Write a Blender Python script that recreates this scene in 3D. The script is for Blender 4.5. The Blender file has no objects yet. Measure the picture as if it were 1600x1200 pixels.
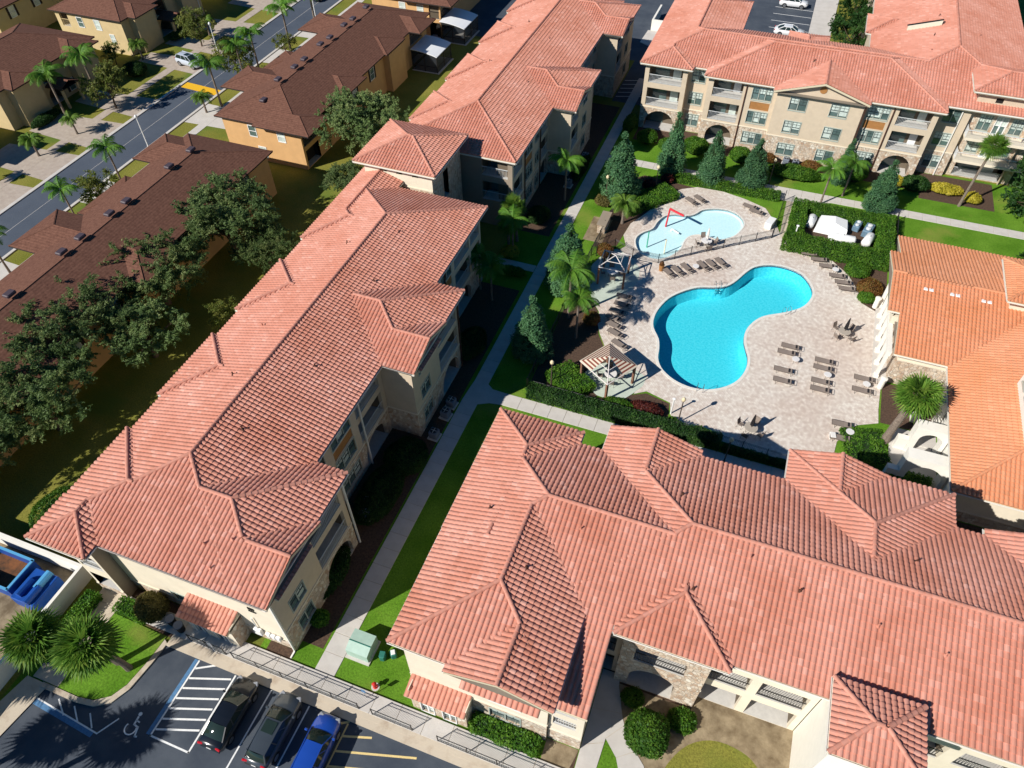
import bpy, bmesh, math, random
import numpy as np
from mathutils import Matrix, Vector

SC = bpy.context.scene
COL = SC.collection
R = math.radians

# ------------------------------------------------------------------ camera, sky, sun, exposure
CAMZ = 52.0
RIGHT = Vector((0.93723104, 0.34863604, -0.00713312))
DOWN = Vector((0.25615280, -0.70220194, -0.66430278))
FWD = Vector((-0.23660878, 0.62077801, -0.74742956))
cam_data = bpy.data.cameras.new('camera')
cam = bpy.data.objects.new('camera', cam_data)
COL.objects.link(cam)
cam.matrix_world = Matrix(((RIGHT.x, -DOWN.x, -FWD.x, 0), (RIGHT.y, -DOWN.y, -FWD.y, 0),
                           (RIGHT.z, -DOWN.z, -FWD.z, CAMZ), (0, 0, 0, 1)))
cam_data.sensor_width = 36.0
cam_data.lens = 36.0 * 1143.93 / 1600.0
cam_data.clip_start = 0.5
cam_data.clip_end = 3000
SC.camera = cam

SUN_AZ, SUN_EL = R(52.0), R(36.5)          # direction the light travels (from +X towards +Y) and elevation
world = bpy.data.worlds.new('World')
SC.world = world
world.use_nodes = True
wn = world.node_tree
sky = wn.nodes.new('ShaderNodeTexSky')
sky.sky_type = 'NISHITA'
sky.sun_disc = False
sky.sun_elevation = SUN_EL
sky.sun_rotation = math.atan2(-math.cos(SUN_AZ), -math.sin(SUN_AZ))
sky.air_density = 1.0
sky.dust_density = 0.2
sky.ozone_density = 4.0
bg = wn.nodes['Background']
hs = wn.nodes.new('ShaderNodeHueSaturation')
hs.inputs['Saturation'].default_value = 1.45
wn.links.new(sky.outputs[0], hs.inputs['Color'])
wn.links.new(hs.outputs[0], bg.inputs[0])
bg.inputs[1].default_value = 0.052
sun_data = bpy.data.lights.new('sun', 'SUN')
sun_data.energy = 5.0
sun_data.angle = R(0.53)
sun_data.color = (1.0, 0.955, 0.89)
sun = bpy.data.objects.new('sun', sun_data)
COL.objects.link(sun)
ldir = Vector((math.cos(SUN_AZ) * math.cos(SUN_EL), math.sin(SUN_AZ) * math.cos(SUN_EL), -math.sin(SUN_EL)))
sun.rotation_euler = ldir.to_track_quat('-Z', 'Y').to_euler()
sun.location = (0, 0, 80)
vs = SC.view_settings
vs.view_transform = 'Standard'
vs.look = 'None'
vs.exposure = 0.28
vs.gamma = 1.0
vs.use_curve_mapping = False

# ------------------------------------------------------------------ materials
MATS = {}


def mat(name, col, rough=0.8, var=0.0, vscale=3.0, col2=None, spec=0.3, metal=0.0, bump=0.0, bscale=20.0,
        tint=None, alpha=None, emit=None, detail=4.0, trans=0.0, stretch=None, band=None):
    """procedural material: base colour, optional noise towards col2, bump, per-piece tint"""
    if name in MATS:
        return MATS[name]
    m = bpy.data.materials.new(name)
    m.use_nodes = True
    nt = m.node_tree
    N, L = nt.nodes, nt.links
    b = N['Principled BSDF']
    b.inputs['Roughness'].default_value = rough
    b.inputs['Specular IOR Level'].default_value = spec
    b.inputs['Metallic'].default_value = metal
    c4 = (*col, 1)
    b.inputs['Base Color'].default_value = c4
    out = None
    tc = N.new('ShaderNodeTexCoord')
    src = tc.outputs['Object']
    if stretch:
        mp = N.new('ShaderNodeMapping')
        mp.inputs['Scale'].default_value = stretch
        L.new(src, mp.inputs[0])
        src = mp.outputs[0]
    if var > 0 or col2:
        n = N.new('ShaderNodeTexNoise')
        n.inputs['Scale'].default_value = vscale
        n.inputs['Detail'].default_value = detail
        n.inputs['Roughness'].default_value = 0.65
        L.new(src, n.inputs['Vector'])
        ramp = N.new('ShaderNodeValToRGB')
        c2 = col2 or tuple(max(0, c * (1 - var)) for c in col)
        c1 = col if col2 else tuple(min(1, c * (1 + var)) for c in col)
        lo, hi = band or (0.35, 0.65)
        ramp.color_ramp.elements[0].position = lo
        ramp.color_ramp.elements[1].position = hi
        ramp.color_ramp.elements[0].color = (*c2, 1)
        ramp.color_ramp.elements[1].color = (*c1, 1)
        L.new(n.outputs['Fac'], ramp.inputs[0])
        out = ramp.outputs[0]
    if tint:
        # per-piece shade: face attribute 'tint' (joined pieces) or the object's own random number
        at = N.new('ShaderNodeAttribute')
        at.attribute_name = 'tint'
        oi = N.new('ShaderNodeObjectInfo')
        ad = N.new('ShaderNodeMath')
        ad.operation = 'ADD'
        L.new(at.outputs['Fac'], ad.inputs[0])
        L.new(oi.outputs['Random'], ad.inputs[1])
        fr = N.new('ShaderNodeMath')
        fr.operation = 'FRACT'
        L.new(ad.outputs[0], fr.inputs[0])
        r2 = N.new('ShaderNodeValToRGB')
        els = r2.color_ramp.elements
        els[0].position, els[1].position = 0.0, 1.0
        for i, (p, c) in enumerate(tint):
            e = els[0] if i == 0 else (els[-1] if i == len(tint) - 1 else els.new(p))
            e.position = p
            e.color = (*c, 1)
        L.new(fr.outputs[0], r2.inputs[0])
        if out:
            mx = N.new('ShaderNodeMix')
            mx.data_type = 'RGBA'
            mx.blend_type = 'MULTIPLY'
            mx.inputs[0].default_value = 1.0
            L.new(out, mx.inputs[6])
            L.new(r2.outputs[0], mx.inputs[7])
            out = mx.outputs[2]
        else:
            out = r2.outputs[0]
    if out:
        L.new(out, b.inputs['Base Color'])
    if bump > 0:
        n2 = N.new('ShaderNodeTexNoise')
        n2.inputs['Scale'].default_value = bscale
        n2.inputs['Detail'].default_value = 5
        L.new(src, n2.inputs['Vector'])
        bp = N.new('ShaderNodeBump')
        bp.inputs['Strength'].default_value = bump
        bp.inputs['Distance'].default_value = 0.03
        L.new(n2.outputs['Fac'], bp.inputs['Height'])
        L.new(bp.outputs[0], b.inputs['Normal'])
    if emit:
        b.inputs['Emission Color'].default_value = (*emit[:3], 1)
        b.inputs['Emission Strength'].default_value = emit[3]
    if trans:
        b.inputs['Transmission Weight'].default_value = trans
    if alpha is not None:
        b.inputs['Alpha'].default_value = alpha
    MATS[name] = m
    return m


def leafmat(name, c1, c2, c3=None, rough=0.55, spec=0.25):
    """foliage: per-leaf tint between colours plus some light through the leaf"""
    if name in MATS:
        return MATS[name]
    m = bpy.data.materials.new(name)
    m.use_nodes = True
    nt = m.node_tree
    N, L = nt.nodes, nt.links
    b = N['Principled BSDF']
    b.inputs['Roughness'].default_value = rough
    b.inputs['Specular IOR Level'].default_value = spec
    at = N.new('ShaderNodeAttribute')
    at.attribute_name = 'tint'
    ramp = N.new('ShaderNodeValToRGB')
    cs = [c1, c2] + ([c3] if c3 else [])
    els = ramp.color_ramp.elements
    els[0].color = (*cs[0], 1)
    els[1].color = (*cs[-1], 1)
    if c3:
        e = els.new(0.55)
        e.color = (*c2, 1)
    L.new(at.outputs['Fac'], ramp.inputs[0])
    oi = N.new('ShaderNodeObjectInfo')
    hsv = N.new('ShaderNodeHueSaturation')
    mr = N.new('ShaderNodeMapRange')
    mr.inputs['To Min'].default_value = 0.85
    mr.inputs['To Max'].default_value = 1.18
    L.new(oi.outputs['Random'], mr.inputs['Value'])
    L.new(mr.outputs[0], hsv.inputs['Value'])
    L.new(ramp.outputs[0], hsv.inputs['Color'])
    L.new(hsv.outputs[0], b.inputs['Base Color'])
    tr = N.new('ShaderNodeBsdfTranslucent')
    L.new(hsv.outputs[0], tr.inputs['Color'])
    mx = N.new('ShaderNodeMixShader')
    mx.inputs[0].default_value = 0.38
    L.new(b.outputs[0], mx.inputs[1])
    L.new(tr.outputs[0], mx.inputs[2])
    L.new(mx.outputs[0], N['Material Output'].inputs['Surface'])
    MATS[name] = m
    return m


# ------------------------------------------------------------------ mesh building helpers
class MB:
    """collects boxes, bars, tubes and sheets; build() links them as ONE mesh object"""

    def __init__(self):
        self.v, self.f = [], []
        self.tint = []

    def add(self, vs, fs, t=0.0):
        o = len(self.v)
        self.v += [tuple(p) for p in vs]
        self.f += [tuple(i + o for i in q) for q in fs]
        self.tint += [t] * len(fs)
        return self

    def box(self, x0, x1, y0, y1, z0, z1):
        return self.add([(x0, y0, z0), (x1, y0, z0), (x1, y1, z0), (x0, y1, z0), (x0, y0, z1), (x1, y0, z1), (x1, y1, z1), (x0, y1, z1)],
                        [(0, 3, 2, 1), (4, 5, 6, 7), (0, 1, 5, 4), (1, 2, 6, 5), (2, 3, 7, 6), (3, 0, 4, 7)])

    def cbox(self, c, s, rz=0.0, bevel=0.0):
        cx, cy, cz = c
        hx, hy, hz = s[0] / 2, s[1] / 2, s[2] / 2
        ca, sa = math.cos(rz), math.sin(rz)
        vs = []
        if bevel:
            b = min(bevel, hx * .9, hy * .9, hz * .9)
            ring = [(-hx + b, -hy), (hx - b, -hy), (hx, -hy + b), (hx, hy - b), (hx - b, hy), (-hx + b, hy), (-hx, hy - b), (-hx, -hy + b)]
            inner = [(x * (hx - b) / hx, y * (hy - b) / hy) for x, y in ring]
            for (rg, z) in ((inner, -hz), (ring, -hz + b), (ring, hz - b), (inner, hz)):
                for x, y in rg:
                    vs.append((cx + x * ca - y * sa, cy + x * sa + y * ca, cz + z))
            fs = [tuple(reversed(range(8))), tuple(range(24, 32))]
            for k in range(3):
                for i in range(8):
                    j = (i + 1) % 8
                    fs.append((k * 8 + i, k * 8 + j, k * 8 + 8 + j, k * 8 + 8 + i))
            return self.add(vs, fs)
        for z in (-hz, hz):
            for x, y in ((-hx, -hy), (hx, -hy), (hx, hy), (-hx, hy)):
                vs.append((cx + x * ca - y * sa, cy + x * sa + y * ca, cz + z))
        return self.add(vs, [(0, 3, 2, 1), (4, 5, 6, 7), (0, 1, 5, 4), (1, 2, 6, 5), (2, 3, 7, 6), (3, 0, 4, 7)])

    def quad(self, a, b, c, d, t=0.0):
        return self.add([a, b, c, d], [(0, 1, 2, 3)], t)

    def prism(self, poly, z0, z1, cap=True):
        n = len(poly)
        vs = [(x, y, z0) for x, y in poly] + [(x, y, z1) for x, y in poly]
        fs = [(i, (i + 1) % n, n + (i + 1) % n, n + i) for i in range(n)]
        if cap:
            fs += [tuple(range(n, 2 * n)), tuple(reversed(range(n)))]
        return self.add(vs, fs)

    def tube(self, pts, r, seg=6, cap=True):
        """tapered tube along points; r is a number or one radius per point"""
        pts = [Vector(p) for p in pts]
        rs = r if isinstance(r, (list, tuple)) else [r] * len(pts)
        base = len(self.v)
        vs, fs = [], []
        for i, p in enumerate(pts):
            d = (pts[min(i + 1, len(pts) - 1)] - pts[max(i - 1, 0)])
            if d.length < 1e-6:
                d = Vector((0, 0, 1))
            d.normalize()
            a = Vector((0, 0, 1)) if abs(d.z) < 0.9 else Vector((1, 0, 0))
            e1 = d.cross(a).normalized()
            e2 = d.cross(e1).normalized()
            for k in range(seg):
                t = 2 * math.pi * k / seg
                vs.append(p + e1 * (math.cos(t) * rs[i]) + e2 * (math.sin(t) * rs[i]))
        for i in range(len(pts) - 1):
            for k in range(seg):
                k2 = (k + 1) % seg
                fs.append((i * seg + k, i * seg + k2, (i + 1) * seg + k2, (i + 1) * seg + k))
        if cap:
            fs.append(tuple(range(seg)))
            fs.append(tuple(reversed(range((len(pts) - 1) * seg, len(pts) * seg))))
        return self.add(vs, fs)

    def lathe(self, prof, seg=14, c=(0, 0)):
        """prof: (radius, z) from bottom to top, turned about the vertical through c"""
        vs, fs = [], []
        for r, z in prof:
            for k in range(seg):
                t = 2 * math.pi * k / seg
                vs.append((c[0] + r * math.cos(t), c[1] + r * math.sin(t), z))
        for i in range(len(prof) - 1):
            for k in range(seg):
                k2 = (k + 1) % seg
                fs.append((i * seg + k, i * seg + k2, (i + 1) * seg + k2, (i + 1) * seg + k))
        fs.append(tuple(reversed(range(seg))))
        fs.append(tuple(range((len(prof) - 1) * seg, len(prof) * seg)))
        return self.add(vs, fs)

    def mesh(self, name):
        me = bpy.data.meshes.new(name)
        me.from_pydata(self.v, [], self.f)
        if any(self.tint):
            at = me.attributes.new('tint', 'FLOAT', 'FACE')
            at.data.foreach_set('value', np.array(self.tint, dtype=np.float32))
        return me

    def build(self, name, m, parent=None, smooth=False):
        return obj(name, self.mesh(name), m, parent, smooth)


def obj(name, me, m, parent=None, smooth=False):
    o = bpy.data.objects.new(name, me)
    COL.objects.link(o)
    if m is not None and not me.materials:
        me.materials.append(m)
    if parent is not None:
        o.parent = parent
    if smooth:
        me.polygons.foreach_set('use_smooth', [True] * len(me.polygons))
    return o


def tag(o, label=None, cat=None, group=None, kind=None):
    if label:
        o['label'] = label
    if cat:
        o['category'] = cat
    if group:
        o['group'] = group
    if kind:
        o['kind'] = kind
    return o


def thing(name, label, cat, loc=(0, 0, 0), rz=0.0, group=None, scale=None):
    o = bpy.data.objects.new(name, None)
    COL.objects.link(o)
    o.empty_display_size = 0.3
    o.location = loc
    o.rotation_euler = (0, 0, rz)
    if scale:
        o.scale = (scale,) * 3 if not isinstance(scale, tuple) else scale
    return tag(o, label, cat, group)


CHILDREN = {}


def copy_tree(o, parent=None):
    c = o.copy()
    COL.objects.link(c)
    c.parent = parent
    for ch in o.children:
        copy_tree(ch, c)
    return c


def place(proto, used, name, loc, rz=0.0, label=None, group=None, scale=None):
    """first call moves the prototype itself, later calls copy it with its parts"""
    o = proto if not used else copy_tree(proto)
    used.append(o)
    o.location = loc
    o.rotation_euler = (0, 0, rz)
    if scale:
        o.scale = (scale,) * 3 if not isinstance(scale, tuple) else scale
    if label:
        o['label'] = label
    if group:
        o['group'] = group
    return o


def sheet(name, poly, z, m, kind='structure', parent=None, thick=0.0):
    """flat polygon (any outline) lying at height z, or a slab of that thickness whose top is at z"""
    bm = bmesh.new()
    vs = [bm.verts.new((x, y, z)) for x, y in poly]
    es = [bm.edges.new((vs[i], vs[(i + 1) % len(vs)])) for i in range(len(vs))]
    bmesh.ops.triangle_fill(bm, edges=es, use_beauty=True)
    for f in bm.faces:
        if f.normal.z < 0:
            f.normal_flip()
    if thick:
        n = len(poly)
        lo = [bm.verts.new((x, y, z - thick)) for x, y in poly]
        ar = sum(poly[i][0] * poly[(i + 1) % n][1] - poly[(i + 1) % n][0] * poly[i][1] for i in range(n))
        for i in range(n):
            j = (i + 1) % n
            q = (lo[i], lo[j], vs[j], vs[i]) if ar > 0 else (vs[i], vs[j], lo[j], lo[i])
            bm.faces.new(q)
    me = bpy.data.meshes.new(name)
    bm.to_mesh(me)
    bm.free()
    o = obj(name, me, m, parent)
    if kind:
        o['kind'] = kind
    return o


def smooth_loop(pts, n=3):
    """Catmull-Rom through a closed outline"""
    out = []
    k = len(pts)
    for i in range(k):
        p0, p1, p2, p3 = (np.array(pts[(i + d) % k]) for d in (-1, 0, 1, 2))
        for s in range(n):
            t = s / n
            out.append(tuple(0.5 * ((2 * p1) + (-p0 + p2) * t + (2 * p0 - 5 * p1 + 4 * p2 - p3) * t * t + (-p0 + 3 * p1 - 3 * p2 + p3) * t ** 3)))
    return [(float(a), float(b)) for a, b in out]


def offset_loop(pts, d):
    """move a closed outline outward by d"""
    n = len(pts)
    ar = sum(pts[i][0] * pts[(i + 1) % n][1] - pts[(i + 1) % n][0] * pts[i][1] for i in range(n))
    sg = 1 if ar > 0 else -1
    out = []
    for i in range(n):
        a, b = np.array(pts[i - 1]), np.array(pts[(i + 1) % n])
        t = b - a
        t = t / (np.linalg.norm(t) + 1e-9)
        out.append((pts[i][0] + sg * t[1] * d, pts[i][1] - sg * t[0] * d))
    return out


def ring(name, inner, outer, z0, z1, m, parent=None):
    """a band between two outlines with the same number of points, top z1, sides down to z0"""
    n = len(inner)
    vs = [(x, y, z1) for x, y in inner] + [(x, y, z1) for x, y in outer] + [(x, y, z0) for x, y in inner] + [(x, y, z0) for x, y in outer]
    fs = []
    for i in range(n):
        j = (i + 1) % n
        fs += [(i, j, n + j, n + i), (2 * n + i, 2 * n + j, j, i), (n + i, n + j, 3 * n + j, 3 * n + i)]
    mb = MB().add(vs, fs)
    o = mb.build(name, m, parent)
    bm = bmesh.new()
    bm.from_mesh(o.data)
    bmesh.ops.recalc_face_normals(bm, faces=bm.faces)
    bm.to_mesh(o.data)
    bm.free()
    return o


def rect(x0, x1, y0, y1):
    return [(x0, y0), (x1, y0), (x1, y1), (x0, y1)]


def in_frame(x, y, z, m=40):
    c = np.array([x, y, z - CAMZ])
    X, Y, Z = c @ np.array(RIGHT), c @ np.array(DOWN), c @ np.array(FWD)
    if Z <= 1:
        return False
    return -m < 800 + 1143.93 * X / Z < 1600 + m and -m < 600 + 1143.93 * Y / Z < 1200 + m
# ------------------------------------------------------------------ the place's materials
TW = (1.0, 1.0, 1.0)
M_TILE = mat('terracotta_tile', (0.53, 0.215, 0.145), 0.72, col2=(0.62, 0.295, 0.220), vscale=0.22, spec=0.2, detail=5,
             tint=[(0.0, (0.86, 0.84, 0.82)), (0.12, (0.96, 0.95, 0.94)), (0.8, (1.0, 1.0, 1.0)), (0.93, (1.05, 1.10, 1.14)), (1.0, (1.10, 1.28, 1.36))])
M_RIDGE = mat('terracotta_ridge', (0.53, 0.215, 0.145), 0.72, col2=(0.58, 0.27, 0.20), vscale=1.2, spec=0.2,
              tint=[(0.0, (0.9, 0.9, 0.9)), (1.0, (1.05, 1.08, 1.1))])
M_TILEC = mat('orange_tile', (0.60, 0.245, 0.115), 0.7, col2=(0.64, 0.285, 0.155), vscale=0.25, spec=0.25, detail=5,
              tint=[(0.0, (0.9, 0.88, 0.86)), (0.15, (1, 1, 1)), (0.85, (1, 1, 1)), (1.0, (1.08, 1.15, 1.2))])
M_FASCIA = mat('fascia_cream', (0.60, 0.53, 0.38), 0.6)
M_GUTTER = mat('gutter_white', (0.78, 0.76, 0.70), 0.45, spec=0.4)
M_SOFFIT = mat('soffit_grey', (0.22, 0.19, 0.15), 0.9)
M_STUCCO = mat('stucco_beige', (0.58, 0.48, 0.355), 0.9, var=0.05, vscale=1.2, bump=0.15, bscale=60)
M_STUCCOD = mat('stucco_cream', (0.74, 0.66, 0.52), 0.9, var=0.04, vscale=1.0, bump=0.12, bscale=60)
M_WHITE = mat('white_stucco', (0.80, 0.77, 0.69), 0.85, var=0.03, vscale=1.5)
M_TAUPE = mat('stucco_taupe_and_shade', (0.30, 0.245, 0.185), 0.9, var=0.05, vscale=1.2)  # also carries the shade of the corner porch's sides
M_BROWNP = mat('brown_panel', (0.36, 0.17, 0.055), 0.8, var=0.08, vscale=3)
M_FRAME = mat('window_frame_sage', (0.40, 0.45, 0.40), 0.5)
M_FRAMED = mat('window_frame_dark', (0.055, 0.075, 0.075), 0.5)
M_FRAMEW = mat('window_frame_white', (0.78, 0.78, 0.76), 0.5)
M_GLASS = mat('window_glass', (0.085, 0.135, 0.130), 0.06, var=0.25, vscale=0.6, spec=0.9)  # teal lightened, some reflected sky is put into the colour
M_BLINDSKY = mat('blind_and_sky_reflection', (0.54, 0.62, 0.57), 0.12, var=0.2, vscale=0.9, spec=0.8)  # pale blinds together with reflected sky, put into one colour
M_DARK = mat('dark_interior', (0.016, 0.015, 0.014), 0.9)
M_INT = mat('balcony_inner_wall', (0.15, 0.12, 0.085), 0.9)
M_BFLOOR = mat('balcony_floor', (0.55, 0.53, 0.49), 0.8, var=0.06)
M_RAIL = mat('rail_pale', (0.62, 0.64, 0.64), 0.5)
M_RAILK = mat('rail_black', (0.025, 0.025, 0.027), 0.45, spec=0.5)
M_RAILB = mat('rail_bronze', (0.035, 0.028, 0.024), 0.5, spec=0.4)
M_PIPE = mat('downspout_brown', (0.085, 0.035, 0.022), 0.5)


def stone_mat():
    m = bpy.data.materials.new('stone_veneer')
    m.use_nodes = True
    N, L = m.node_tree.nodes, m.node_tree.links
    b = N['Principled BSDF']
    b.inputs['Roughness'].default_value = 0.9
    tc = N.new('ShaderNodeTexCoord')
    mp = N.new('ShaderNodeMapping')
    mp.inputs['Scale'].default_value = (1, 1, 0.8)
    L.new(tc.outputs['Object'], mp.inputs[0])
    v = N.new('ShaderNodeTexVoronoi')
    v.inputs['Scale'].default_value = 3.9
    L.new(mp.outputs[0], v.inputs['Vector'])
    sep = N.new('ShaderNodeSeparateColor')
    L.new(v.outputs['Color'], sep.inputs[0])
    ramp = N.new('ShaderNodeValToRGB')
    els = ramp.color_ramp.elements
    els[0].color = (0.42, 0.28, 0.19, 1)
    els[1].color = (0.74, 0.68, 0.57, 1)
    for p, c in ((0.25, (0.55, 0.42, 0.30)), (0.5, (0.64, 0.54, 0.42)), (0.75, (0.47, 0.37, 0.28))):
        e = els.new(p)
        e.color = (*c, 1)
    L.new(sep.outputs[0], ramp.inputs[0])
    v2 = N.new('ShaderNodeTexVoronoi')
    v2.feature = 'DISTANCE_TO_EDGE'
    v2.inputs['Scale'].default_value = 3.9
    L.new(mp.outputs[0], v2.inputs['Vector'])
    st = N.new('ShaderNodeMapRange')
    st.inputs['From Max'].default_value = 0.05
    L.new(v2.outputs['Distance'], st.inputs['Value'])
    mx = N.new('ShaderNodeMix')
    mx.data_type = 'RGBA'
    L.new(st.outputs[0], mx.inputs[0])
    mx.inputs[6].default_value = (0.36, 0.31, 0.24, 1)
    L.new(ramp.outputs[0], mx.inputs[7])
    L.new(mx.outputs[2], b.inputs['Base Color'])
    bp = N.new('ShaderNodeBump')
    bp.inputs['Strength'].default_value = 0.7
    bp.inputs['Distance'].default_value = 0.05
    L.new(st.outputs[0], bp.inputs['Height'])
    L.new(bp.outputs[0], b.inputs['Normal'])
    MATS['stone_veneer'] = m
    return m


M_STONE = stone_mat()


def grass_mat(name, c1, c2, c3, s=0.35, blotch=(0.30, 0.24, 0.11), bl=0.62):
    m = bpy.data.materials.new(name)
    m.use_nodes = True
    N, L = m.node_tree.nodes, m.node_tree.links
    b = N['Principled BSDF']
    b.inputs['Roughness'].default_value = 0.95
    b.inputs['Specular IOR Level'].default_value = 0.1
    tc = N.new('ShaderNodeTexCoord')
    n1 = N.new('ShaderNodeTexNoise')
    n1.inputs['Scale'].default_value = s
    n1.inputs['Detail'].default_value = 6
    L.new(tc.outputs['Object'], n1.inputs['Vector'])
    r1 = N.new('ShaderNodeValToRGB')
    e = r1.color_ramp.elements
    e[0].position, e[1].position = 0.32, 0.68
    e[0].color, e[1].color = (*c1, 1), (*c2, 1)
    L.new(n1.outputs['Fac'], r1.inputs[0])
    n2 = N.new('ShaderNodeTexNoise')
    n2.inputs['Scale'].default_value = 7
    n2.inputs['Detail'].default_value = 8
    n2.inputs['Roughness'].default_value = 0.8
    L.new(tc.outputs['Object'], n2.inputs['Vector'])
    r2 = N.new('ShaderNodeValToRGB')
    e = r2.color_ramp.elements
    e[0].position, e[1].position = 0.33, 0.70
    e[0].color, e[1].color = (0.45, 0.45, 0.45, 1), (1.35, 1.35, 1.25, 1)
    L.new(n2.outputs['Fac'], r2.inputs[0])
    mx = N.new('ShaderNodeMix')
    mx.data_type = 'RGBA'
    mx.blend_type = 'MULTIPLY'
    mx.inputs[0].default_value = 1
    L.new(r1.outputs[0], mx.inputs[6])
    L.new(r2.outputs[0], mx.inputs[7])
    n3 = N.new('ShaderNodeTexNoise')
    n3.inputs['Scale'].default_value = 0.16
    n3.inputs['Detail'].default_value = 5
    L.new(tc.outputs['Object'], n3.inputs['Vector'])
    r3 = N.new('ShaderNodeValToRGB')
    e = r3.color_ramp.elements
    e[0].position, e[1].position = bl - 0.06, bl + 0.1
    e[0].color, e[1].color = (0, 0, 0, 1), (1, 1, 1, 1)
    L.new(n3.outputs['Fac'], r3.inputs[0])
    mx2 = N.new('ShaderNodeMix')
    mx2.data_type = 'RGBA'
    L.new(r3.outputs[0], mx2.inputs[0])
    L.new(mx.outputs[2], mx2.inputs[6])
    mx2.inputs[7].default_value = (*c3, 1)
    L.new(mx2.outputs[2], b.inputs['Base Color'])
    bp = N.new('ShaderNodeBump')
    bp.inputs['Strength'].default_value = 0.6
    bp.inputs['Distance'].default_value = 0.08
    L.new(n2.outputs['Fac'], bp.inputs['Height'])
    L.new(bp.outputs[0], b.inputs['Normal'])
    MATS[name] = m
    return m


M_LAWN = grass_mat('lawn_green', (0.090, 0.215, 0.014), (0.155, 0.310, 0.030), (0.23, 0.25, 0.05))
M_LAWNY = grass_mat('lawn_yellowing', (0.185, 0.195, 0.032), (0.27, 0.25, 0.055), (0.12, 0.17, 0.028), s=0.25, bl=0.58)
M_MULCH = mat('mulch_brown', (0.115, 0.070, 0.045), 0.95, col2=(0.055, 0.034, 0.024), vscale=6, bump=0.6, bscale=30)
M_SAND = mat('bare_soil', (0.34, 0.27, 0.17), 0.95, col2=(0.145, 0.105, 0.06), vscale=0.8, bump=0.3, bscale=25, detail=8)
M_ASPH = mat('asphalt', (0.046, 0.058, 0.078), 0.85, col2=(0.078, 0.092, 0.112), vscale=0.35, bump=0.25, bscale=80, detail=9)
M_ROAD = mat('road_asphalt', (0.062, 0.078, 0.105), 0.8, col2=(0.085, 0.102, 0.130), vscale=0.15, bump=0.2, bscale=70, detail=8)
M_CONC = mat('concrete_pale', (0.52, 0.485, 0.44), 0.85, col2=(0.59, 0.555, 0.51), vscale=0.9, bump=0.1, bscale=70, detail=8)
M_KERB = mat('kerb_concrete', (0.52, 0.45, 0.35), 0.85, col2=(0.36, 0.28, 0.20), vscale=1.3, bump=0.15, bscale=50, detail=8, band=(0.30, 0.55))
M_CONCB = mat('concrete_stained', (0.56, 0.48, 0.37), 0.85, col2=(0.42, 0.33, 0.24), vscale=0.9, detail=9, band=(0.28, 0.5))
M_DRIVE = mat('driveway_pavers', (0.38, 0.31, 0.255), 0.85, col2=(0.47, 0.40, 0.33), vscale=1.6, detail=9, bump=0.2, bscale=25)
M_LINEW = mat('paint_white', (0.78, 0.78, 0.76), 0.6, var=0.08, vscale=9)
M_LINEY = mat('paint_yellow', (0.72, 0.55, 0.24), 0.6, var=0.1, vscale=9)
M_HUMP = mat('paint_road_yellow', (0.80, 0.45, 0.02), 0.6, var=0.06, vscale=6)
M_LINEB = mat('paint_blue', (0.085, 0.20, 0.36), 0.6, var=0.15, vscale=5)
M_METALW = mat('metal_white', (0.80, 0.80, 0.78), 0.4, spec=0.5)
M_STEEL = mat('steel', (0.55, 0.57, 0.60), 0.25, metal=1.0)
M_BARK = mat('bark', (0.16, 0.115, 0.080), 0.95, col2=(0.085, 0.06, 0.042), vscale=5, bump=0.8, bscale=14, stretch=(1, 1, 0.25))
M_PALMT = mat('palm_trunk', (0.26, 0.21, 0.165), 0.95, col2=(0.13, 0.10, 0.08), vscale=5, bump=0.9, bscale=9, stretch=(1, 1, 3.0))
L_OAK = leafmat('oak_leaf', (0.060, 0.110, 0.036), (0.135, 0.205, 0.064), (0.28, 0.32, 0.12))
L_SMALL = leafmat('small_tree_leaf', (0.075, 0.115, 0.020), (0.155, 0.195, 0.035), (0.28, 0.27, 0.07))
L_CYP = leafmat('cypress_leaf', (0.040, 0.120, 0.058), (0.080, 0.195, 0.082), (0.145, 0.29, 0.11))
L_HEDGE = leafmat('hedge_leaf', (0.035, 0.115, 0.010), (0.080, 0.205, 0.016), (0.15, 0.29, 0.028))
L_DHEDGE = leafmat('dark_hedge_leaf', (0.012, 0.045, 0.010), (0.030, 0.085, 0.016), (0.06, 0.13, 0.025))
L_YEL = leafmat('golden_shrub_leaf', (0.30, 0.27, 0.02), (0.55, 0.47, 0.04), (0.70, 0.60, 0.10))
L_RED = leafmat('red_shrub_leaf', (0.05, 0.012, 0.012), (0.13, 0.022, 0.022), (0.20, 0.06, 0.03))
L_RUST = leafmat('rust_shrub_leaf', (0.12, 0.05, 0.015), (0.24, 0.11, 0.03), (0.20, 0.17, 0.04))
L_PALM = leafmat('palm_leaf', (0.045, 0.125, 0.014), (0.110, 0.225, 0.026), (0.22, 0.31, 0.05))
L_QUEEN = leafmat('queen_palm_leaf', (0.030, 0.115, 0.014), (0.075, 0.205, 0.022), (0.16, 0.30, 0.03))
L_BUSH = leafmat('bush_leaf', (0.026, 0.085, 0.009), (0.060, 0.150, 0.015), (0.11, 0.21, 0.022))
L_OLIVE = leafmat('olive_shrub_leaf', (0.08, 0.075, 0.02), (0.17, 0.15, 0.04), (0.26, 0.22, 0.07))
M_CORE = mat('shade_core', (0.012, 0.030, 0.008), 1.0)  # near-black core, the plants' inner shade put into its colour
# ------------------------------------------------------------------ tiled roofs
TW_, TL_ = 0.33, 0.40          # tile width along the eave, exposed length up the slope


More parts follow.
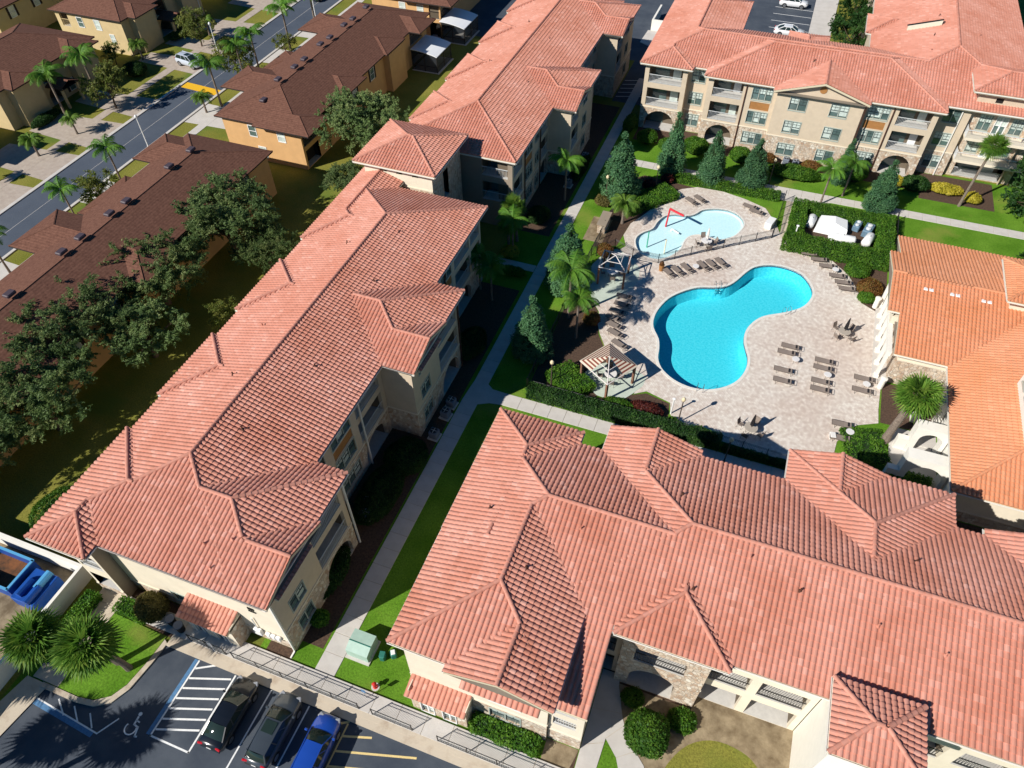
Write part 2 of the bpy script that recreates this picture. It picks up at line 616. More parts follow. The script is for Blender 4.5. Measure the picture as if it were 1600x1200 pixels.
class Prim:
    """hip or gable roof over a rectangle; axis = direction of the ridge, h0/h1 = hipped at the low / high end"""

    def __init__(s, x0, x1, y0, y1, axis, h0=True, h1=True, z0=9.1, k=0.31, bias=0.0, solid=True):
        s.r = (x0, x1, y0, y1)
        s.axis, s.h0, s.h1, s.z0, s.k, s.bias, s.solid = axis, h0, h1, z0 + bias, k, bias, solid
        s.half = (x1 - x0) / 2 if axis == 'y' else (y1 - y0) / 2
        s.len = (y1 - y0) if axis == 'y' else (x1 - x0)
        s.zr = s.z0 + s.half * k

    def height(s, x, y):
        x0, x1, y0, y1 = s.r
        ins = (x >= x0 - 1e-6) & (x <= x1 + 1e-6) & (y >= y0 - 1e-6) & (y <= y1 + 1e-6)
        ds = [x - x0, x1 - x, y - y0, y1 - y]
        if s.axis == 'y':
            use = [0, 1] + ([2] if s.h0 else []) + ([3] if s.h1 else [])
        else:
            use = [2, 3] + ([0] if s.h0 else []) + ([1] if s.h1 else [])
        d = ds[use[0]]
        for i in use[1:]:
            d = np.minimum(d, ds[i])
        return np.where(ins, s.z0 + s.k * d, -1e9)

    def planes(s):
        """(corner point on the eave, along-eave direction, inward direction, [(a, dist)...] outline)"""
        x0, x1, y0, y1 = s.r
        h, e0, e1 = s.half, (s.half if s.h0 else 0), (s.half if s.h1 else 0)
        out = []
        L = s.len
        side = [(0, 0), (L, 0), (L - e1, h), (e0, h)]
        end = [(0, 0), (2 * h, 0), (h, h)]
        if s.axis == 'y':
            out.append((Vector((x1, y0, s.z0)), Vector((0, 1, 0)), Vector((-1, 0, 0)), side, y0))
            out.append((Vector((x0, y1, s.z0)), Vector((0, -1, 0)), Vector((1, 0, 0)), [(L - a, d) for a, d in reversed(side)], -y1))
            if s.h0:
                out.append((Vector((x0, y0, s.z0)), Vector((1, 0, 0)), Vector((0, 1, 0)), end, x0))
            if s.h1:
                out.append((Vector((x1, y1, s.z0)), Vector((-1, 0, 0)), Vector((0, -1, 0)), end, -x1))
        else:
            out.append((Vector((x0, y0, s.z0)), Vector((1, 0, 0)), Vector((0, 1, 0)), side, x0))
            out.append((Vector((x1, y1, s.z0)), Vector((-1, 0, 0)), Vector((0, -1, 0)), [(L - a, d) for a, d in reversed(side)], -x1))
            if s.h0:
                out.append((Vector((x0, y1, s.z0)), Vector((0, -1, 0)), Vector((1, 0, 0)), end, -y1))
            if s.h1:
                out.append((Vector((x1, y0, s.z0)), Vector((0, 1, 0)), Vector((-1, 0, 0)), end, y0))
        return out

    def caps(s):
        """ridge and hip lines as (start, end)"""
        x0, x1, y0, y1 = s.r
        h, e0, e1 = s.half, (s.half if s.h0 else 0), (s.half if s.h1 else 0)
        out = []
        if s.axis == 'y':
            m = (x0 + x1) / 2
            a, b = Vector((m, y0 + e0, s.zr)), Vector((m, y1 - e1, s.zr))
            c0, c1 = ((x0, y0), (x1, y0)), ((x0, y1), (x1, y1))
        else:
            m = (y0 + y1) / 2
            a, b = Vector((x0 + e0, m, s.zr)), Vector((x1 - e1, m, s.zr))
            c0, c1 = ((x0, y0), (x0, y1)), ((x1, y0), (x1, y1))
        if (b - a).length > 0.3:
            out.append((a, b))
        if s.h0:
            out += [(Vector((*c, s.z0)), a) for c in c0]
        if s.h1:
            out += [(Vector((*c, s.z0)), b) for c in c1]
        return out


def tile_profile(n):
    """(offset across, height) of one S-shaped tile: a narrow pan and a round roll"""
    p = [(0.0, 0.012), (0.20, 0.0)]
    for i in range(n + 1):
        t = math.pi * i / n
        p.append((0.20 + 0.80 * (1 - math.cos(t)) / 2, 0.092 * math.sin(t) ** 0.85 if 0 < i < n else (0.0 if i == 0 else 0.012)))
    out = [p[0]]
    for q in p[1:]:
        if q[0] - out[-1][0] > 1e-4:
            out.append(q)
    return [(a * TW_, b) for a, b in out]


def clip_poly(poly, edges):
    """clip a list of (u, v, w) against inward half planes (a, b, c): a*u + b*v + c >= 0"""
    for a, b, c in edges:
        if not poly:
            return poly
        out = []
        n = len(poly)
        for i in range(n):
            p, q = poly[i], poly[(i + 1) % n]
            dp, dq = a * p[0] + b * p[1] + c, a * q[0] + b * q[1] + c
            if dp >= 0:
                out.append(p)
            if (dp >= 0) != (dq >= 0):
                t = dp / (dp - dq)
                out.append(tuple(p[k] + (q[k] - p[k]) * t for k in range(3)))
        poly = out
    return poly


def poly_edges(poly):
    es = []
    n = len(poly)
    for i in range(n):
        (x0, y0), (x1, y1) = poly[i], poly[(i + 1) % n]
        if math.hypot(x1 - x0, y1 - y0) < 1e-6:
            continue
        l = math.hypot(x1 - x0, y1 - y0)
        a, b = -(y1 - y0) / l, (x1 - x0) / l
        es.append((a, b, -(a * x0 + b * y0)))
    return es


rng = np.random.default_rng(7)
SINGLE_TILE = {}


def single_tile_mesh(nseg, m):
    key = (nseg, m.name)
    if key not in SINGLE_TILE:
        pr = tile_profile(nseg)
        mb = MB()
        n = len(pr)
        lo = [(a, -0.02, h + 0.072) for a, h in pr]
        hi = [(a, TL_ + 0.03, h + 0.010) for a, h in pr]
        bt = [(a, -0.02, 0.0) for a, h in pr]
        mb.add(lo + hi + bt, [(i, i + 1, n + i + 1, n + i) for i in range(n - 1)] + [(2 * n + i, 2 * n + i + 1, i + 1, i) for i in range(n - 1)])
        me = mb.mesh('tile')
        me.materials.append(m)
        SINGLE_TILE[key] = me
    return SINGLE_TILE[key]


def cap_mesh(m, r=0.135, L=0.40):
    key = ('cap', m.name)
    if key not in SINGLE_TILE:
        mb = MB()
        seg = 6
        vs, fs = [], []
        for (y, rr, dz) in ((-0.02, r * 1.12, 0.02), (L + 0.03, r, 0.0)):
            for k in range(seg + 1):
                t = math.pi * k / seg
                vs.append((rr * math.cos(t), y, dz + rr * 0.95 * math.sin(t) + 0.0))
        for k in range(seg):
            fs.append((k + 1, k, seg + 1 + k, seg + 2 + k))
        fs.append(tuple(range(seg + 1)))
        mb.add(vs, fs)
        me = mb.mesh('ridge_tile')
        me.materials.append(m)
        SINGLE_TILE[key] = me
    return SINGLE_TILE[key]


def tiled_roof(parent, prims, m, mcap, nseg=5, singles=300, fascia=M_FASCIA, single_caps=True, cull_y=None, reach=None, vents=()):
    """lays tiles on every plane of every prim, leaving out what another prim covers.
    The nearest `singles` whole tiles are objects of their own; the rest are one part."""
    roof = bpy.data.objects.new('roof', None)
    COL.objects.link(roof)
    roof.parent = parent
    for i_, P in enumerate(prims):      # hair's breadth between planes that run flush
        P.z0 += 0.004 * i_
        P.zr += 0.004 * i_
    pr = tile_profile(nseg)
    n = len(pr)
    # local template of one tile: (u, v, w)
    tmpl = np.array([(a, -0.02, h + 0.072) for a, h in pr] + [(a, TL_ + 0.03, h + 0.010) for a, h in pr] + [(a, -0.02, 0.0) for a, h in pr])
    tf = np.array([(i, i + 1, n + i + 1, n + i) for i in range(n - 1)] + [(2 * n + i, 2 * n + i + 1, i + 1, i) for i in range(n - 1)])
    whole = []      # (distance, matrix params)
    V, F, T = [], [], []
    PV, PF, PT = [], [], []
    vo = 0
    for pi, P in enumerate(prims):
        kk = math.sqrt(1 + P.k ** 2)
        others = [(qi, Q) for qi, Q in enumerate(prims) if qi != pi]
        for (c, e, inn, poly, phase) in P.planes():
            up = (inn + Vector((0, 0, P.k))) / kk
            nor = e.cross(up).normalized()
            puv = [(a, d * kk) for a, d in poly]
            eds = poly_edges(puv)
            amin, amax = min(a for a, _ in puv), max(a for a, _ in puv)
            vmax = max(v for _, v in puv)
            off = -(phase % TW_)
            ii = np.arange(int((amin - off) // TW_) - 1, int((amax - off) // TW_) + 2)
            jj = np.arange(0, int(vmax // TL_) + 1)
            I, J = np.meshgrid(ii, jj)
            U, W = off + I.ravel() * TW_, J.ravel() * TL_
            cs = np.stack([np.stack([U + du, W + dv], 1) for du, dv in ((0, 0), (TW_, 0), (TW_, TL_), (0, TL_), (TW_ / 2, TL_ / 2))], 1)
            dist = np.min(np.stack([a * cs[..., 0] + b * cs[..., 1] + cc for a, b, cc in eds], -1), -1)
            some = dist.max(1) > 0.01
            full = dist.min(1) > -0.012
            hx = c.x + e.x * cs[..., 0] + up.x * cs[..., 1]
            hy = c.y + e.y * cs[..., 0] + up.y * cs[..., 1]
            hz = c.z + up.z * cs[..., 1]
            cov = np.full(hx.shape, -1e9)
            for qi, Q in others:
                lim = (Q.height(hx, hy) - hz)
                lim = np.where(np.abs(lim) < 0.045, (1.0 if qi < pi else -1.0), lim)
                cov = np.maximum(cov, lim)
            vis = ~(cov.min(1) > 0.03)
            keep = some & vis
            if cull_y is not None:
                keep &= hy.max(1) < cull_y
            uu, ww, fl = U[keep], W[keep], full[keep]
            cov_any = cov[keep].max(1) > -0.10
            E3, U3, N3, C3 = (np.array(q) for q in (e, up, nor, c))
            k0 = np.nonzero(fl)[0]
            base = C3 + np.outer(uu[k0], E3) + np.outer(ww[k0], U3)
            ctr = base + E3 * TW_ / 2 + U3 * TL_ / 2
            facing = ((np.array([0, 0, CAMZ]) - ctr) @ N3) > 0
            dcam = np.linalg.norm(ctr - np.array([0, 0, CAMZ]), axis=1)
            for b_, d_, f_, ca, ct in zip(base, dcam, facing, cov_any[k0], ctr):
                whole.append((d_ + (0 if (f_ and not ca and in_frame(*ct, m=-10)) else 1e5), b_, E3, U3, N3))
            for t in np.nonzero(~fl)[0]:
                du, dv = uu[t], ww[t]
                tt = float(rng.random())
                for q in tf:
                    pg = clip_poly([(tmpl[i][0] + du, tmpl[i][1] + dv, tmpl[i][2]) for i in q], [(a, b, cc + (0.03 if (abs(a) < 1e-6 and b > 0) else 0.0)) for (a, b, cc) in eds])
                    if len(pg) > 2:
                        o = len(PV)
                        for (a, v_, w_) in pg:
                            PV.append(C3 + E3 * a + U3 * v_ + N3 * w_)
                        PF.append(tuple(range(o, o + len(pg))))
                        PT.append(tt)
    whole.sort(key=lambda q: q[0])
    one = [q for q in whole[:singles] if q[0] < 9e4 and (reach is None or q[0] < reach)]
    rest = whole[len(one):]
    sm = single_tile_mesh(nseg, m)
    for d_, b_, E3, U3, N3 in one:
        o = bpy.data.objects.new('tile', sm)
        COL.objects.link(o)
        o.parent = roof
        o.matrix_local = Matrix(((E3[0], U3[0], N3[0], b_[0]), (E3[1], U3[1], N3[1], b_[1]), (E3[2], U3[2], N3[2], b_[2]), (0, 0, 0, 1)))
    nt = len(tmpl)
    if rest:
        B_ = np.array([q[1] for q in rest])
        E_ = np.array([q[2] for q in rest])
        U_ = np.array([q[3] for q in rest])
        N_ = np.array([q[4] for q in rest])
        vv = B_[:, None, :] + tmpl[None, :, 0:1] * E_[:, None, :] + tmpl[None, :, 1:2] * U_[:, None, :] + tmpl[None, :, 2:3] * N_[:, None, :]
        vv = vv.reshape(-1, 3)
        ff = (tf[None, :, :] + (np.arange(len(rest)) * nt)[:, None, None]).reshape(-1, 4)
        tint = np.repeat(rng.random(len(rest)), len(tf))
    else:
        vv, ff, tint = np.zeros((0, 3)), np.zeros((0, 4), int), np.zeros(0)
    allv = vv.tolist() + [tuple(p) for p in PV]
    o0 = len(vv)
    allf = ff.tolist() + [tuple(i + o0 for i in f) for f in PF]
    me = bpy.data.meshes.new('tiles')
    me.from_pydata(allv, [], allf)
    at = me.attributes.new('tint', 'FLOAT', 'FACE')
    at.data.foreach_set('value', np.concatenate([tint, np.array(PT)]).astype(np.float32))
    o = obj('tile_field', me, m, roof)
    o['kind'] = 'stuff'
    # ridge and hip caps
    cm = cap_mesh(mcap)
    ncap = 0
    CV = MB()
    for pi, P in enumerate(prims):
        for a, b in P.caps():
            L = (b - a).length
            d = (b - a) / L
            side = d.cross(Vector((0, 0, 1))).normalized()
            upv = side.cross(d).normalized()
            k = int(L / 0.40)
            if k < 1:
                continue
            st = L / k
            for i in range(k):
                p = a + d * (i * st)
                mid = p + d * st * 0.5
                hid = False
                for qi, Q in enumerate(prims):
                    if qi != pi and float(Q.height(np.array(mid.x), np.array(mid.y))) > mid.z - 0.03 - (0.03 if qi < pi else -0.03):
                        hid = True
                if hid or (cull_y is not None and mid.y > cull_y):
                    continue
                p = p + upv * 0.055
                Mx = Matrix(((side.x, d.x, upv.x, p.x), (side.y, d.y, upv.y, p.y), (side.z, d.z, upv.z, p.z), (0, 0, 0, 1)))
                if single_caps and ncap < 300:
                    q = bpy.data.objects.new('ridge_tile', cm)
                    COL.objects.link(q)
                    q.parent = roof
                    q.matrix_local = Mx
                    ncap += 1
                else:
                    CV.add([Mx @ v.co for v in cm.vertices], [tuple(f.vertices) for f in cm.polygons], float(rng.random()) * 0.99 + 0.01)
    if CV.v:
        tag(CV.build('ridge_caps', mcap, roof), kind='stuff')
    # boards under the tiles, eave fascia and soffit
    dk, fa, so, gu = MB(), MB(), MB(), MB()
    for P in prims:
        if not P.solid:
            continue
        for (c, e, inn, poly, _) in P.planes():
            dk.add([c + e * a + inn * d + Vector((0, 0, P.k * d - 0.008)) for a, d in poly], [tuple(range(len(poly)))])
            a0, a1 = poly[0][0], poly[1][0]
            if poly[0][1] > 1e-6:
                a0, a1 = min(a for a, d in poly if d < 1e-6), max(a for a, d in poly if d < 1e-6)
            p, q = c + e * a0, c + e * a1
            i_ = inn * 0.06
            g0, g1 = -inn * 0.11, -inn * 0.002
            gu.add([p + g0 + Vector((0, 0, -.03)), q + g0 + Vector((0, 0, -.03)), q + g0 + Vector((0, 0, -.13)), p + g0 + Vector((0, 0, -.13)), p + g1 + Vector((0, 0, -.13)), q + g1 + Vector((0, 0, -.13)), p + g0 * .8 + Vector((0, 0, -.03)), q + g0 * .8 + Vector((0, 0, -.03)), p + g0 * .8 + Vector((0, 0, -.10)), q + g0 * .8 + Vector((0, 0, -.10)), p + g1 + Vector((0, 0, -.10)), q + g1 + Vector((0, 0, -.10))],
                   [(0, 3, 2, 1), (3, 4, 5, 2), (0, 1, 7, 6), (6, 7, 9, 8), (8, 9, 11, 10)])
            fa.add([p + Vector((0, 0, -.02)), q + Vector((0, 0, -.02)), q + Vector((0, 0, -.26)), p + Vector((0, 0, -.26)),
                    p + i_ + Vector((0, 0, -.26)), q + i_ + Vector((0, 0, -.26))], [(0, 3, 2, 1), (3, 4, 5, 2)])
        x0, x1, y0, y1 = P.r
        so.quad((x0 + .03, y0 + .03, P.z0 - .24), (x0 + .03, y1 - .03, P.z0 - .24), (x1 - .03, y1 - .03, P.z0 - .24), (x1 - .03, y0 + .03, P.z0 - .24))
        m_ = P.half
        for hh, yy, dr in ((P.h0, 0, 1), (P.h1, 1, -1)):
            if not hh:   # rake boards along an open gable
                if P.axis == 'y':
                    yv = (y0, y1)[yy]
                    pts = [(x0, yv, P.z0), ((x0 + x1) / 2, yv, P.zr), (x1, yv, P.z0)]
                else:
                    xv = (x0, x1)[yy]
                    pts = [(xv, y0, P.z0), (xv, (y0 + y1) / 2, P.zr), (xv, y1, P.z0)]
                for a, b in ((pts[0], pts[1]), (pts[1], pts[2])):
                    fa.add([(a[0], a[1], a[2] + .02), (b[0], b[1], b[2] + .02), (b[0], b[1], b[2] - .22), (a[0], a[1], a[2] - .22)], [(0, 1, 2, 3)])
    dk.build('roof_deck', m, roof)
    fa.build('fascia', fascia, roof)
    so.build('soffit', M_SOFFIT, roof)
    gu.build('gutter', M_GUTTER, roof)
    for (vx, vy) in vents:
        z = max(float(P.height(np.array(vx), np.array(vy))) for P in prims)
        v = MB()
        v.tube([(vx, vy, z - .05), (vx, vy, z + .38)], .055, 8)
        v.lathe([(.14, z + .02), (.10, z + .14), (.06, z + .16)], 8, (vx, vy))
        v.build('vent_pipe', M_PIPE if (int(vx * 7) % 2) else m, roof)
    return roof
# ------------------------------------------------------------------ walls with real openings
class Wall:
    """one straight wall face. o = ground corner, d = direction along it (viewer sees it with d pointing right)"""

    def __init__(s, parent, o, d, length, z0, z1, openings, mat_up, zs=3.05, mat_lo=None, name='wall', band=True):
        s.o, s.d = Vector((o[0], o[1], 0)), Vector((d[0], d[1], 0)).normalized()
        s.n = Vector((s.d.y, -s.d.x, 0))
        s.parent = parent
        mat_lo = mat_lo or mat_up
        us = sorted({0.0, length, *[q[0] for q in openings], *[q[1] for q in openings]})
        zz = {z0, z1, *[q[2] for q in openings], *[q[3] for q in openings]}
        if z0 < zs < z1 and mat_lo is not mat_up:
            zz.add(zs)
        zz = sorted(zz)
        up, lo = MB(), MB()
        for i in range(len(us) - 1):
            for j in range(len(zz) - 1):
                uc, zc = (us[i] + us[i + 1]) / 2, (zz[j] + zz[j + 1]) / 2
                if any(q[0] < uc < q[1] and q[2] < zc < q[3] for q in openings):
                    continue
                (lo if zc < zs else up).quad(s.P(us[i], zz[j]), s.P(us[i + 1], zz[j]), s.P(us[i + 1], zz[j + 1]), s.P(us[i], zz[j + 1]))
        for q in openings:
            mb = lo if (q[2] + q[3]) / 2 < zs else up
            kind = q[4]
            dep = {'balc': 1.9, 'arch': 2.0, 'dark': 0.9, 'corr': 1.8}.get(kind, 0.14)
            u0, u1, a0, a1 = q[:4]
            if kind in ('arch', 'archthru'):
                rv = .35 if kind == 'arch' else q[5]
                r = (u1 - u0) / 2
                zs_ = a1 - r * 0.95
                n = 10
                arc = [(u0 + r - r * math.cos(math.pi * t / n), zs_ + r * 0.95 * math.sin(math.pi * t / n)) for t in range(n + 1)]
                for k in range(n):
                    (p, pz), (w, wz) = arc[k], arc[k + 1]
                    mb.quad(s.P(p, pz), s.P(w, wz), s.P(w, a1), s.P(p, a1))
                    mb.quad(s.P(w, wz), s.P(p, pz), s.P(p, pz, rv), s.P(w, wz, rv))
                for uu in (u0, u1):
                    mb.quad(s.P(uu, a0), s.P(uu, zs_), s.P(uu, zs_, rv), s.P(uu, a0, rv))
            else:
                for a, b in (((u0, a0), (u0, a1)), ((u0, a1), (u1, a1)), ((u1, a1), (u1, a0)), ((u1, a0), (u0, a0))):
                    mb.quad(s.P(*a), s.P(*b), s.P(*b, min(dep, .35)), s.P(*a, min(dep, .35)))
            s.fill(q, dep)
        if up.f:
            up.build(name, mat_up, parent)
        if lo.f:
            lo.build(('stone_' + name) if mat_lo is M_STONE else name, mat_lo, parent)
        if band and mat_lo is M_STONE and z0 < zs:
            mbd = MB()
            segs = []
            cur = 0.0
            for q in sorted([q for q in openings if q[2] < zs + .12 and q[3] > zs - .02]):
                segs.append((cur, q[0]))
                cur = q[1]
            segs.append((cur, length))
            for a, b in segs:
                if b - a > .05:
                    mbd.add([s.P(a, zs, -.06), s.P(b, zs, -.06), s.P(b, zs + .14, -.06), s.P(a, zs + .14, -.06), s.P(a, zs, .0), s.P(b, zs, .0), s.P(b, zs + .14, .0), s.P(a, zs + .14, .0)],
                            [(0, 1, 2, 3), (3, 2, 6, 7), (4, 5, 1, 0), (4, 0, 3, 7), (1, 5, 6, 2)])
            if mbd.f:
                mbd.build('string_course', M_STUCCOD, parent)

    def P(s, u, z, depth=0.0):
        return s.o + s.d * u - s.n * depth + Vector((0, 0, z))

    def bx(s, mb, u0, u1, z0, z1, d0, d1):
        """box between depths d0 (outer) and d1 (inner)"""
        return mb.add([s.P(u0, z0, d0), s.P(u1, z0, d0), s.P(u1, z1, d0), s.P(u0, z1, d0), s.P(u0, z0, d1), s.P(u1, z0, d1), s.P(u1, z1, d1), s.P(u0, z1, d1)],
                      [(0, 1, 2, 3), (4, 7, 6, 5), (0, 4, 5, 1), (1, 5, 6, 2), (2, 6, 7, 3), (3, 7, 4, 0)])

    def fill(s, q, dep):
        u0, u1, z0, z1, kind = q[:5]
        opt = q[5] if len(q) > 5 else None
        par = s.parent
        if kind in ('win', 'win3', 'winw'):
            n = 3 if kind == 'win3' else 2
            fm = M_FRAMEW if kind == 'winw' else M_FRAME
            mb = MB()
            t = 0.09
            for a, b, c, d in ((u0 - .07, u1 + .07, z0 - .12, z0), (u0 - .07, u1 + .07, z1, z1 + .10), (u0 - .07, u0, z0, z1), (u1, u1 + .07, z0, z1)):
                s.bx(mb, a, b, c, d, -.05, -.002)
            for k in range(1, n):
                um = u0 + (u1 - u0) * k / n
                s.bx(mb, um - .045, um + .045, z0, z1, .03, .10)
            w = mb.build('window', fm, par)
            db = MB()
            zm = z0 + (z1 - z0) * 0.5
            for k in range(n):
                a, b = u0 + (u1 - u0) * k / n + (.045 if k else 0), u0 + (u1 - u0) * (k + 1) / n - (.045 if k < n - 1 else 0)
                s.bx(db, a, b, zm - .03, zm + .03, .05, .10)
                for c, d in ((a, a + .04), (b - .04, b)):
                    s.bx(db, c, d, z0, z1, .06, .10)
                s.bx(db, (a + b) / 2 - .015, (a + b) / 2 + .015, zm, z1, .07, .10)
                s.bx(db, a, b, (zm + z1) / 2 - .015, (zm + z1) / 2 + .015, .07, .10)
            db.build('sash', M_FRAMED if kind != 'winw' else M_FRAMEW, w)
            for k in range(n):
                a, b = u0 + (u1 - u0) * k / n, u0 + (u1 - u0) * (k + 1) / n
                zb = z0 + (z1 - z0) * RNG.choice((0.5, 0.5, 0.35, 1.0, 0.12))
                g = MB()
                if zb > z0 + .05:
                    g.quad(s.P(a, z0, .105), s.P(b, z0, .105), s.P(b, zb, .105), s.P(a, zb, .105))
                    g.build('pane', M_GLASS, w)
                if zb < z1 - .05:
                    h = MB()
                    h.quad(s.P(a, zb, .105), s.P(b, zb, .105), s.P(b, z1, .105), s.P(a, z1, .105))
                    h.build('pane', M_BLINDSKY, w)
        elif kind in ('balc', 'arch', 'corr', 'dark'):
            mb = MB()
            zt = z1
            s0 = .35 if kind != 'dark' else .0
            mb.quad(s.P(u0, z0, dep), s.P(u1, z0, dep), s.P(u1, zt, dep), s.P(u0, zt, dep))
            mb.quad(s.P(u0, z0, s0), s.P(u0, z0, dep), s.P(u0, zt, dep), s.P(u0, zt, s0))
            mb.quad(s.P(u1, z0, dep), s.P(u1, z0, s0), s.P(u1, zt, s0), s.P(u1, zt, dep))
            mb.quad(s.P(u0, zt, s0), s.P(u0, zt, dep), s.P(u1, zt, dep), s.P(u1, zt, s0))
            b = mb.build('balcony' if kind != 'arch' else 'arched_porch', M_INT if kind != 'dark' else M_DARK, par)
            fl = MB()
            fl.quad(s.P(u0, z0 + .004, .0), s.P(u1, z0 + .004, .0), s.P(u1, z0 + .004, dep), s.P(u0, z0 + .004, dep))
            fl.build('floor', M_BFLOOR, b)
            if kind in ('balc', 'arch'):
                g = MB()
                w = u1 - u0
                s.bx(g, u0 + w * .12, u0 + w * .55, z0 + .05, z0 + 2.1, dep - .05, dep - .01)
                g.build('sliding_door', M_GLASS, b)
            if kind == 'balc':
                g = MB()
                s.bx(g, u0 + w * .66, u0 + w * .9, z0 + .05, z0 + 2.05, dep - .05, dep - .01)
                g.build('door', M_FRAMEW if RNG.random() < .5 else M_BLINDSKY, b)
            if kind in ('balc', 'corr') and opt != 'open':
                r = MB()
                s.bx(r, u0, u1, z0 + 1.02, z0 + 1.08, .06, .11)
                s.bx(r, u0, u1, z0 + .08, z0 + .12, .07, .10)
                nb = int((u1 - u0) / .16)
                for k in range(1, nb):
                    a = u0 + (u1 - u0) * k / nb
                    s.bx(r, a - .012, a + .012, z0 + .12, z0 + 1.02, .075, .095)
                r.build('railing', opt or M_RAIL, b)
        elif kind == 'panel':
            mb = MB()
            mb.quad(s.P(u0, z0, .06), s.P(u1, z0, .06), s.P(u1, z1, .06), s.P(u0, z1, .06))
            mb.build('wall_panel', M_BROWNP, par)
        elif kind == 'vent':
            mb = MB()
            mb.quad(s.P(u0, z0, .1), s.P(u1, z0, .1), s.P(u1, z1, .1), s.P(u0, z1, .1))
            mb.build('small_window', M_DARK, par)


RNG = random.Random(11)


def column_of(u0, u1, what, zs=(0.9, 4.0, 7.05), h=1.5):
    """a stack of the same opening on three floors"""
    return [(u0, u1, z, z + h, what) for z in zs]


def balc_stack(u0, u1, arch=True):
    out = [(u0, u1, 3.35, 5.75, 'balc'), (u0, u1, 6.45, 8.75, 'balc')]
    if arch:
        out.append((u0 + .15, u1 - .15, 0.12, 2.75, 'arch'))
    return out


def trip_stack(u0, u1):
    return [(u0, u1, 0.9, 2.45, 'win3'), (u0, u1, 3.75, 5.3, 'win3'), (u0, u1, 5.55, 6.55, 'panel'), (u0, u1, 6.85, 8.4, 'win3')]


def plain(parent, x0, x1, y0, y1, z1, sides, mat_up=M_STUCCO, mat_lo=None, zs=3.05):
    """blank walls on the named sides of a block"""
    S = {'-y': ((x0, y0), (1, 0), x1 - x0), '+x': ((x1, y0), (0, 1), y1 - y0), '+y': ((x1, y1), (-1, 0), x1 - x0), '-x': ((x0, y1), (0, -1), y1 - y0)}
    for k in sides:
        o, d, L = S[k]
        Wall(parent, o, d, L, 0, z1, [], mat_up, zs, mat_lo)


def gable_face(parent, pts, m, name='gable_wall'):
    mb = MB()
    mb.add(pts, [tuple(range(len(pts)))])
    return mb.build(name, m, parent)


def pent(parent, c, e, inn, L, depth, z, k=0.45, m=M_TILE):
    """small tiled skirt roof: c = outer corner at the eave, e along, inn towards the wall"""
    kk = math.sqrt(1 + k * k)
    up = (inn + Vector((0, 0, k))) / kk
    nor = e.cross(up).normalized()
    sm = single_tile_mesh(5, m)
    pt = bpy.data.objects.new('skirt_roof', None)
    COL.objects.link(pt)
    pt.parent = parent
    nu, nv = max(1, round(L / TW_)), max(1, round(depth * kk / TL_))
    su, sv = L / (nu * TW_), depth * kk / (nv * TL_)
    for i in range(nu):
        for j in range(nv):
            b_ = c + e * (i * TW_ * su) + up * (j * TL_ * sv)
            o = bpy.data.objects.new('tile', sm)
            COL.objects.link(o)
            o.parent = pt
            o.matrix_local = Matrix(((e.x * su, up.x * sv, nor.x, b_.x), (e.y * su, up.y * sv, nor.y, b_.y), (e.z * su, up.z * sv, nor.z, b_.z), (0, 0, 0, 1)))
    mb = MB()
    a, b = c, c + e * L
    mb.add([a, b, b + inn * depth + Vector((0, 0, k * depth)), a + inn * depth + Vector((0, 0, k * depth)),
            a + Vector((0, 0, -.16)), b + Vector((0, 0, -.16)), b + inn * depth + Vector((0, 0, -.16)), a + inn * depth + Vector((0, 0, -.16))],
           [(0, 1, 2, 3), (4, 5, 1, 0), (5, 6, 2, 1), (7, 4, 0, 3), (4, 7, 6, 5)])
    o = mb.build('skirt_deck', M_FASCIA, pt)
    o.location.z = -0.012
    return pt


def downspout(parent, x, y, z0, z1, m=M_PIPE, foot=(0, 0)):
    mb = MB()
    mb.box(x - .06, x + .06, y - .06, y + .06, z0, z1)
    if foot != (0, 0):
        fx, fy = foot
        mb.box(min(x, x + fx) - .06, max(x, x + fx) + .06, min(y, y + fy) - .06, max(y, y + fy) + .06, z0 - .02, z0 + .1)
    return mb.build('downspout', m, parent)
# ------------------------------------------------------------------ the apartment blocks
X_, Y_ = Vector((1, 0, 0)), Vector((0, 1, 0))


def bump_west(y0, y1, x=-39.03):
    return Prim(x, x + 9, y0, y1, 'x', True, False)


def wing_east(x, y0, y1, xin=-33.0):
    return Prim(xin, x, y0, y1, 'x', False, True)


# ---- long block on the left
A = thing('apartment_block', 'long three storey apartment block with red tile roof running up the left, beside the oaks', 'building', (-31.5, 13.0, 0))
A.location = (0, 0, 0)
primsA = [Prim(-38.65, -24.15, 12.95, 56.9, 'y'),
          wing_east(-21.6, 12.95, 23.7), wing_east(-21.4, 33.9, 44.5),
          Prim(-30, -21.3, 12.95, 19.5, 'x', False, False), Prim(-30, -21.2, 33.9, 40.25, 'x', False, False),
          bump_west(12.95, 21.6), bump_west(25.2, 32.2), bump_west(35.5, 42.6), bump_west(46.2, 53.2),
          Prim(-39.15, -34.35, 11.8, 15.4, 'y', True, False), Prim(-39.03, -34.05, 50, 59.5, 'y', False, False)]
roofA = tiled_roof(A, primsA, M_TILE, M_RIDGE, 5, 300, vents=[(-29.6, 23.5), (-28.5, 41.5), (-29.5, 48.2), (-34.6, 33.5), (-33.4, 27.8), (-25.5, 16.0), (-27.2, 15.2), (-26.0, 14.0), (-33.0, 45.0), (-28.2, 31.0)])
ZT = 8.9
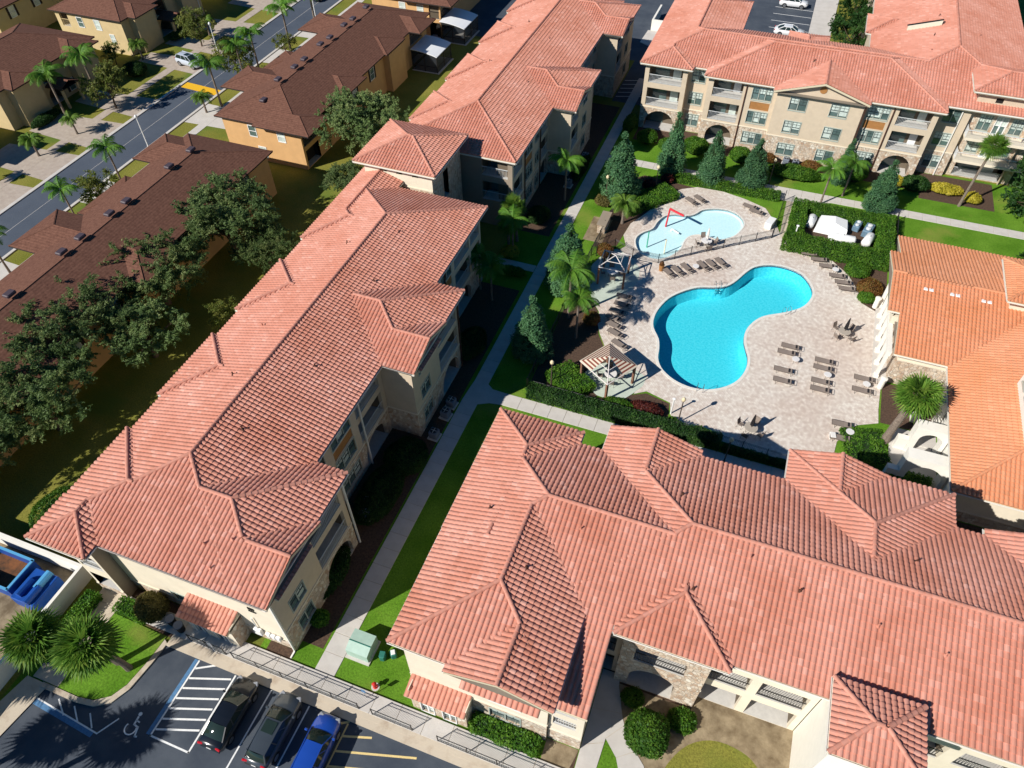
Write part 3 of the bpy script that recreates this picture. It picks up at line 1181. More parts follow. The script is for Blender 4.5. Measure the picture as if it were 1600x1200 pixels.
# east side, near wing
Wall(A, (-22.06, 13.86), (0, 1), 9.2, 0, ZT, [(1.2, 2.9, 3.9, 5.35, 'win'), (1.2, 2.9, 0.9, 2.35, 'win'), (1.2, 2.9, 6.9, 8.2, 'win')] + balc_stack(4.9, 8.7), M_STUCCO, mat_lo=M_STONE)
Wall(A, (-24.75, 23.06), (0, 1), 11.4, 0, ZT, column_of(0.5, 2.1, 'win', (0.9, 3.9, 6.9)) + trip_stack(3.2, 6.0) + balc_stack(6.9, 10.8), M_STUCCO, mat_lo=M_STONE)
Wall(A, (-21.9, 34.5), (0, 1), 9.4, 0, ZT, [(1.2, 2.9, 3.9, 5.35, 'win'), (1.2, 2.9, 0.9, 2.35, 'win'), (1.2, 2.9, 6.9, 8.2, 'win')] + balc_stack(5.0, 8.9), M_STUCCO, mat_lo=M_STONE)
Wall(A, (-24.75, 43.9), (0, 1), 12.4, 0, ZT, column_of(0.3, 1.4, 'win', (0.9, 3.9, 6.9)) + trip_stack(2.2, 5.0) + balc_stack(5.8, 9.4) + balc_stack(9.8, 12.0, False), M_STUCCO, mat_lo=M_STONE)
plain(A, -33, -22.06, 13.86, 23.06, ZT, ['+y'], mat_lo=M_STONE)
plain(A, -33, -21.9, 34.5, 43.9, ZT, ['-y', '+y'], mat_lo=M_STONE)
plain(A, -38.1, -24.75, 13.86, 56.3, ZT, ['-x', '+y'])
# front
Wall(A, (-36.05, 13.86), (1, 0), 13.99, 0, ZT, [(3.6, 5.2, 6.7, 8.2, 'win'), (4.0, 5.6, 0.9, 2.3, 'win')], M_STUCCOD, mat_lo=M_STONE, zs=1.4)
Wall(A, (-38.55, 12.9), (1, 0), 2.5, 0, ZT, [(.25, 2.25, 1.0, 2.9, 'dark'), (.25, 2.25, 4.0, 5.9, 'balc'), (.25, 2.25, 7.0, 8.6, 'balc')], M_STUCCOD, mat_lo=M_STONE, zs=1.0)
plain(A, -38.55, -36.05, 12.9, 13.86, ZT, ['+x', '-x'], mat_up=M_TAUPE)  # taupe puts the shade of the porch sides into their colour
# gable skirts and faces of the two bays
for x, y0, y1 in ((-21.6, 12.95, 19.5), (-21.5, 33.9, 40.25)):
    m = (y0 + y1) / 2
    gable_face(A, [(x - .35, y0 + .5, ZT - .2), (x - .35, y1 - .3, ZT - .2), (x - .35, y1, 9.15), (x - .35, m, 10.0), (x - .35, y0, 9.15)], M_STUCCO)
    pent(A, Vector((x + .35, y0 + 1.0, 8.45)), Y_, -X_, y1 - y0 - 2.4, 0.85, 8.45)
downspout(A, -22.16, 13.76, 0, 8.7, M_GUTTER, (0, -.5))
downspout(A, -21.95, 23.2, 0, 8.7, M_GUTTER)
downspout(A, -24.6, 30.4, 0, 8.8, M_GUTTER)
downspout(A, -21.8, 43.7, 0, 8.8, M_PIPE)
downspout(A, -24.6, 47.2, 0, 8.8, M_PIPE)
# utility porch on the front wall
pent(A, Vector((-30.15, 12.25, 2.9)), X_, Y_, 4.25, 1.65, 2.9, 0.32)
Wall(A, (-30.0, 12.6), (1, 0), 4.1, 0, 2.9, [(.5, 1.5, 0.05, 2.2, 'winw'), (2.3, 3.3, .05, 2.2, 'winw')], M_STUCCOD, zs=0)
plain(A, -30.0, -25.9, 12.6, 13.9, 3.2, ['+x'], mat_up=M_STONE)
plain(A, -30.0, -25.9, 12.6, 13.9, 3.2, ['-x'], mat_up=M_STUCCOD)
mb = MB()
for i in range(4):
    mb.box(-24.55 + i * .13, -24.47 + i * .13, 13.80, 13.85, 5.0, 5.0 + .32)
mb.box(-24.6, -24.0, 13.80, 13.85, 4.7, 4.82)
mb.build('number_plate', M_DARK, A)
mb = MB()
for k in range(3):
    mb.cbox((-23.9 + k * .42, 13.72, 1.5), (.34, .22, .55), 0, .03)
mb.build('electric_meter', M_METALW, A)
mb = MB()
mb.cbox((-24.7, 13.70, 1.55), (.6, .26, .8), 0, .03)
mb.tube([(-24.7, 13.75, 1.9), (-24.7, 13.75, 3.6)], .05)
mb.build('meter_cabinet', M_METALW, A)

# ---- stair tower between the two long blocks
T1 = thing('stair_tower', 'square stair tower with pyramid tile roof and stone side between the two long blocks', 'tower')
tiled_roof(T1, [Prim(-39.15, -29.9, 57.3, 66.0, 'x', z0=11.0)], M_TILE, M_RIDGE, 4, 0, single_caps=False)
Wall(T1, (-38.4, 58.1), (1, 0), 7.75, 0, 10.8, [(1.9, 2.6, 9.9, 10.35, 'vent'), (3.7, 4.4, 9.9, 10.35, 'vent'), (5.5, 6.2, 9.9, 10.35, 'vent')], M_STUCCOD, zs=8.6, mat_lo=M_STONE)
Wall(T1, (-30.65, 58.1), (0, 1), 7.1, 0, 10.8, [(2.6, 3.8, 6.2, 9.4, 'dark')], M_STONE, zs=0)
plain(T1, -38.4, -30.65, 58.1, 65.2, 10.8, ['-x', '+y'])

# ---- the second long block, further away
B = thing('apartment_block', 'far end three storey apartment block with red tile roof at the top centre', 'building')
primsB = [Prim(-38.65, -24.25, 65.4, 111.0, 'y'), wing_east(-21.5, 78.1, 88.9), wing_east(-21.6, 99.7, 110.4),
          Prim(-30, -21.35, 78.1, 84.4, 'x', False, False), Prim(-30, -21.4, 99.7, 106, 'x', False, False),
          bump_west(70.0, 76.9), bump_west(80.3, 87.6), bump_west(91.4, 98.4), bump_west(102, 109)]
tiled_roof(B, primsB, M_TILE, M_RIDGE, 4, 0, single_caps=False, vents=[(-28.0, 70.5), (-29.5, 92), (-34.5, 84.0), (-28.4, 80.4), (-33.6, 96)])
plain(B, -38.1, -24.85, 66.0, 110.4, ZT, ['-x', '+y'])
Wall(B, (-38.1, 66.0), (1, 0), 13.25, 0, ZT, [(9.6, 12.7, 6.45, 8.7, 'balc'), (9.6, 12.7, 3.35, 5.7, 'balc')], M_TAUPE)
Wall(B, (-24.85, 66.0), (0, 1), 12.7, 0, ZT, balc_stack(.5, 3.2, False) + trip_stack(4.2, 6.6) + column_of(7.6, 9.0, 'win', (0.9, 3.9, 6.9)) + balc_stack(9.6, 12.4), M_STUCCO, mat_lo=M_STONE)
Wall(B, (-22.1, 78.7), (0, 1), 9.6, 0, ZT, balc_stack(.6, 3.2, False) + column_of(5.2, 6.8, 'win', (0.9, 3.9, 6.9)), M_STUCCO, mat_lo=M_STONE)
plain(B, -30, -22.1, 78.7, 88.3, ZT, ['-y', '+y'], mat_lo=M_STONE)
Wall(B, (-24.85, 88.3), (0, 1), 12.0, 0, ZT, trip_stack(1.2, 3.6) + balc_stack(5.0, 8.4) + column_of(9.4, 10.8, 'win', (0.9, 3.9, 6.9)), M_STUCCO, mat_lo=M_STONE)
Wall(B, (-22.2, 100.3), (0, 1), 9.5, 0, ZT, balc_stack(.6, 3.2, False) + column_of(5.2, 6.8, 'win', (0.9, 3.9, 6.9)), M_STUCCO, mat_lo=M_STONE)
plain(B, -30, -22.2, 100.3, 109.8, ZT, ['-y'], mat_lo=M_STONE)
for x, y0, y1 in ((-21.75, 78.1, 84.4), (-21.8, 99.7, 106)):
    m = (y0 + y1) / 2
    gable_face(B, [(x, y0 + .3, ZT - .2), (x, y1 - .3, ZT - .2), (x, y1, 9.12), (x, m, 10.0), (x, y0, 9.12)], M_STUCCO)
for y in (69.8, 75.2, 88.2):
    downspout(B, -24.72, y, 0, 8.8, M_PIPE)

# ---- block at the lower right
D = thing('apartment_block', 'large three storey apartment block with red tile roof filling the lower right below the pool', 'building')
primsD = [Prim(-13.42, 40, 19.5, 31.8, 'x', True, False), Prim(-5.1, 40, 19.47, 33.7, 'x', True, False),
          Prim(-5.13, 1.6, 24, 34.3, 'y', False, False), Prim(7.55, 18.5, 26.4, 36.45, 'y', False, True),
          Prim(7.6, 14.17, 26, 36.6, 'y', False, False), Prim(20.35, 27, 24, 34.3, 'y', False, False),
          Prim(-13.45, -6.9, 22, 32.9, 'y', False, True), Prim(-13.4, -2.85, 13.77, 25.6, 'y', True, False),
          Prim(-9.53, -2.84, 13.25, 24, 'y', False, False), Prim(-.85, 6.08, 18.95, 25.5, 'y', True, False)]
roofD = tiled_roof(D, primsD, M_TILE, M_RIDGE, 5, 300, vents=[(-4.6, 24.2), (5.8, 25.6), (9.0, 24.6), (13.5, 24.0), (17.2, 23.6), (-10.8, 24.0), (1.0, 29.0), (15.6, 29.2), (3.0, 22.8), (-7.0, 20.5)])
# the strip of the front slope that runs on down beside the near wing
stripD = []
kkD = math.sqrt(1 + .31 ** 2)
upD = Vector((0, 1, .31)) / kkD
norD = X_.cross(upD).normalized()
st = bpy.data.objects.new('lower_slope', None)
COL.objects.link(st)
st.parent = D
smD = single_tile_mesh(5, M_TILE)
for i in range(7):
    for j in range(14):
        p = Vector((-3.28 + i * TW_, 19.5, 9.1)) - upD * (TL_ * (j + 1))
        o = bpy.data.objects.new('tile', smD)
        COL.objects.link(o)
        o.parent = st
        o.matrix_local = Matrix(((1, upD.x, norD.x, p.x), (0, upD.y, norD.y, p.y), (0, upD.z, norD.z, p.z), (0, 0, 0, 1)))
mb = MB()
mb.add([(-3.3, 14.1, 7.40), (-.95, 14.1, 7.40), (-.95, 19.6, 9.10), (-3.3, 19.6, 9.10), (-3.3, 14.1, 7.2), (-.95, 14.1, 7.2), (-.95, 19.6, 8.9), (-3.3, 19.6, 8.9)],
       [(0, 1, 2, 3), (4, 5, 1, 0), (5, 6, 2, 1), (7, 6, 5, 4)])
mb.build('slope_deck', M_FASCIA, st)
# front walls
Wall(D, (-12.85, 14.3), (1, 0), 9.5, 0, ZT, [(5.6, 7.7, 3.9, 5.4, 'winw'), (5.6, 7.7, 0.95, 2.4, 'win'), (5.6, 7.7, 6.9, 8.0, 'winw')], M_STUCCOD, mat_lo=M_STONE, zs=2.9)
plain(D, -12.85, -3.35, 14.3, 30, ZT, ['-x', '+x'], mat_up=M_STUCCO, mat_lo=M_STONE)
gable_face(D, [(-9.0, 13.72, ZT - .3), (-3.35, 13.72, ZT - .3), (-2.9, 13.72, 9.1), (-6.18, 13.72, 10.05), (-9.5, 13.72, 9.1)], M_STUCCOD)
pent(D, Vector((-8.5, 13.05, 8.2)), X_, Y_, 4.9, .8, 8.2)
pent(D, Vector((-12.75, 12.95, 2.75)), X_, Y_, 4.3, 1.45, 2.75, 0.32)
Wall(D, (-12.5, 13.25), (1, 0), 4.0, 0, 2.75, [(.7, 1.6, 0.05, 2.1, 'winw'), (2.3, 3.2, .05, 2.1, 'winw')], M_STONE, zs=0)
plain(D, -12.5, -8.5, 13.25, 14.3, 3.1, ['+x', '-x'], mat_up=M_STONE)
mb = MB()
for i in range(4):
    mb.box(-9.5 + i * .14, -9.41 + i * .14, 14.22, 14.28, 6.0, 6.3)
mb.build('number_plate', M_DARK, D)
# column of open balconies beside the lower slope
Wall(D, (-3.3, 14.55), (1, 0), 2.2, 0, 7.3, [(.25, 1.75, 3.3, 4.6, 'balc'), (.25, 1.75, 5.4, 6.6, 'balc')], M_STUCCOD, mat_lo=M_STONE, zs=2.0)
plain(D, -3.3, -1.1, 14.55, 20.1, 7.3, ['+x'], mat_up=M_STUCCO)
# open walkways along the front
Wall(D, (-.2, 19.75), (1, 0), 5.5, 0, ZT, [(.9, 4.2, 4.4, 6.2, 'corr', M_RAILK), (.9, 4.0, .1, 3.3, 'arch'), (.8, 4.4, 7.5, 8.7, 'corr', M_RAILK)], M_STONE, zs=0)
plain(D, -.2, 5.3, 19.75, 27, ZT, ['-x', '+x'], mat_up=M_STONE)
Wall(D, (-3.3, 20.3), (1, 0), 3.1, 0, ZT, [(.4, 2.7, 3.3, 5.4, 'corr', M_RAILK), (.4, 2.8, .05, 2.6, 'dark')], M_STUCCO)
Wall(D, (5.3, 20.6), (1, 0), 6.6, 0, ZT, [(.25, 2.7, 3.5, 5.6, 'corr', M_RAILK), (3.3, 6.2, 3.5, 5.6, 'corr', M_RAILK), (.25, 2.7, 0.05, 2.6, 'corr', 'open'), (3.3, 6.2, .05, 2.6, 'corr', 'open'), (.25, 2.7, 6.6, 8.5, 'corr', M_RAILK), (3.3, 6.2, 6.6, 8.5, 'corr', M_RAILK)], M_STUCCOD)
Wall(D, (16.0, 20.6), (1, 0), 20, 0, ZT, [(q, q + 3.0, z, z + 2.1, 'corr', M_RAILK) for q in (.4, 4.2, 8.0, 11.8) for z in (3.5, 6.6)], M_STUCCOD)
plain(D, -12.85, 40, 14.4, 31.2, ZT, ['+y'])
plain(D, -4.6, 1.0, 24, 33.6, ZT, ['+y', '-x', '+x'])
plain(D, 8.1, 17.9, 24, 35.8, ZT, ['+y', '-x', '+x'], mat_lo=M_STONE)
plain(D, 20.9, 26.5, 24, 33.6, ZT, ['+y', '-x'])
plain(D, 1.0, 40, 24, 33.1, ZT, ['+y'])
gable_face(D, [(-4.6, 33.9, ZT - .3), (1.1, 33.9, ZT - .3), (1.5, 33.9, 9.1), (-1.77, 33.9, 10.05), (-5.1, 33.9, 9.1)], M_STUCCO)
gable_face(D, [(8.1, 36.2, ZT - .3), (13.8, 36.2, ZT - .3), (14.1, 36.2, 9.1), (10.9, 36.2, 10.05), (7.65, 36.2, 9.1)], M_STUCCO)
# lift turret standing forward of the front slope
T2 = thing('lift_turret', 'small white turret with its own hipped tile roof at the lower right', 'tower')
tiled_roof(T2, [Prim(11.50, 16.30, 16.2, 20.40, 'x', z0=10.0)], M_TILE, M_RIDGE, 5, 150)
plain(T2, 11.95, 15.85, 16.7, 20.6, 9.8, ['-y', '-x', '+x', '+y'], mat_up=M_WHITE)
Wall(T2, (11.95, 10.0), (1, 0), 5.0, 0, 4.2, [], M_WHITE)
plain(T2, 11.95, 16.95, 10.0, 16.69, 4.2, ['-x'], mat_up=M_WHITE)
sheet('flat_roof', rect(11.95, 16.95, 10.0, 16.69), 4.2, M_WHITE, None, T2)

# ---- block at the upper right
E_ = thing('apartment_block', 'sunlit beige three storey apartment block with red tile roof across the upper right', 'building')
primsE = [Prim(-17.3, 29.3, 94.1, 107.1, 'x', True, False), Prim(-8.9, 19.2, 92.1, 106.4, 'x'),
          Prim(-.3, 10.75, 91.05, 102, 'y', False, False), Prim(-17.3, -10.6, 93.0, 99.5, 'y', True, False),
          Prim(10.0, 29.2, 94.15, 150, 'y', True, False), Prim(-17.3, -6.5, 100.6, 117, 'y', False, True),
          Prim(9.3, 18, 111.7, 118.0, 'x', True, False), Prim(-.4, 4.8, 100, 108.6, 'y', False, True)]
tiled_roof(E_, primsE, M_TILE, M_RIDGE, 4, 0, single_caps=False, cull_y=140, vents=[(-14.6, 104), (3.4, 97.0), (17.0, 108.0), (17.6, 114), (22.4, 110), (16.6, 103.5)])
plain(E_, -16.7, 28.6, 94.7, 106.4, ZT, ['+y', '-x'])
plain(E_, 10.6, 28.6, 94.7, 145, ZT, ['-x', '+x'])
plain(E_, -16.7, -7.1, 97, 116.4, ZT, ['-x', '+x', '+y'])
Wall(E_, (-16.7, 93.6), (1, 0), 5.5, 0, ZT, balc_stack(.55, 4.9), M_STUCCO, mat_lo=M_STONE)
plain(E_, -16.7, -11.2, 93.6, 97, ZT, ['+x', '-x'], mat_up=M_STUCCO, mat_lo=M_STONE)
Wall(E_, (-11.2, 94.7), (1, 0), 2.8, 0, ZT, [(.5, 2.2, z, z + 1.6, 'win') for z in (.9, 3.9, 6.9)], M_STUCCO, mat_lo=M_STONE)
Wall(E_, (-8.4, 92.7), (1, 0), 8.55, 0, ZT, balc_stack(.7, 4.4) + trip_stack(5.6, 8.0), M_STUCCO, mat_lo=M_STONE)
plain(E_, -8.4, 18.6, 92.7, 97, ZT, ['-x', '+x'], mat_up=M_STUCCO, mat_lo=M_STONE)
Wall(E_, (.15, 91.75), (1, 0), 10.15, 0, ZT, [(a, a + 2.0, z, z + 1.55, 'win') for a in (1.7, 6.5) for z in (.7, 3.75, 6.75)], M_STUCCO, mat_lo=M_STONE)
plain(E_, .15, 10.3, 91.75, 93, ZT, ['-x', '+x'], mat_up=M_STUCCO, mat_lo=M_STONE)
gable_face(E_, [(.15, 91.75, ZT), (10.3, 91.75, ZT), (10.3, 91.75, 9.2), (5.22, 91.75, 10.75), (.15, 91.75, 9.2)], M_STUCCO)
mb = MB()
mb.add([(5.22 + .42 * math.cos(t * math.pi / 8), 91.70, 9.75 + .42 * math.sin(t * math.pi / 8)) for t in range(16)], [tuple(range(16))])
mb.build('round_vent', M_BROWNP, E_)
Wall(E_, (10.3, 92.7), (1, 0), 8.3, 0, ZT, trip_stack(.6, 3.0) + balc_stack(4.0, 7.7), M_STUCCO, mat_lo=M_STONE)
Wall(E_, (18.6, 94.7), (1, 0), 3.6, 0, ZT, [(.8, 2.6, z, z + 1.6, 'win') for z in (.9, 3.9, 6.9)], M_STUCCO, mat_lo=M_STONE)
for x, y in ((-3.6, 92.62), (10.45, 91.7), (13.7, 92.62)):
    downspout(E_, x, y, 0, 8.9, M_PIPE, (0, -.9) if x < 0 else (0, 0))
downspout(E_, 21.2, 94.6, 0, 8.9, M_GUTTER)
# light well cut into the north slope
mb = MB()
mb.add([(x, y, 9.1 + (x - 10) * .31 + dz) for y in (110.8, 111.3) for x in (14.0, 17.8) for dz in (-.1, .62)],
       [(0, 2, 3, 1), (4, 5, 7, 6), (1, 3, 7, 5), (0, 1, 5, 4), (2, 6, 7, 3)])
mb.build('light_well', M_STUCCOD, E_)
mb = MB()
mb.add([(x, y, 9.1 + (x - 10) * .31 + .63) for y in (111.0, 111.5) for x in (13.9, 17.9)], [(0, 1, 3, 2)])
mb.build('light_well_cap', M_DARK, E_)
T3 = thing('stair_tower', 'stone faced tower with balconies and hipped roof ending the beige block', 'tower')
tiled_roof(T3, [Prim(21.4, 33, 94.65, 102.0, 'x', z0=11.0)], M_TILE, M_RIDGE, 4, 0, single_caps=False)
Wall(T3, (22.2, 95.3), (1, 0), 7.6, 0, 10.8, [(1.9, 2.7, 9.7, 10.3, 'vent'), (5.0, 5.8, 9.7, 10.3, 'vent'), (1.2, 2.5, 6.3, 8.2, 'win'), (3.0, 4.2, 6.0, 8.2, 'winw'), (4.7, 6.0, 6.3, 8.2, 'win'),
                                              (1.2, 2.5, 3.4, 5.2, 'win'), (3.0, 4.2, 3.1, 5.2, 'winw'), (4.7, 6.0, 3.4, 5.2, 'win'), (1.0, 6.4, .1, 2.4, 'balc', M_RAIL)], M_STUCCO, zs=8.7, mat_lo=M_STONE)
plain(T3, 22.2, 29.8, 95.3, 101.4, 10.8, ['-x', '+x'], mat_lo=M_STONE, zs=8.7)
for z in (3.0, 5.9):
    mb = MB()
    mb.box(22.4, 30.4, 93.6, 95.25, z - .3, z)
    mb.box(29.85, 30.4, 95.25, 99, z - .3, z)
    bl = mb.build('balcony', M_STUCCOD, T3)
    mb = MB()
    mb.box(22.4, 30.4, 93.62, 93.68, z + .95, z + 1.02)
    mb.box(22.4, 22.46, 93.7, 95.25, z + .95, z + 1.02)
    for i in range(40):
        mb.box(22.42 + i * .2, 22.45 + i * .2, 93.63, 93.66, z, z + .95)
    for i in range(8):
        mb.box(22.41, 22.44, 93.75 + i * .19, 93.78 + i * .19, z, z + .95)
    mb.build('railing', M_RAIL, bl)
# ------------------------------------------------------------------ clubhouse at the right
CH = thing('clubhouse', 'clubhouse with bright orange tile roof and white arcade on the right beside the pool deck', 'building')
K1 = 2.1 / 9.15
primsC = [Prim(15.95, 45, 54.85, 73.15, 'x', False, False, 4.3, K1), Prim(14.9, 22, 59.4, 68.6, 'x', False, False, 5.38, K1),
          Prim(20.45, 45, 40.95, 64, 'y', True, False, 4.25, 0.26)]
tiled_roof(CH, primsC, M_TILEC, M_TILEC, 5, 300, reach=90)
plain(CH, 16.7, 44, 55.6, 72.5, 4.2, ['-y', '-x', '+y'], mat_up=M_STUCCOD, mat_lo=M_STONE, zs=3.0)
gable_face(CH, [(16.7, 72.5, 4.1), (16.7, 55.6, 4.1), (16.7, 64.05, 6.25)], M_STUCCOD)
gable_face(CH, [(15.6, 68.4, 4.6), (15.6, 59.6, 4.6), (15.6, 59.6, 5.35), (15.6, 64.0, 6.35), (15.6, 68.4, 5.35)], M_STUCCOD)
mb = MB()
mb.box(15.6, 16.69, 59.6, 68.4, 3.71, 4.6)
mb.build('entrance_bay', M_STUCCOD, CH)
# west arcade of the near block
Wall(CH, (21.2, 55.5), (0, -1), 13.8, 0, 4.15, [(1.6, 4.0, .05, 3.0, 'arch'), (5.4, 7.8, .05, 3.0, 'arch'), (9.4, 11.8, .05, 3.0, 'arch')], M_WHITE)
plain(CH, 21.2, 44, 41.7, 56, 4.15, ['-y'], mat_up=M_STUCCOD, mat_lo=M_STONE, zs=1.2)
# white arched frames standing out towards the pool
for (px0, px1, py0, py1, zt) in ((17.6, 21.1, 43.9, 45.0, 3.5), (18.4, 21.1, 47.6, 48.6, 3.3), (18.9, 21.1, 51.2, 52.1, 3.3)):
    Wall(CH, (px0, py0), (1, 0), px1 - px0, 0, zt, [(.55, px1 - px0 - .35, .05, 2.75, 'archthru', py1 - py0)], M_WHITE)
    Wall(CH, (px1, py1), (-1, 0), px1 - px0, 0, zt, [(.35, px1 - px0 - .55, .05, 2.75, 'archthru', .02)], M_WHITE)
    plain(CH, px0, px1, py0, py1, zt, ['-x'], mat_up=M_WHITE)
    sheet('arch_top', rect(px0, px1, py0, py1), zt, M_WHITE, None, CH)
mb = MB()
for (x0, y0, y1, z) in ((16.7, 43.95, 44.5, 1.5), (17.5, 47.65, 48.2, 1.4)):
    mb.box(x0, x0 + .88, y0, y1, 0, z)
mb.build('buttress', M_WHITE, CH)
# tall white volume breaking through the near roof
mb = MB()
mb.box(25.3, 45, 45.9, 53.2, 4.5, 12.5)
tw = mb.build('white_tower', M_WHITE, CH)
for (ya, yb) in ((49.6, 50.7), (51.4, 52.5)):
    g = MB()
    n = 8
    pts = [(25.27, yb, 6.6), (25.27, ya, 6.6), (25.27, ya, 8.0)] + [(25.27, (ya + yb) / 2 - (yb - ya) / 2 * math.cos(math.pi * t / n), 8.0 + .55 * math.sin(math.pi * t / n)) for t in range(1, n)] + [(25.27, yb, 8.0)]
    g.add(pts, [tuple(range(len(pts)))])
    g.build('window', M_BROWNP, tw)
    g = MB()
    g.box(25.2, 25.28, ya - .12, yb + .12, 6.4, 6.58)
    g.build('sill', M_FRAME, tw)
# lantern with its own roof near the ridge
mb = MB()
mb.box(25.0, 45, 62.4, 67.2, 5.5, 7.4)
ln = mb.build('lantern_wall', M_STUCCOD, CH)
tiled_roof(CH, [Prim(24.3, 46, 61.6, 67.9, 'x', True, False, 7.5, 0.3)], M_TILEC, M_TILEC, 5, 0, single_caps=False)
g = MB()
g.box(27.0, 28.6, 62.34, 62.39, 6.2, 7.1)
g.build('window', M_DARK, ln)
# skylight pairs
for i, x in enumerate((17.9, 20.2, 22.9)):
    g = MB()
    for dx in (0, .5):
        z = 4.3 + (62.6 - 54.85) * K1 + .06
        g.cbox((x + dx, 62.6, z + .06), (.38, .4, .1), 0, .03)
    g.build('skylight', M_FRAMEW, CH)
# colonnade under the west gable
for k in range(7):
    mb = MB()
    y = 56.0 + k * 1.75
    mb.box(15.62, 15.92, y - .16, y + .16, 0, 3.2)
    mb.box(15.55, 15.99, y - .24, y + .24, 0, .35)
    mb.build('column', M_WHITE, CH)
mb = MB()
mb.box(15.56, 15.96, 55.6, 67.0, 3.2, 3.7)
mb.build('lintel', M_WHITE, CH)
# ------------------------------------------------------------------ townhouses on the left with brown shingle roofs
def shingle_mat():
    m = bpy.data.materials.new('brown_shingle')
    m.use_nodes = True
    N, L = m.node_tree.nodes, m.node_tree.links
    b = N['Principled BSDF']
    b.inputs['Roughness'].default_value = 0.95
    b.inputs['Specular IOR Level'].default_value = 0.1
    tc = N.new('ShaderNodeTexCoord')
    n = N.new('ShaderNodeTexNoise')
    n.inputs['Scale'].default_value = 3.2
    n.inputs['Detail'].default_value = 8
    n.inputs['Roughness'].default_value = 0.75
    L.new(tc.outputs['Object'], n.inputs['Vector'])
    r = N.new('ShaderNodeValToRGB')
    e = r.color_ramp.elements
    e[0].position, e[1].position = 0.33, 0.68
    e[0].color, e[1].color = (0.110, 0.050, 0.035, 1), (0.215, 0.105, 0.072, 1)
    L.new(n.outputs['Fac'], r.inputs[0])
    w = N.new('ShaderNodeTexWave')
    w.wave_type = 'BANDS'
    w.bands_direction = 'Z'
    w.inputs['Scale'].default_value = 3.2
    w.inputs['Distortion'].default_value = 0.6
    L.new(tc.outputs['Object'], w.inputs['Vector'])
    mr = N.new('ShaderNodeMapRange')
    mr.inputs['To Min'].default_value = 0.86
    mr.inputs['To Max'].default_value = 1.05
    L.new(w.outputs['Fac'], mr.inputs['Value'])
    mx = N.new('ShaderNodeMix')
    mx.data_type = 'RGBA'
    mx.blend_type = 'MULTIPLY'
    mx.inputs[0].default_value = 1
    L.new(r.outputs[0], mx.inputs[6])
    L.new(mr.outputs[0], mx.inputs[7])
    L.new(mx.outputs[2], b.inputs['Base Color'])
    return m


M_SHING = shingle_mat()
M_PEACH = mat('peach_stucco', (0.60, 0.36, 0.16), 0.9, var=0.05, vscale=1.0)
M_TAN = mat('tan_stucco', (0.58, 0.45, 0.24), 0.9, var=0.05, vscale=1.0)
M_SHUT = mat('dark_shutter', (0.035, 0.025, 0.022), 0.7)
M_VENTB = mat('roof_vent', (0.075, 0.055, 0.065), 0.5)


def shingle_roof(parent, prims, eave=0.16):
    rf = bpy.data.objects.new('roof', None)
    COL.objects.link(rf)
    rf.parent = parent
    for i, P in enumerate(prims):
        P.z0 += .004 * i
        P.zr += .004 * i
        mb, fb = MB(), MB()
        for (c, e, inn, poly, _) in P.planes():
            mb.add([c + e * a + inn * d + Vector((0, 0, P.k * d)) for a, d in poly], [tuple(range(len(poly)))])
            aa = [a for a, d in poly if d < 1e-6]
            p, q = c + e * min(aa), c + e * max(aa)
            fb.add([p, q, q + Vector((0, 0, -eave)), p + Vector((0, 0, -eave))], [(0, 3, 2, 1)])
        x0, x1, y0, y1 = P.r
        fb.quad((x0, y0, P.z0 - eave), (x0, y1, P.z0 - eave), (x1, y1, P.z0 - eave), (x1, y0, P.z0 - eave))
        mb.build('roof_slopes', M_SHING, rf)
        fb.build('eave_board', M_SHUT, rf)
        cb = MB()
        for a, b in P.caps():
            cb.tube([a + Vector((0, 0, -.03)), b + Vector((0, 0, -.03))], .09, 5)
        cb.build('ridge_shingles', M_SHING, rf)
    return rf


def win_shut(parent, W, u, z, w=1.0, h=1.5, shut=True):
    mb = MB()
    for a, b, c, d in ((u, u + w, z - .1, z), (u, u + w, z + h, z + h + .1), (u - .08, u, z - .1, z + h + .1), (u + w, u + w + .08, z - .1, z + h + .1), (u, u + w, z + h / 2 - .03, z + h / 2 + .03)):
        W.bx(mb, a, b, c, d, -.05, 0)
    f = mb.build('window', M_FRAMEW, parent)
    g = MB()
    g.quad(W.P(u, z, -.012), W.P(u + w, z, -.012), W.P(u + w, z + h, -.012), W.P(u, z + h, -.012))
    g.build('pane', RNG.choice((M_GLASS, M_BLINDSKY)), f)
    if shut:
        for a in (u - .48, u + w + .1):
            s = MB()
            W.bx(s, a, a + .38, z - .1, z + h + .1, -.06, -.005)
            s.build('shutter', M_SHUT, f)


def townhouse(label, x0, x1, y0, y1, mw, prims, faces, zt=5.45):
    t = thing('townhouse', label, 'house', group='townhouses along the street')
    shingle_roof(t, prims)
    S = {'-y': ((x0, y0), (1, 0), x1 - x0), '+x': ((x1, y0), (0, 1), y1 - y0), '+y': ((x1, y1), (-1, 0), x1 - x0), '-x': ((x0, y1), (0, -1), y1 - y0)}
    for k in ('-y', '+x', '+y', '-x'):
        o, d, L = S[k]
        W = Wall(t, o, d, L, 0, zt, faces.get(k, {}).get('open', []), mw)
        for q in faces.get(k, {}).get('win', []):
            win_shut(t, W, *q)
    return t


SP = dict(z0=5.6, k=0.33)


def P5(x0, x1, y0, y1, axis, h0=True, h1=True, z0=5.6, k=0.33):
    return Prim(x0, x1, y0, y1, axis, h0, h1, z0, k)


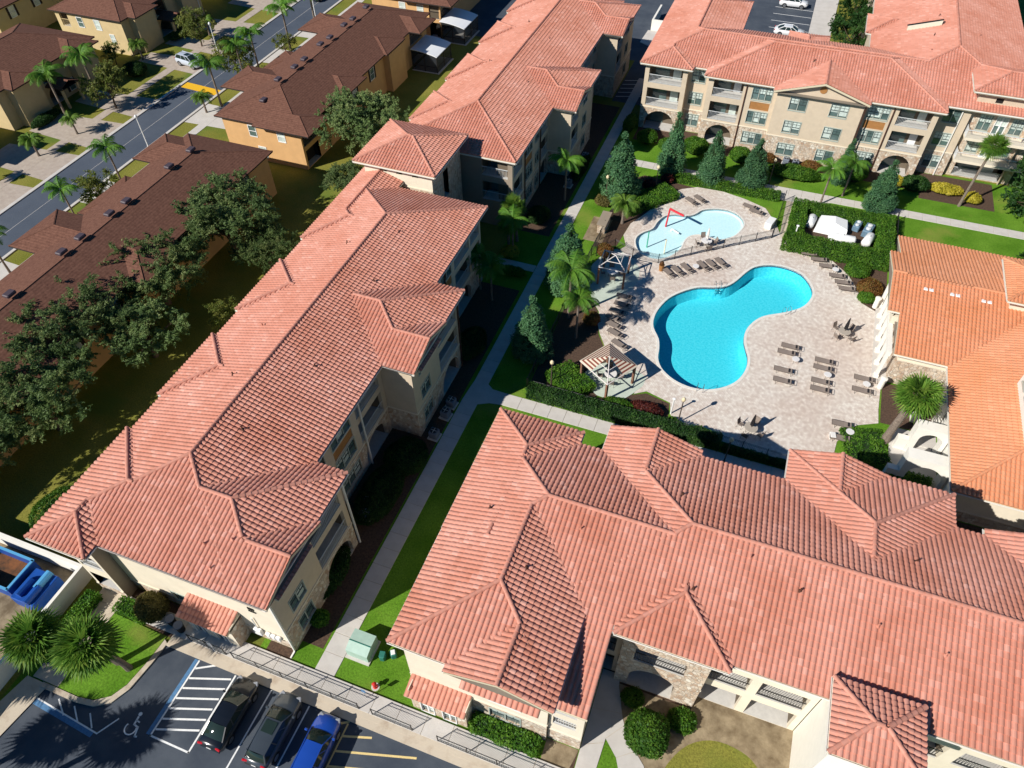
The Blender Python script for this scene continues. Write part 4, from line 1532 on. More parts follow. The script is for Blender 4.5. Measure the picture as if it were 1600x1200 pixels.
# near row, orange walls, between the street and the oaks
h = townhouse('long townhouse row with brown roof nearest the oaks at the left edge', -65.8, -54.9, 4, 62.9, M_PEACH,
              [P5(-66.4, -54.3, 3.4, 63.5, 'y'), P5(-69.9, -60, 38.6, 45.4, 'x', True, False), P5(-69.2, -60, 27, 33, 'x', True, False),
               P5(-69.0, -60, 56.5, 62.5, 'x', True, False), P5(-60, -52.6, 38.4, 44.8, 'x', False, True), P5(-60, -52.6, 22, 28, 'x', False, True),
               P5(-70.2, -64, 47.5, 55.5, 'x', True, False, 3.6, .3)],
              {'-y': {}, '+x': {'win': [(4 + i * 5.5, 3.4) for i in range(10)]}, '+y': {'win': [(3, 3.3, 1, 1.4, False)]}})
for (x, y) in ((-61.0, 46.8), (-61.1, 44.4), (-61.1, 40.2), (-61.1, 37.7), (-61.1, 31.2), (-60.9, 57.5), (-61.0, 53.8)):
    mb = MB()
    z = 5.6 + (-54.3 - x) * .33
    mb.cbox((x + .3, y, z + .10), (.75, 1.0, .34), 0, .08)
    mb.build('roof_vent', M_VENTB, h)
plain(h, -69.3, -64, 48, 55, 3.5, ['-x', '-y', '+y'], mat_up=M_PEACH)
h = townhouse('townhouse row with brown roof and orange walls in the middle of the near row', -65.4, -54.0, 68.8, 105.6, M_PEACH,
              [P5(-66.0, -53.4, 68.2, 106.2, 'y'), P5(-69.8, -60, 75, 81.5, 'x', True, False), P5(-69.5, -60, 94, 100.5, 'x', True, False), P5(-60, -51.9, 67.6, 73.0, 'x', False, True),
               P5(-60, -52.6, 78.5, 84, 'x', False, True), P5(-60, -53.0, 90.8, 96.6, 'x', False, True), P5(-60, -51.6, 98.8, 104.4, 'x', False, True),
               P5(-70.3, -64, 84, 91, 'x', True, False, 3.6, .3)],
              {'-y': {'win': [(3.8, 3.4, 1.0, 1.4, False), (8.0, 3.4, 1.0, 1.4, False), (4.6, .6, 1.0, 1.4, False)]},
               '+x': {'open': [(.3, 3.6, 3.0, 5.1, 'balc', M_RAILB), (.4, 3.4, .1, 2.4, 'dark'), (31, 35, 3.0, 5.1, 'balc', M_RAILB), (31, 35, .1, 2.4, 'dark')], 'win': [(8 + i * 5.2, 3.4) for i in range(4)]}})
for (x, y) in ((-60.6, 75.2), (-60.5, 79.0), (-60.5, 81.4), (-60.7, 86.0), (-60.6, 88.4), (-60.7, 92.6), (-60.6, 95.0), (-60.7, 99.3), (-60.9, 71.8)):
    mb = MB()
    z = 5.6 + min(-53.4 - x, y - 68.2 if y < 74 else 99) * .33
    mb.cbox((x + .3, y, z + .10), (.75, 1.0, .34), 0, .08)
    mb.build('roof_vent', M_VENTB, h)
plain(h, -69.4, -64, 84.6, 90.4, 3.5, ['-x', '-y', '+y'], mat_up=M_PEACH)
plain(h, -56, -53.0, 91.3, 96.1, 5.4, ['-y', '+x', '+y'], mat_up=M_PEACH)
townhouse('orange walled townhouse at the top beside the far screen room', -65.8, -53.6, 110.2, 150, M_PEACH,
          [P5(-66.4, -53.0, 109.6, 150, 'y'), P5(-60, -51.2, 109.2, 115, 'x', False, True)],
          {'-y': {'win': [(5.0, 3.4, 1.0, 1.4, False), (8.2, 3.4, 1.0, 1.4, False)], 'open': [(10.2, 12.0, 3.0, 5.1, 'balc', M_RAILB), (10.2, 12.0, .1, 2.4, 'dark')]}, '+x': {'open': [(.2, 4.2, 3.0, 5.1, 'balc', M_RAILB), (.3, 4.2, .1, 2.4, 'dark')]}})
# far row, tan walls, west of the street
def far_house(label, y0, y1, dark=()):
    t = townhouse(label, -110.4, -97.4, y0, y1, M_TAN,
                  [P5(-111, -96.8, y0 - .6, y1 + .6, 'y'), P5(-104, -95.4, y0 + 1.2, y0 + 6.6, 'x', False, True), P5(-104, -95.2, y1 - 6.0, y1 - .4, 'x', False, True)],
                  {'+x': {'win': [(2.2, 3.5), (y1 - y0 - 4.0, 3.5), (2.2, .6), (y1 - y0 - 4.0, .6), (y1 - y0 - 6.6, .6)], 'open': [((y1 - y0) * .42, (y1 - y0) * .42 + 2.6, 3.2, 5.2, 'balc', M_RAILB), ((y1 - y0) * .42, (y1 - y0) * .42 + 2.6, .05, 2.5, 'arch')]},
                   '-y': {'win': [(4.2, 3.4, 1.0, 1.4, False), (7.6, 3.4, 1.0, 1.4, False), (9.8, 1.6, .8, 1.3, False)], 'open': [(.8, 2.4, 3.1, 5.1, 'balc', M_TAN)]}})
    for yy in (y0 + 1.6, y1 - 5.4):
        plain(t, -100, -96.1, yy, yy + 4.4, 5.4, ['+x', '-y', '+y'], mat_up=M_TAN)
    # little porch roof over the front door
    shingle_roof(t, [Prim(-99, -94.4, y0 + 7.4, y0 + 10.8, 'x', False, False, 2.9, .4)])
    mb = MB()
    for yy in (y0 + 7.7, y0 + 10.5):
        mb.box(-94.9, -94.6, yy - .15, yy + .15, 0, 2.8)
    mb.build('porch_post', M_TAN, t)
    return t


far_house('tan townhouse with brown roof and feather palms in front at the left edge', 63.5, 81.3)
far_house('tan townhouse with a sunlit side wall beside the parked silver car', 88.0, 106)
far_house('tan townhouse at the far top left beyond the lamp posts', 112, 130)
far_house('tan townhouse behind the driveways at the far left', 40, 57)
t = townhouse('pale townhouse in the top left corner behind the others', -140, -119, 84, 104, M_TAN, [P5(-141, -118.2, 83.4, 105, 'y')],
              {'+x': {'win': [(3, 3.4), (8, 3.4)]}, '-y': {'win': [(14, 3.4, 1, 1.4, False)], 'open': [(17, 20, 3.0, 5.0, 'balc', M_RAILB)]}})

# screen rooms behind the middle row
M_SCRW = mat('white_sheet_roof', (0.80, 0.82, 0.84), 0.5, spec=0.4)
M_SCREEN = mat('dark_screen', (0.028, 0.032, 0.036), 0.6, alpha=0.72)
for i, (y0, y1, lb) in enumerate(((98.6, 104.0, 'dark screened porch with white vaulted roof nearer the big tree'), (109.2, 115.0, 'dark screened porch with white vaulted roof at the top edge'))):
    t = thing('screen_room', lb, 'porch', group='screened porches')
    x0, x1 = -53.4, -49.1
    n = 6
    mb = MB()
    for k in range(n):
        a, b = k / n, (k + 1) / n
        za, zb = 2.55 + .62 * (1 - a ** 2), 2.55 + .62 * (1 - b ** 2)
        mb.add([(x0 + (x1 - x0) * a, y0, za), (x0 + (x1 - x0) * b, y0, zb), (x0 + (x1 - x0) * b, y1, zb), (x0 + (x1 - x0) * a, y1, za),
                (x0 + (x1 - x0) * a, y0, za - .1), (x0 + (x1 - x0) * b, y0, zb - .1), (x0 + (x1 - x0) * b, y1, zb - .1), (x0 + (x1 - x0) * a, y1, za - .1)],
               [(0, 1, 2, 3), (4, 5, 1, 0), (3, 2, 6, 7), (7, 6, 5, 4)])
    mb.build('roof', M_SCRW, t)
    fr, sc = MB(), MB()
    for x, y in ((x0 + .1, y0 + .1), ((x0 + x1) / 2, y0 + .1), (x1 - .1, y0 + .1), (x1 - .1, (y0 + y1) / 2), (x1 - .1, y1 - .1)):
        fr.box(x - .05, x + .05, y - .05, y + .05, 0, 2.55)
    fr.box(x0, x1, y0 + .06, y0 + .14, .85, .93)
    fr.box(x1 - .14, x1 - .06, y0, y1, .85, .93)
    fr.build('frame', M_RAILB, t)
    sc.quad((x0, y0 + .1, 0), (x1, y0 + .1, 0), (x1, y0 + .1, 2.6), (x0, y0 + .1, 3.1))
    sc.quad((x1 - .1, y0, 0), (x1 - .1, y1, 0), (x1 - .1, y1, 2.55), (x1 - .1, y0, 2.55))
    sc.build('screen', M_SCREEN, t)
    mb = MB()
    mb.box(x0, x1 + .2, y0 - .1, y1 + .1, .01, .08)
    mb.build('slab', M_CONC, t)
# ------------------------------------------------------------------ ground, roads, paths, water
POOL = smooth_loop([(-5.87, 56.73), (-5.61, 55.31), (-4.75, 53.86), (-4.39, 52.56), (-4.21, 51.23), (-3.63, 50.07), (-2.7, 49.26), (-1.67, 48.76), (-0.41, 48.53), (0.77, 48.7), (1.89, 49.2), (2.94, 50.09), (3.66, 51.22), (4.05, 52.69), (4.03, 54.04), (3.67, 55.21), (3.32, 56.31), (3.23, 57.74), (3.55, 59.04), (4.22, 60.29), (5.08, 61.12), (6.58, 62.07), (8.06, 63.34), (8.78, 64.65), (9.04, 66.04), (8.72, 67.35), (7.85, 68.72), (6.77, 69.36), (5.37, 69.56), (4.02, 69.3), (2.74, 68.49), (1.9, 67.14), (1.13, 65.38), (0.3, 64.18), (-0.95, 63.51), (-2.56, 62.92), (-4.02, 61.62), (-5.08, 60.16), (-5.7, 58.34)], 3)
SPL = smooth_loop([(-10.76, 68.46), (-10.21, 67.16), (-9.35, 66.37), (-8.34, 66.13), (-7.38, 66.36), (-6.43, 67.31), (-5.72, 68.78), (-5.6, 70.33), (-5.24, 71.47), (-4.33, 72.18), (-3.23, 72.2), (-1.74, 72.1), (-0.46, 73.2), (0.18, 74.72), (0.34, 76.09), (-0.2, 77.23), (-1.22, 77.96), (-2.39, 78.09), (-3.49, 77.83), (-4.67, 77.13), (-5.43, 75.89), (-6.31, 75.3), (-7.58, 75.12), (-8.6, 74.48), (-9.2, 73.05), (-9.45, 71.5), (-10.33, 70.4), (-10.78, 69.47)], 3)


def sheet_with_holes(name, outline, holes, z, m):
    bm = bmesh.new()
    es = []
    for lp in [outline] + holes:
        vs = [bm.verts.new((x, y, z)) for x, y in lp]
        es += [bm.edges.new((vs[i], vs[(i + 1) % len(vs)])) for i in range(len(vs))]
    bmesh.ops.triangle_fill(bm, edges=es, use_beauty=True)
    for f in bm.faces:
        if f.normal.z < 0:
            f.normal_flip()
    me = bpy.data.meshes.new(name)
    bm.to_mesh(me)
    bm.free()
    return tag(obj(name, me, m), kind='structure')


HOLES = [offset_loop(POOL, .2), offset_loop(SPL, .2)]
sheet_with_holes('ground', rect(-420, 420, -200, 620), HOLES, 0.0, M_LAWNY)
# lawns of the courtyard (greener, watered turf)
for nm, po in (('lawn', rect(-24.7, 60, 12.6, 95)), ('front_lawn', rect(-39.5, -31.9, 3.4, 11.2))):
    sheet_with_holes(nm, po, HOLES if nm == 'lawn' else [], 0.006, M_LAWN)
# mulch beds along the walls
for po in (rect(-24.74, -20.35, 14.6, 56), rect(-24.8, -20.4, 66, 98), rect(-16.6, 19.5, 90.2, 94.6), rect(19.5, 28, 88.6, 94.6), rect(-1.0, 11.9, 16.6, 20.4), rect(-3.3, -1.1, 12.8, 14.5),
           [(-14.9, 43.6), (-9.6, 43.6), (-8.4, 44.5), (-10.4, 46.4), (-8.6, 49.3), (-10.6, 52.5), (-11.6, 55.8), (-12.6, 57.0), (-14.7, 61.0), (-15.0, 60)],
           [(-15.2, 66), (-12.6, 67), (-12.2, 71.4), (-10.8, 74.4), (-9.6, 77.8), (-8.8, 79.5), (-6.4, 81.6), (-13, 82.2), (-15.0, 80)],
           rect(5.2, 16.4, 74.7, 81.6), [(5.3, 74.6), (8.4, 74.0), (12.5, 70.8), (14.0, 66.4), (15.6, 65.4), (16.4, 68), (16.4, 74.6)],
           rect(16.4, 21.1, 50.2, 55.4), [(-5.4, 45.8), (-4.2, 46.4), (-1.9, 45.9), (-1.7, 44.4), (-.4, 43.6), (-9.5, 43.7)],
           [(-38.8, 11.9), (-30, 11.4), (-30, 13.8), (-36, 13.8)], rect(-24.2, -22.1, 12.9, 13.85), rect(20.6, 40, 36.6, 41.6)):
    sheet('mulch_bed', po, 0.012, M_MULCH)
sheet('bare_bed', [(-.2, 19.6), (.2, 16.9), (1.6, 15.3), (2.2, 12.6), (4.1, 14.0), (6.1, 17.2), (7.7, 18.1), (9.4, 17.6), (11.0, 16.0), (11.6, 12.0), (11.96, 12.0), (11.96, 20.62), (5.3, 20.62), (5.3, 19.6)], 0.018, M_SAND)
sheet('bare_bed', [(-3.3, 14.5), (-3.3, 12.7), (-1.6, 12.2), (-1.1, 14.5)], 0.018, M_SAND)
sheet('front_lawn', smooth_loop([(4.0, 11.5), (4.1, 14.4), (5.2, 16.9), (6.9, 18.1), (8.9, 18.1), (10.2, 17.3), (11.2, 15.4), (11.5, 12.0)], 4), 0.022, M_LAWNY)

# residential street on the left
sheet('road', rect(-83.85, -77.2, -60, 220), 0.02, M_ROAD)
for x0, x1 in ((-84.35, -83.85), (-77.2, -76.8)):
    mb = MB()
    mb.box(x0, x1, -60, 220, -.05, 0.13)
    tag(mb.build('kerb', M_CONC), kind='structure')
sheet('centre_joint', rect(-80.55, -80.50, -60, 220), 0.024, M_CONC)
mb = MB()
mb.add([(-83.7, 81.9, .03), (-77.3, 81.4, .03), (-77.3, 83.0, .03), (-83.7, 83.5, .03)], [(0, 1, 2, 3)])
tag(mb.build('speed_hump_marking', M_HUMP), kind='structure')
for i, (y0, y1) in enumerate(((38, 43.5), (47.0, 53.5), (55.2, 61.5), (63.4, 70.2), (72.2, 77.6), (86.0, 90.8), (92.6, 97.2), (99.0, 105), (110, 116))):
    sheet('driveway', [(-95.6, y0 + .8), (-84.35, y0), (-84.35, y1), (-95.6, y1 - .8)], 0.026, M_DRIVE)
sheet('pavement', rect(-89.6, -88.2, 30, 120), 0.034, M_DRIVE)
for (y0, y1) in ((36, 41.0), (44.5, 49.5), (53.0, 58.0), (64.5, 70.0), (73.5, 79), (84.0, 89), (93, 98), (103, 108)):
    sheet('driveway', [(-76.8, y0), (-69.5, y0 + .3), (-69.5, y1 - .3), (-76.8, y1)], 0.026, M_CONC)
sheet('pavement', rect(-74.4, -73.1, 20, 120), 0.034, M_CONC)

# concrete paths of slabs with open joints
def slab_path(name, x0, x1, y0, y1, axis, step, z=0.05, m=M_CONC, holes=()):
    base = sheet(name, rect(x0, x1, y0, y1), z - 0.03, M_KERB)
    L = (y1 - y0) if axis == 'y' else (x1 - x0)
    n = max(1, round(L / step))
    st = L / n
    W = (x1 - x0) if axis == 'y' else (y1 - y0)
    mb = MB()
    g = 0.014
    if axis == 'y':
        mb.cbox((0, 0, 0), (W, st - 2 * g, 0.06), 0, 0.012)
    else:
        mb.cbox((0, 0, 0), (st - 2 * g, W, 0.06), 0, 0.012)
    me = mb.mesh('slab')
    me.materials.append(m)
    for i in range(n):
        o = bpy.data.objects.new('slab', me)
        COL.objects.link(o)
        o.parent = base
        t = (i + .5) * st
        o.location = ((x0 + x1) / 2, y0 + t, z - .03 + RNG.uniform(-.003, .003)) if axis == 'y' else (x0 + t, (y0 + y1) / 2, z - .03 + RNG.uniform(-.003, .003))
    return base


slab_path('path', -20.15, -18.6, 13.05, 39.7, 'y', 1.52)
slab_path('path', -19.95, -18.55, 42.35, 107.5, 'y', 1.52)
slab_path('path', -16.4, -3.2, 40.4, 41.85, 'x', 1.52)
slab_path('path', -3.2, 22, 40.2, 41.9, 'x', 1.55, z=0.046)
sheet('path_junction', [(-20.15, 39.68), (-18.6, 39.68), (-17.6, 40.2), (-16.38, 40.4), (-16.38, 41.85), (-17.9, 41.9), (-18.55, 42.37), (-19.95, 42.37), (-20.05, 41.2)], 0.045, M_CONC)
slab_path('path', -24.7, -20.0, 59.4, 60.5, 'x', 1.2)
slab_path('path', -18.5, 40, 83.9, 85.35, 'x', 1.55)
slab_path('path', 4.55, 5.35, 74.9, 82.6, 'y', 1.5, m=M_CONCB)
sheet('gate_landing', [(3.2, 82.5), (6.6, 82.4), (9.6, 83.85), (1.2, 83.85)], 0.042, M_CONC)
sheet('colonnade_floor', rect(15.4, 16.8, 55.4, 67.2), 0.064, M_CONC)
sheet('courtyard_paving', rect(17.2, 21.1, 45.05, 50.1), 0.02, M_CONC)
sheet('courtyard_paving', rect(18.0, 21.1, 42.2, 45.02), 0.02, M_CONC)
sheet('service_pad', rect(-16.6, -14.3, 66.9, 71.6), 0.016, M_SAND)

# car park at the lower left
sheet('car_park', [(-60, -20), (30, -20), (30, 10.86), (-31.2, 10.86), (-31.35, 9.3), (-31.65, 7.4), (-32.2, 6.3), (-33.2, 5.7), (-34.5, 5.5), (-38.7, 5.5), (-38.7, -20), (-60, -20)][:-1], 0.02, M_ASPH)
outer = [(-31.1, 11.0), (-31.2, 9.5), (-31.5, 7.4), (-32.05, 6.25), (-33.1, 5.6), (-34.5, 5.4), (-37.5, 5.4)]
inner = [(-31.45, 11.2), (-31.55, 9.5), (-31.85, 7.6), (-32.35, 6.6), (-33.3, 5.95), (-34.5, 5.75), (-37.5, 5.75)]
mb = MB()
n = len(outer)
mb.add([(x, y, .14) for x, y in outer] + [(x, y, .14) for x, y in inner] + [(x, y, -.05) for x, y in outer] + [(x, y, -.05) for x, y in inner],
       [(i, i + 1, n + i + 1, n + i) for i in range(n - 1)] + [(2 * n + i, 2 * n + i + 1, i + 1, i) for i in range(n - 1)] + [(n + i, n + i + 1, 3 * n + i + 1, 3 * n + i) for i in range(n - 1)])
tag(mb.build('kerb', M_KERB), kind='structure')
sheet('turf_island', [(-31.5, 11.4), (-31.6, 9.5), (-31.9, 7.6), (-32.4, 6.65), (-33.4, 6.0), (-34.5, 5.8), (-37.4, 5.8), (-37.6, 11.6)], 0.10, M_LAWN)
mb = MB()
mb.box(-31.1, 30, 10.86, 11.35, -.05, 0.14)
tag(mb.build('kerb', M_CONCB), kind='structure')
mb = MB()
mb.box(-31.1, 30, 11.35, 11.72, -.05, 0.15)
tag(mb.build('ramp_edge', M_CONCB), kind='structure')
slab_path('walkway', -36.4, 10, 11.72, 13.05, 'x', 1.9, z=0.16, m=M_CONC)
slab_path('walkway', -38.5, -36.3, 5.8, 14.0, 'y', 2.0, z=0.12, m=M_CONCB)
sheet('side_walk', [(-41.5, -6), (-38.8, -6), (-37.0, 5.7), (-38.9, 5.7)], 0.10, M_CONCB)
# painted markings
def stripe(a, b, w, m, z=0.026):
    a, b = Vector((*a, z)), Vector((*b, z))
    d = (b - a).normalized()
    s = Vector((-d.y, d.x, 0)) * w / 2
    mb = MB()
    mb.quad(a - s, b - s, b + s, a + s)
    return tag(mb.build('painted_line', m), kind='structure')


for x in (-28.2, -25.15):
    stripe((x, 5.4), (x, 10.8), .12, M_LINEW)
stripe((-28.26, 5.45), (-25.1, 5.45), .12, M_LINEW)
for i in range(7):
    y = 5.9 + i * .72
    stripe((-28.12, y), (-25.3 if i < 6 else -26.4, y + .95), .13, M_LINEW, z=0.0295)
stripe((-28.42, 5.45), (-28.42, 10.8), .28, M_LINEB, z=0.0255)
for x in (-22.23, -19.2):
    stripe((x, 5.4), (x, 10.8), .11, M_LINEW)
for x in (-16.15,):
    stripe((x, 2.0), (x, 10.7), .11, M_LINEY)
for i in range(8):
    x0 = -16.1
    y = 4.0 + i * .98
    stripe((x0, y), (min(x0 + 5.2, -9.2), y + 1.45) if y + 1.45 < 10.6 else (x0 + (10.6 - y) * 2.6, 10.45), .14, M_LINEY, z=0.0295)
stripe((-10.2, 3.0), (-10.2, 9.4), .13, M_LINEY, z=0.028)
stripe((-37.4, 4.55), (-31.9, 4.15), .42, M_LINEB, z=0.0255)
stripe((-37.4, 4.75), (-31.6, 4.30), .10, M_LINEW)
for i in range(3):
    stripe((-35.7 + i * 1.35, 5.2), (-34.6 + i * 1.2, 4.45), .10, M_LINEW, z=0.0295)
stripe((-31.65, 4.3), (-30.9, 5.6), .10, M_LINEW, z=0.0295)
# wheelchair symbol
wc = MB()
for i in range(14):
    a0, a1 = R(150 + i * 17), R(150 + (i + 1) * 17)
    wc.quad(*[(r * math.cos(a), r * math.sin(a), 0) for r, a in ((.30, a0), (.38, a0), (.38, a1), (.30, a1))][:4])
def bar(mb, a, b, w):
    d = Vector((b[0] - a[0], b[1] - a[1], 0)).normalized()
    s = Vector((-d.y, d.x, 0)) * w / 2
    A_, B_ = Vector((*a, 0)), Vector((*b, 0))
    mb.quad(A_ - s, B_ - s, B_ + s, A_ + s)
bar(wc, (.02, .72), (.06, .22), .12)
bar(wc, (.05, .26), (.38, .20), .10)
bar(wc, (.36, .25), (.52, -.30), .10)
bar(wc, (.50, -.28), (.66, -.24), .10)
bar(wc, (.02, .50), (.30, .46), .08)
wc.add([(.02 + .12 * math.cos(R(t * 30)), .86 + .12 * math.sin(R(t * 30)), 0) for t in range(12)], [tuple(range(12))])
o = tag(wc.build('painted_wheelchair_symbol', M_LINEW), kind='structure')
o.location = (-29.75, 5.35, 0.0275)
o.scale = (1.15, 1.15, 1)
sheet('entry_walk', [(-1.05, 12.5), (.2, 13.2), (.27, 13.9), (.35, 15.8), (1.3, 14.9), (1.7, 14.1), (1.8, 13.6), (3.6, 14.2), (3.1, 15.05), (2.5, 15.6), (1.95, 16.15), (1.45, 16.8), (1.1, 17.4), (.85, 18.0), (.6, 18.7), (.3, 19.4), (.2, 20.2), (-1.05, 20.2)], 0.05, M_CONC)

for a, b in (((-1.05, 14.9), (.3, 15.5)), ((.35, 15.8), (1.3, 17.0)), ((1.3, 14.9), (2.4, 15.7)), ((-1.0, 17.4), (.95, 17.7))):
    stripe(a, b, .03, M_KERB, z=0.0545)

# far car park behind the upper blocks
sheet('far_car_park', [(-20, 107.5), (-17.9, 107.5), (-17.9, 118), (-6.2, 118), (-6.2, 108.2), (2.4, 108.2), (2.4, 160), (-60, 160), (-60, 113), (-20, 113)], 0.02, M_ASPH)
sheet('far_walk', [(2.4, 108.2), (5.4, 108.2), (6.4, 160), (2.4, 160)], 0.06, M_CONC)
for i in range(6):
    stripe((-4.0, 126.6 + i * 2.95), (2.3, 126.6 + i * 2.95), .13, M_LINEW)
for i in range(5):
    stripe((-21.8, 100.9 + i * 1.3), (-17.6, 102.3 + i * 1.3), .12, M_LINEW, z=0.03)
sheet('far_lane', rect(-22.0, -17.4, 99.5, 113), 0.021, M_ASPH)

# pool deck, pools
DECK = [(-11.44, 55.63), (-11.22, 54.17), (-10.49, 52.55), (-9.39, 50.74), (-8.39, 49.24), (-5.0, 48.0), (-5.3, 45.9), (-4.26, 46.61), (-1.87, 45.98), (-1.57, 44.62), (-0.39, 43.47), (2.36, 43.2), (9.3, 42.9), (12.6, 43.6), (12.9, 46.6), (14.43, 49.12), (16.25, 50.02), (16.19, 51.75), (16.27, 54.27), (16.7, 58.84), (15.59, 59.83), (15.7, 65.28), (13.94, 66.32), (13.52, 68.21), (12.4, 70.6), (10.58, 72.5), (8.39, 73.89), (6.58, 74.47), (4.92, 74.63), (3.87, 77.36), (2.33, 80.07), (-0.18, 81.14), (-3.02, 81.85), (-6.17, 81.75), (-7.95, 80.67), (-8.89, 79.44), (-9.71, 77.71), (-10.89, 74.33), (-12.15, 71.58), (-12.37, 69.15), (-11.58, 67.28), (-12.26, 66.17), (-13.9, 64.2), (-14.2, 61.0), (-12.5, 57.0)]


def paver_mat():
    m = bpy.data.materials.new('deck_pavers')
    m.use_nodes = True
    N, L = m.node_tree.nodes, m.node_tree.links
    b = N['Principled BSDF']
    b.inputs['Roughness'].default_value = 0.9
    b.inputs['Specular IOR Level'].default_value = 0.15
    tc = N.new('ShaderNodeTexCoord')
    br = N.new('ShaderNodeTexBrick')
    mp = N.new('ShaderNodeMapping')
    mp.inputs['Rotation'].default_value = (0, 0, R(45))
    L.new(tc.outputs['Object'], mp.inputs[0])
    L.new(mp.outputs[0], br.inputs['Vector'])
    br.inputs['Scale'].default_value = 1.0
    br.inputs['Brick Width'].default_value = 0.26
    br.inputs['Row Height'].default_value = 0.20
    br.inputs['Mortar Size'].default_value = 0.008
    br.inputs['Color1'].default_value = (0.60, 0.54, 0.48, 1)
    br.inputs['Color2'].default_value = (0.70, 0.66, 0.59, 1)
    br.inputs['Mortar'].default_value = (0.50, 0.43, 0.38, 1)
    n = N.new('ShaderNodeTexNoise')
    n.inputs['Scale'].default_value = 2.6
    n.inputs['Detail'].default_value = 3
    L.new(tc.outputs['Object'], n.inputs['Vector'])
    rp = N.new('ShaderNodeValToRGB')
    e = rp.color_ramp.elements
    e[0].position, e[1].position = 0.38, 0.66
    e[0].color, e[1].color = (0.92, 0.88, 0.86, 1), (1.12, 1.14, 1.15, 1)
    L.new(n.outputs['Fac'], rp.inputs[0])
    mx = N.new('ShaderNodeMix')
    mx.data_type = 'RGBA'
    mx.blend_type = 'MULTIPLY'
    mx.inputs[0].default_value = 1
    L.new(br.outputs['Color'], mx.inputs[6])
    L.new(rp.outputs[0], mx.inputs[7])
    n2 = N.new('ShaderNodeTexNoise')
    n2.inputs['Scale'].default_value = 0.13
    n2.inputs['Detail'].default_value = 6
    L.new(tc.outputs['Object'], n2.inputs['Vector'])
    rp2 = N.new('ShaderNodeValToRGB')
    e = rp2.color_ramp.elements
    e[0].position, e[1].position = 0.36, 0.62
    e[0].color, e[1].color = (0.93, 0.87, 0.84, 1), (1.03, 1.03, 1.02, 1)
    L.new(n2.outputs['Fac'], rp2.inputs[0])
    mx2 = N.new('ShaderNodeMix')
    mx2.data_type = 'RGBA'
    mx2.blend_type = 'MULTIPLY'
    mx2.inputs[0].default_value = 1
    L.new(mx.outputs[2], mx2.inputs[6])
    L.new(rp2.outputs[0], mx2.inputs[7])
    L.new(mx2.outputs[2], b.inputs['Base Color'])
    return m


M_PAVER = paver_mat()


DK = 0.06
sheet_with_holes('pool_deck', DECK, [offset_loop(POOL, .26), offset_loop(SPL, .15)], DK, M_PAVER)
M_COPE = mat('pool_coping', (0.72, 0.69, 0.62), 0.7, var=0.06, vscale=2)
M_COPES = mat('splash_coping', (0.74, 0.70, 0.63), 0.7, var=0.06, vscale=2)
M_TILEB = mat('waterline_tile', (0.03, 0.07, 0.16), 0.3, var=0.3, vscale=12)
M_PLAST = mat('pool_plaster_rippled', (0.13, 0.70, 0.78), 0.6, col2=(0.055, 0.60, 0.70), vscale=4.5, detail=5, band=(0.40, 0.60))  # mottle in the plaster colour stands for rippling light in the water
M_PLASTL = mat('splash_plaster', (0.62, 0.86, 0.88), 0.6, col2=(0.72, 0.92, 0.93), vscale=6, detail=4)
M_TILEL = mat('splash_waterline_tile', (0.16, 0.30, 0.38), 0.3, var=0.2, vscale=12)


def water_mat(name, col, bs):
    m = bpy.data.materials.new(name)
    m.use_nodes = True
    N, L = m.node_tree.nodes, m.node_tree.links
    b = N['Principled BSDF']
    b.inputs['Base Color'].default_value = (*col, 1)
    b.inputs['Roughness'].default_value = 0.03
    b.inputs['IOR'].default_value = 1.33
    tr = N.new('ShaderNodeBsdfTransparent')
    tr.inputs['Color'].default_value = (*col, 1)
    gl = N.new('ShaderNodeBsdfGlossy')
    gl.inputs['Roughness'].default_value = 0.06
    fr = N.new('ShaderNodeFresnel')
    fr.inputs['IOR'].default_value = 1.33
    tc = N.new('ShaderNodeTexCoord')
    n = N.new('ShaderNodeTexNoise')
    n.inputs['Scale'].default_value = bs
    n.inputs['Detail'].default_value = 4
    L.new(tc.outputs['Object'], n.inputs['Vector'])
    bp = N.new('ShaderNodeBump')
    bp.inputs['Strength'].default_value = 0.45
    bp.inputs['Distance'].default_value = 0.06
    L.new(n.outputs['Fac'], bp.inputs['Height'])
    L.new(bp.outputs[0], gl.inputs['Normal'])
    L.new(bp.outputs[0], fr.inputs['Normal'])
    ge = N.new('ShaderNodeNewGeometry')
    iv = N.new('ShaderNodeMath')
    iv.operation = 'SUBTRACT'
    iv.inputs[0].default_value = 1.0
    L.new(ge.outputs['Backfacing'], iv.inputs[1])
    ml = N.new('ShaderNodeMath')
    ml.operation = 'MULTIPLY'
    L.new(fr.outputs[0], ml.inputs[0])
    L.new(iv.outputs[0], ml.inputs[1])
    mx = N.new('ShaderNodeMixShader')
    L.new(ml.outputs[0], mx.inputs[0])
    L.new(tr.outputs[0], mx.inputs[1])
    L.new(gl.outputs[0], mx.inputs[2])
    L.new(mx.outputs[0], N['Material Output'].inputs['Surface'])
    return m


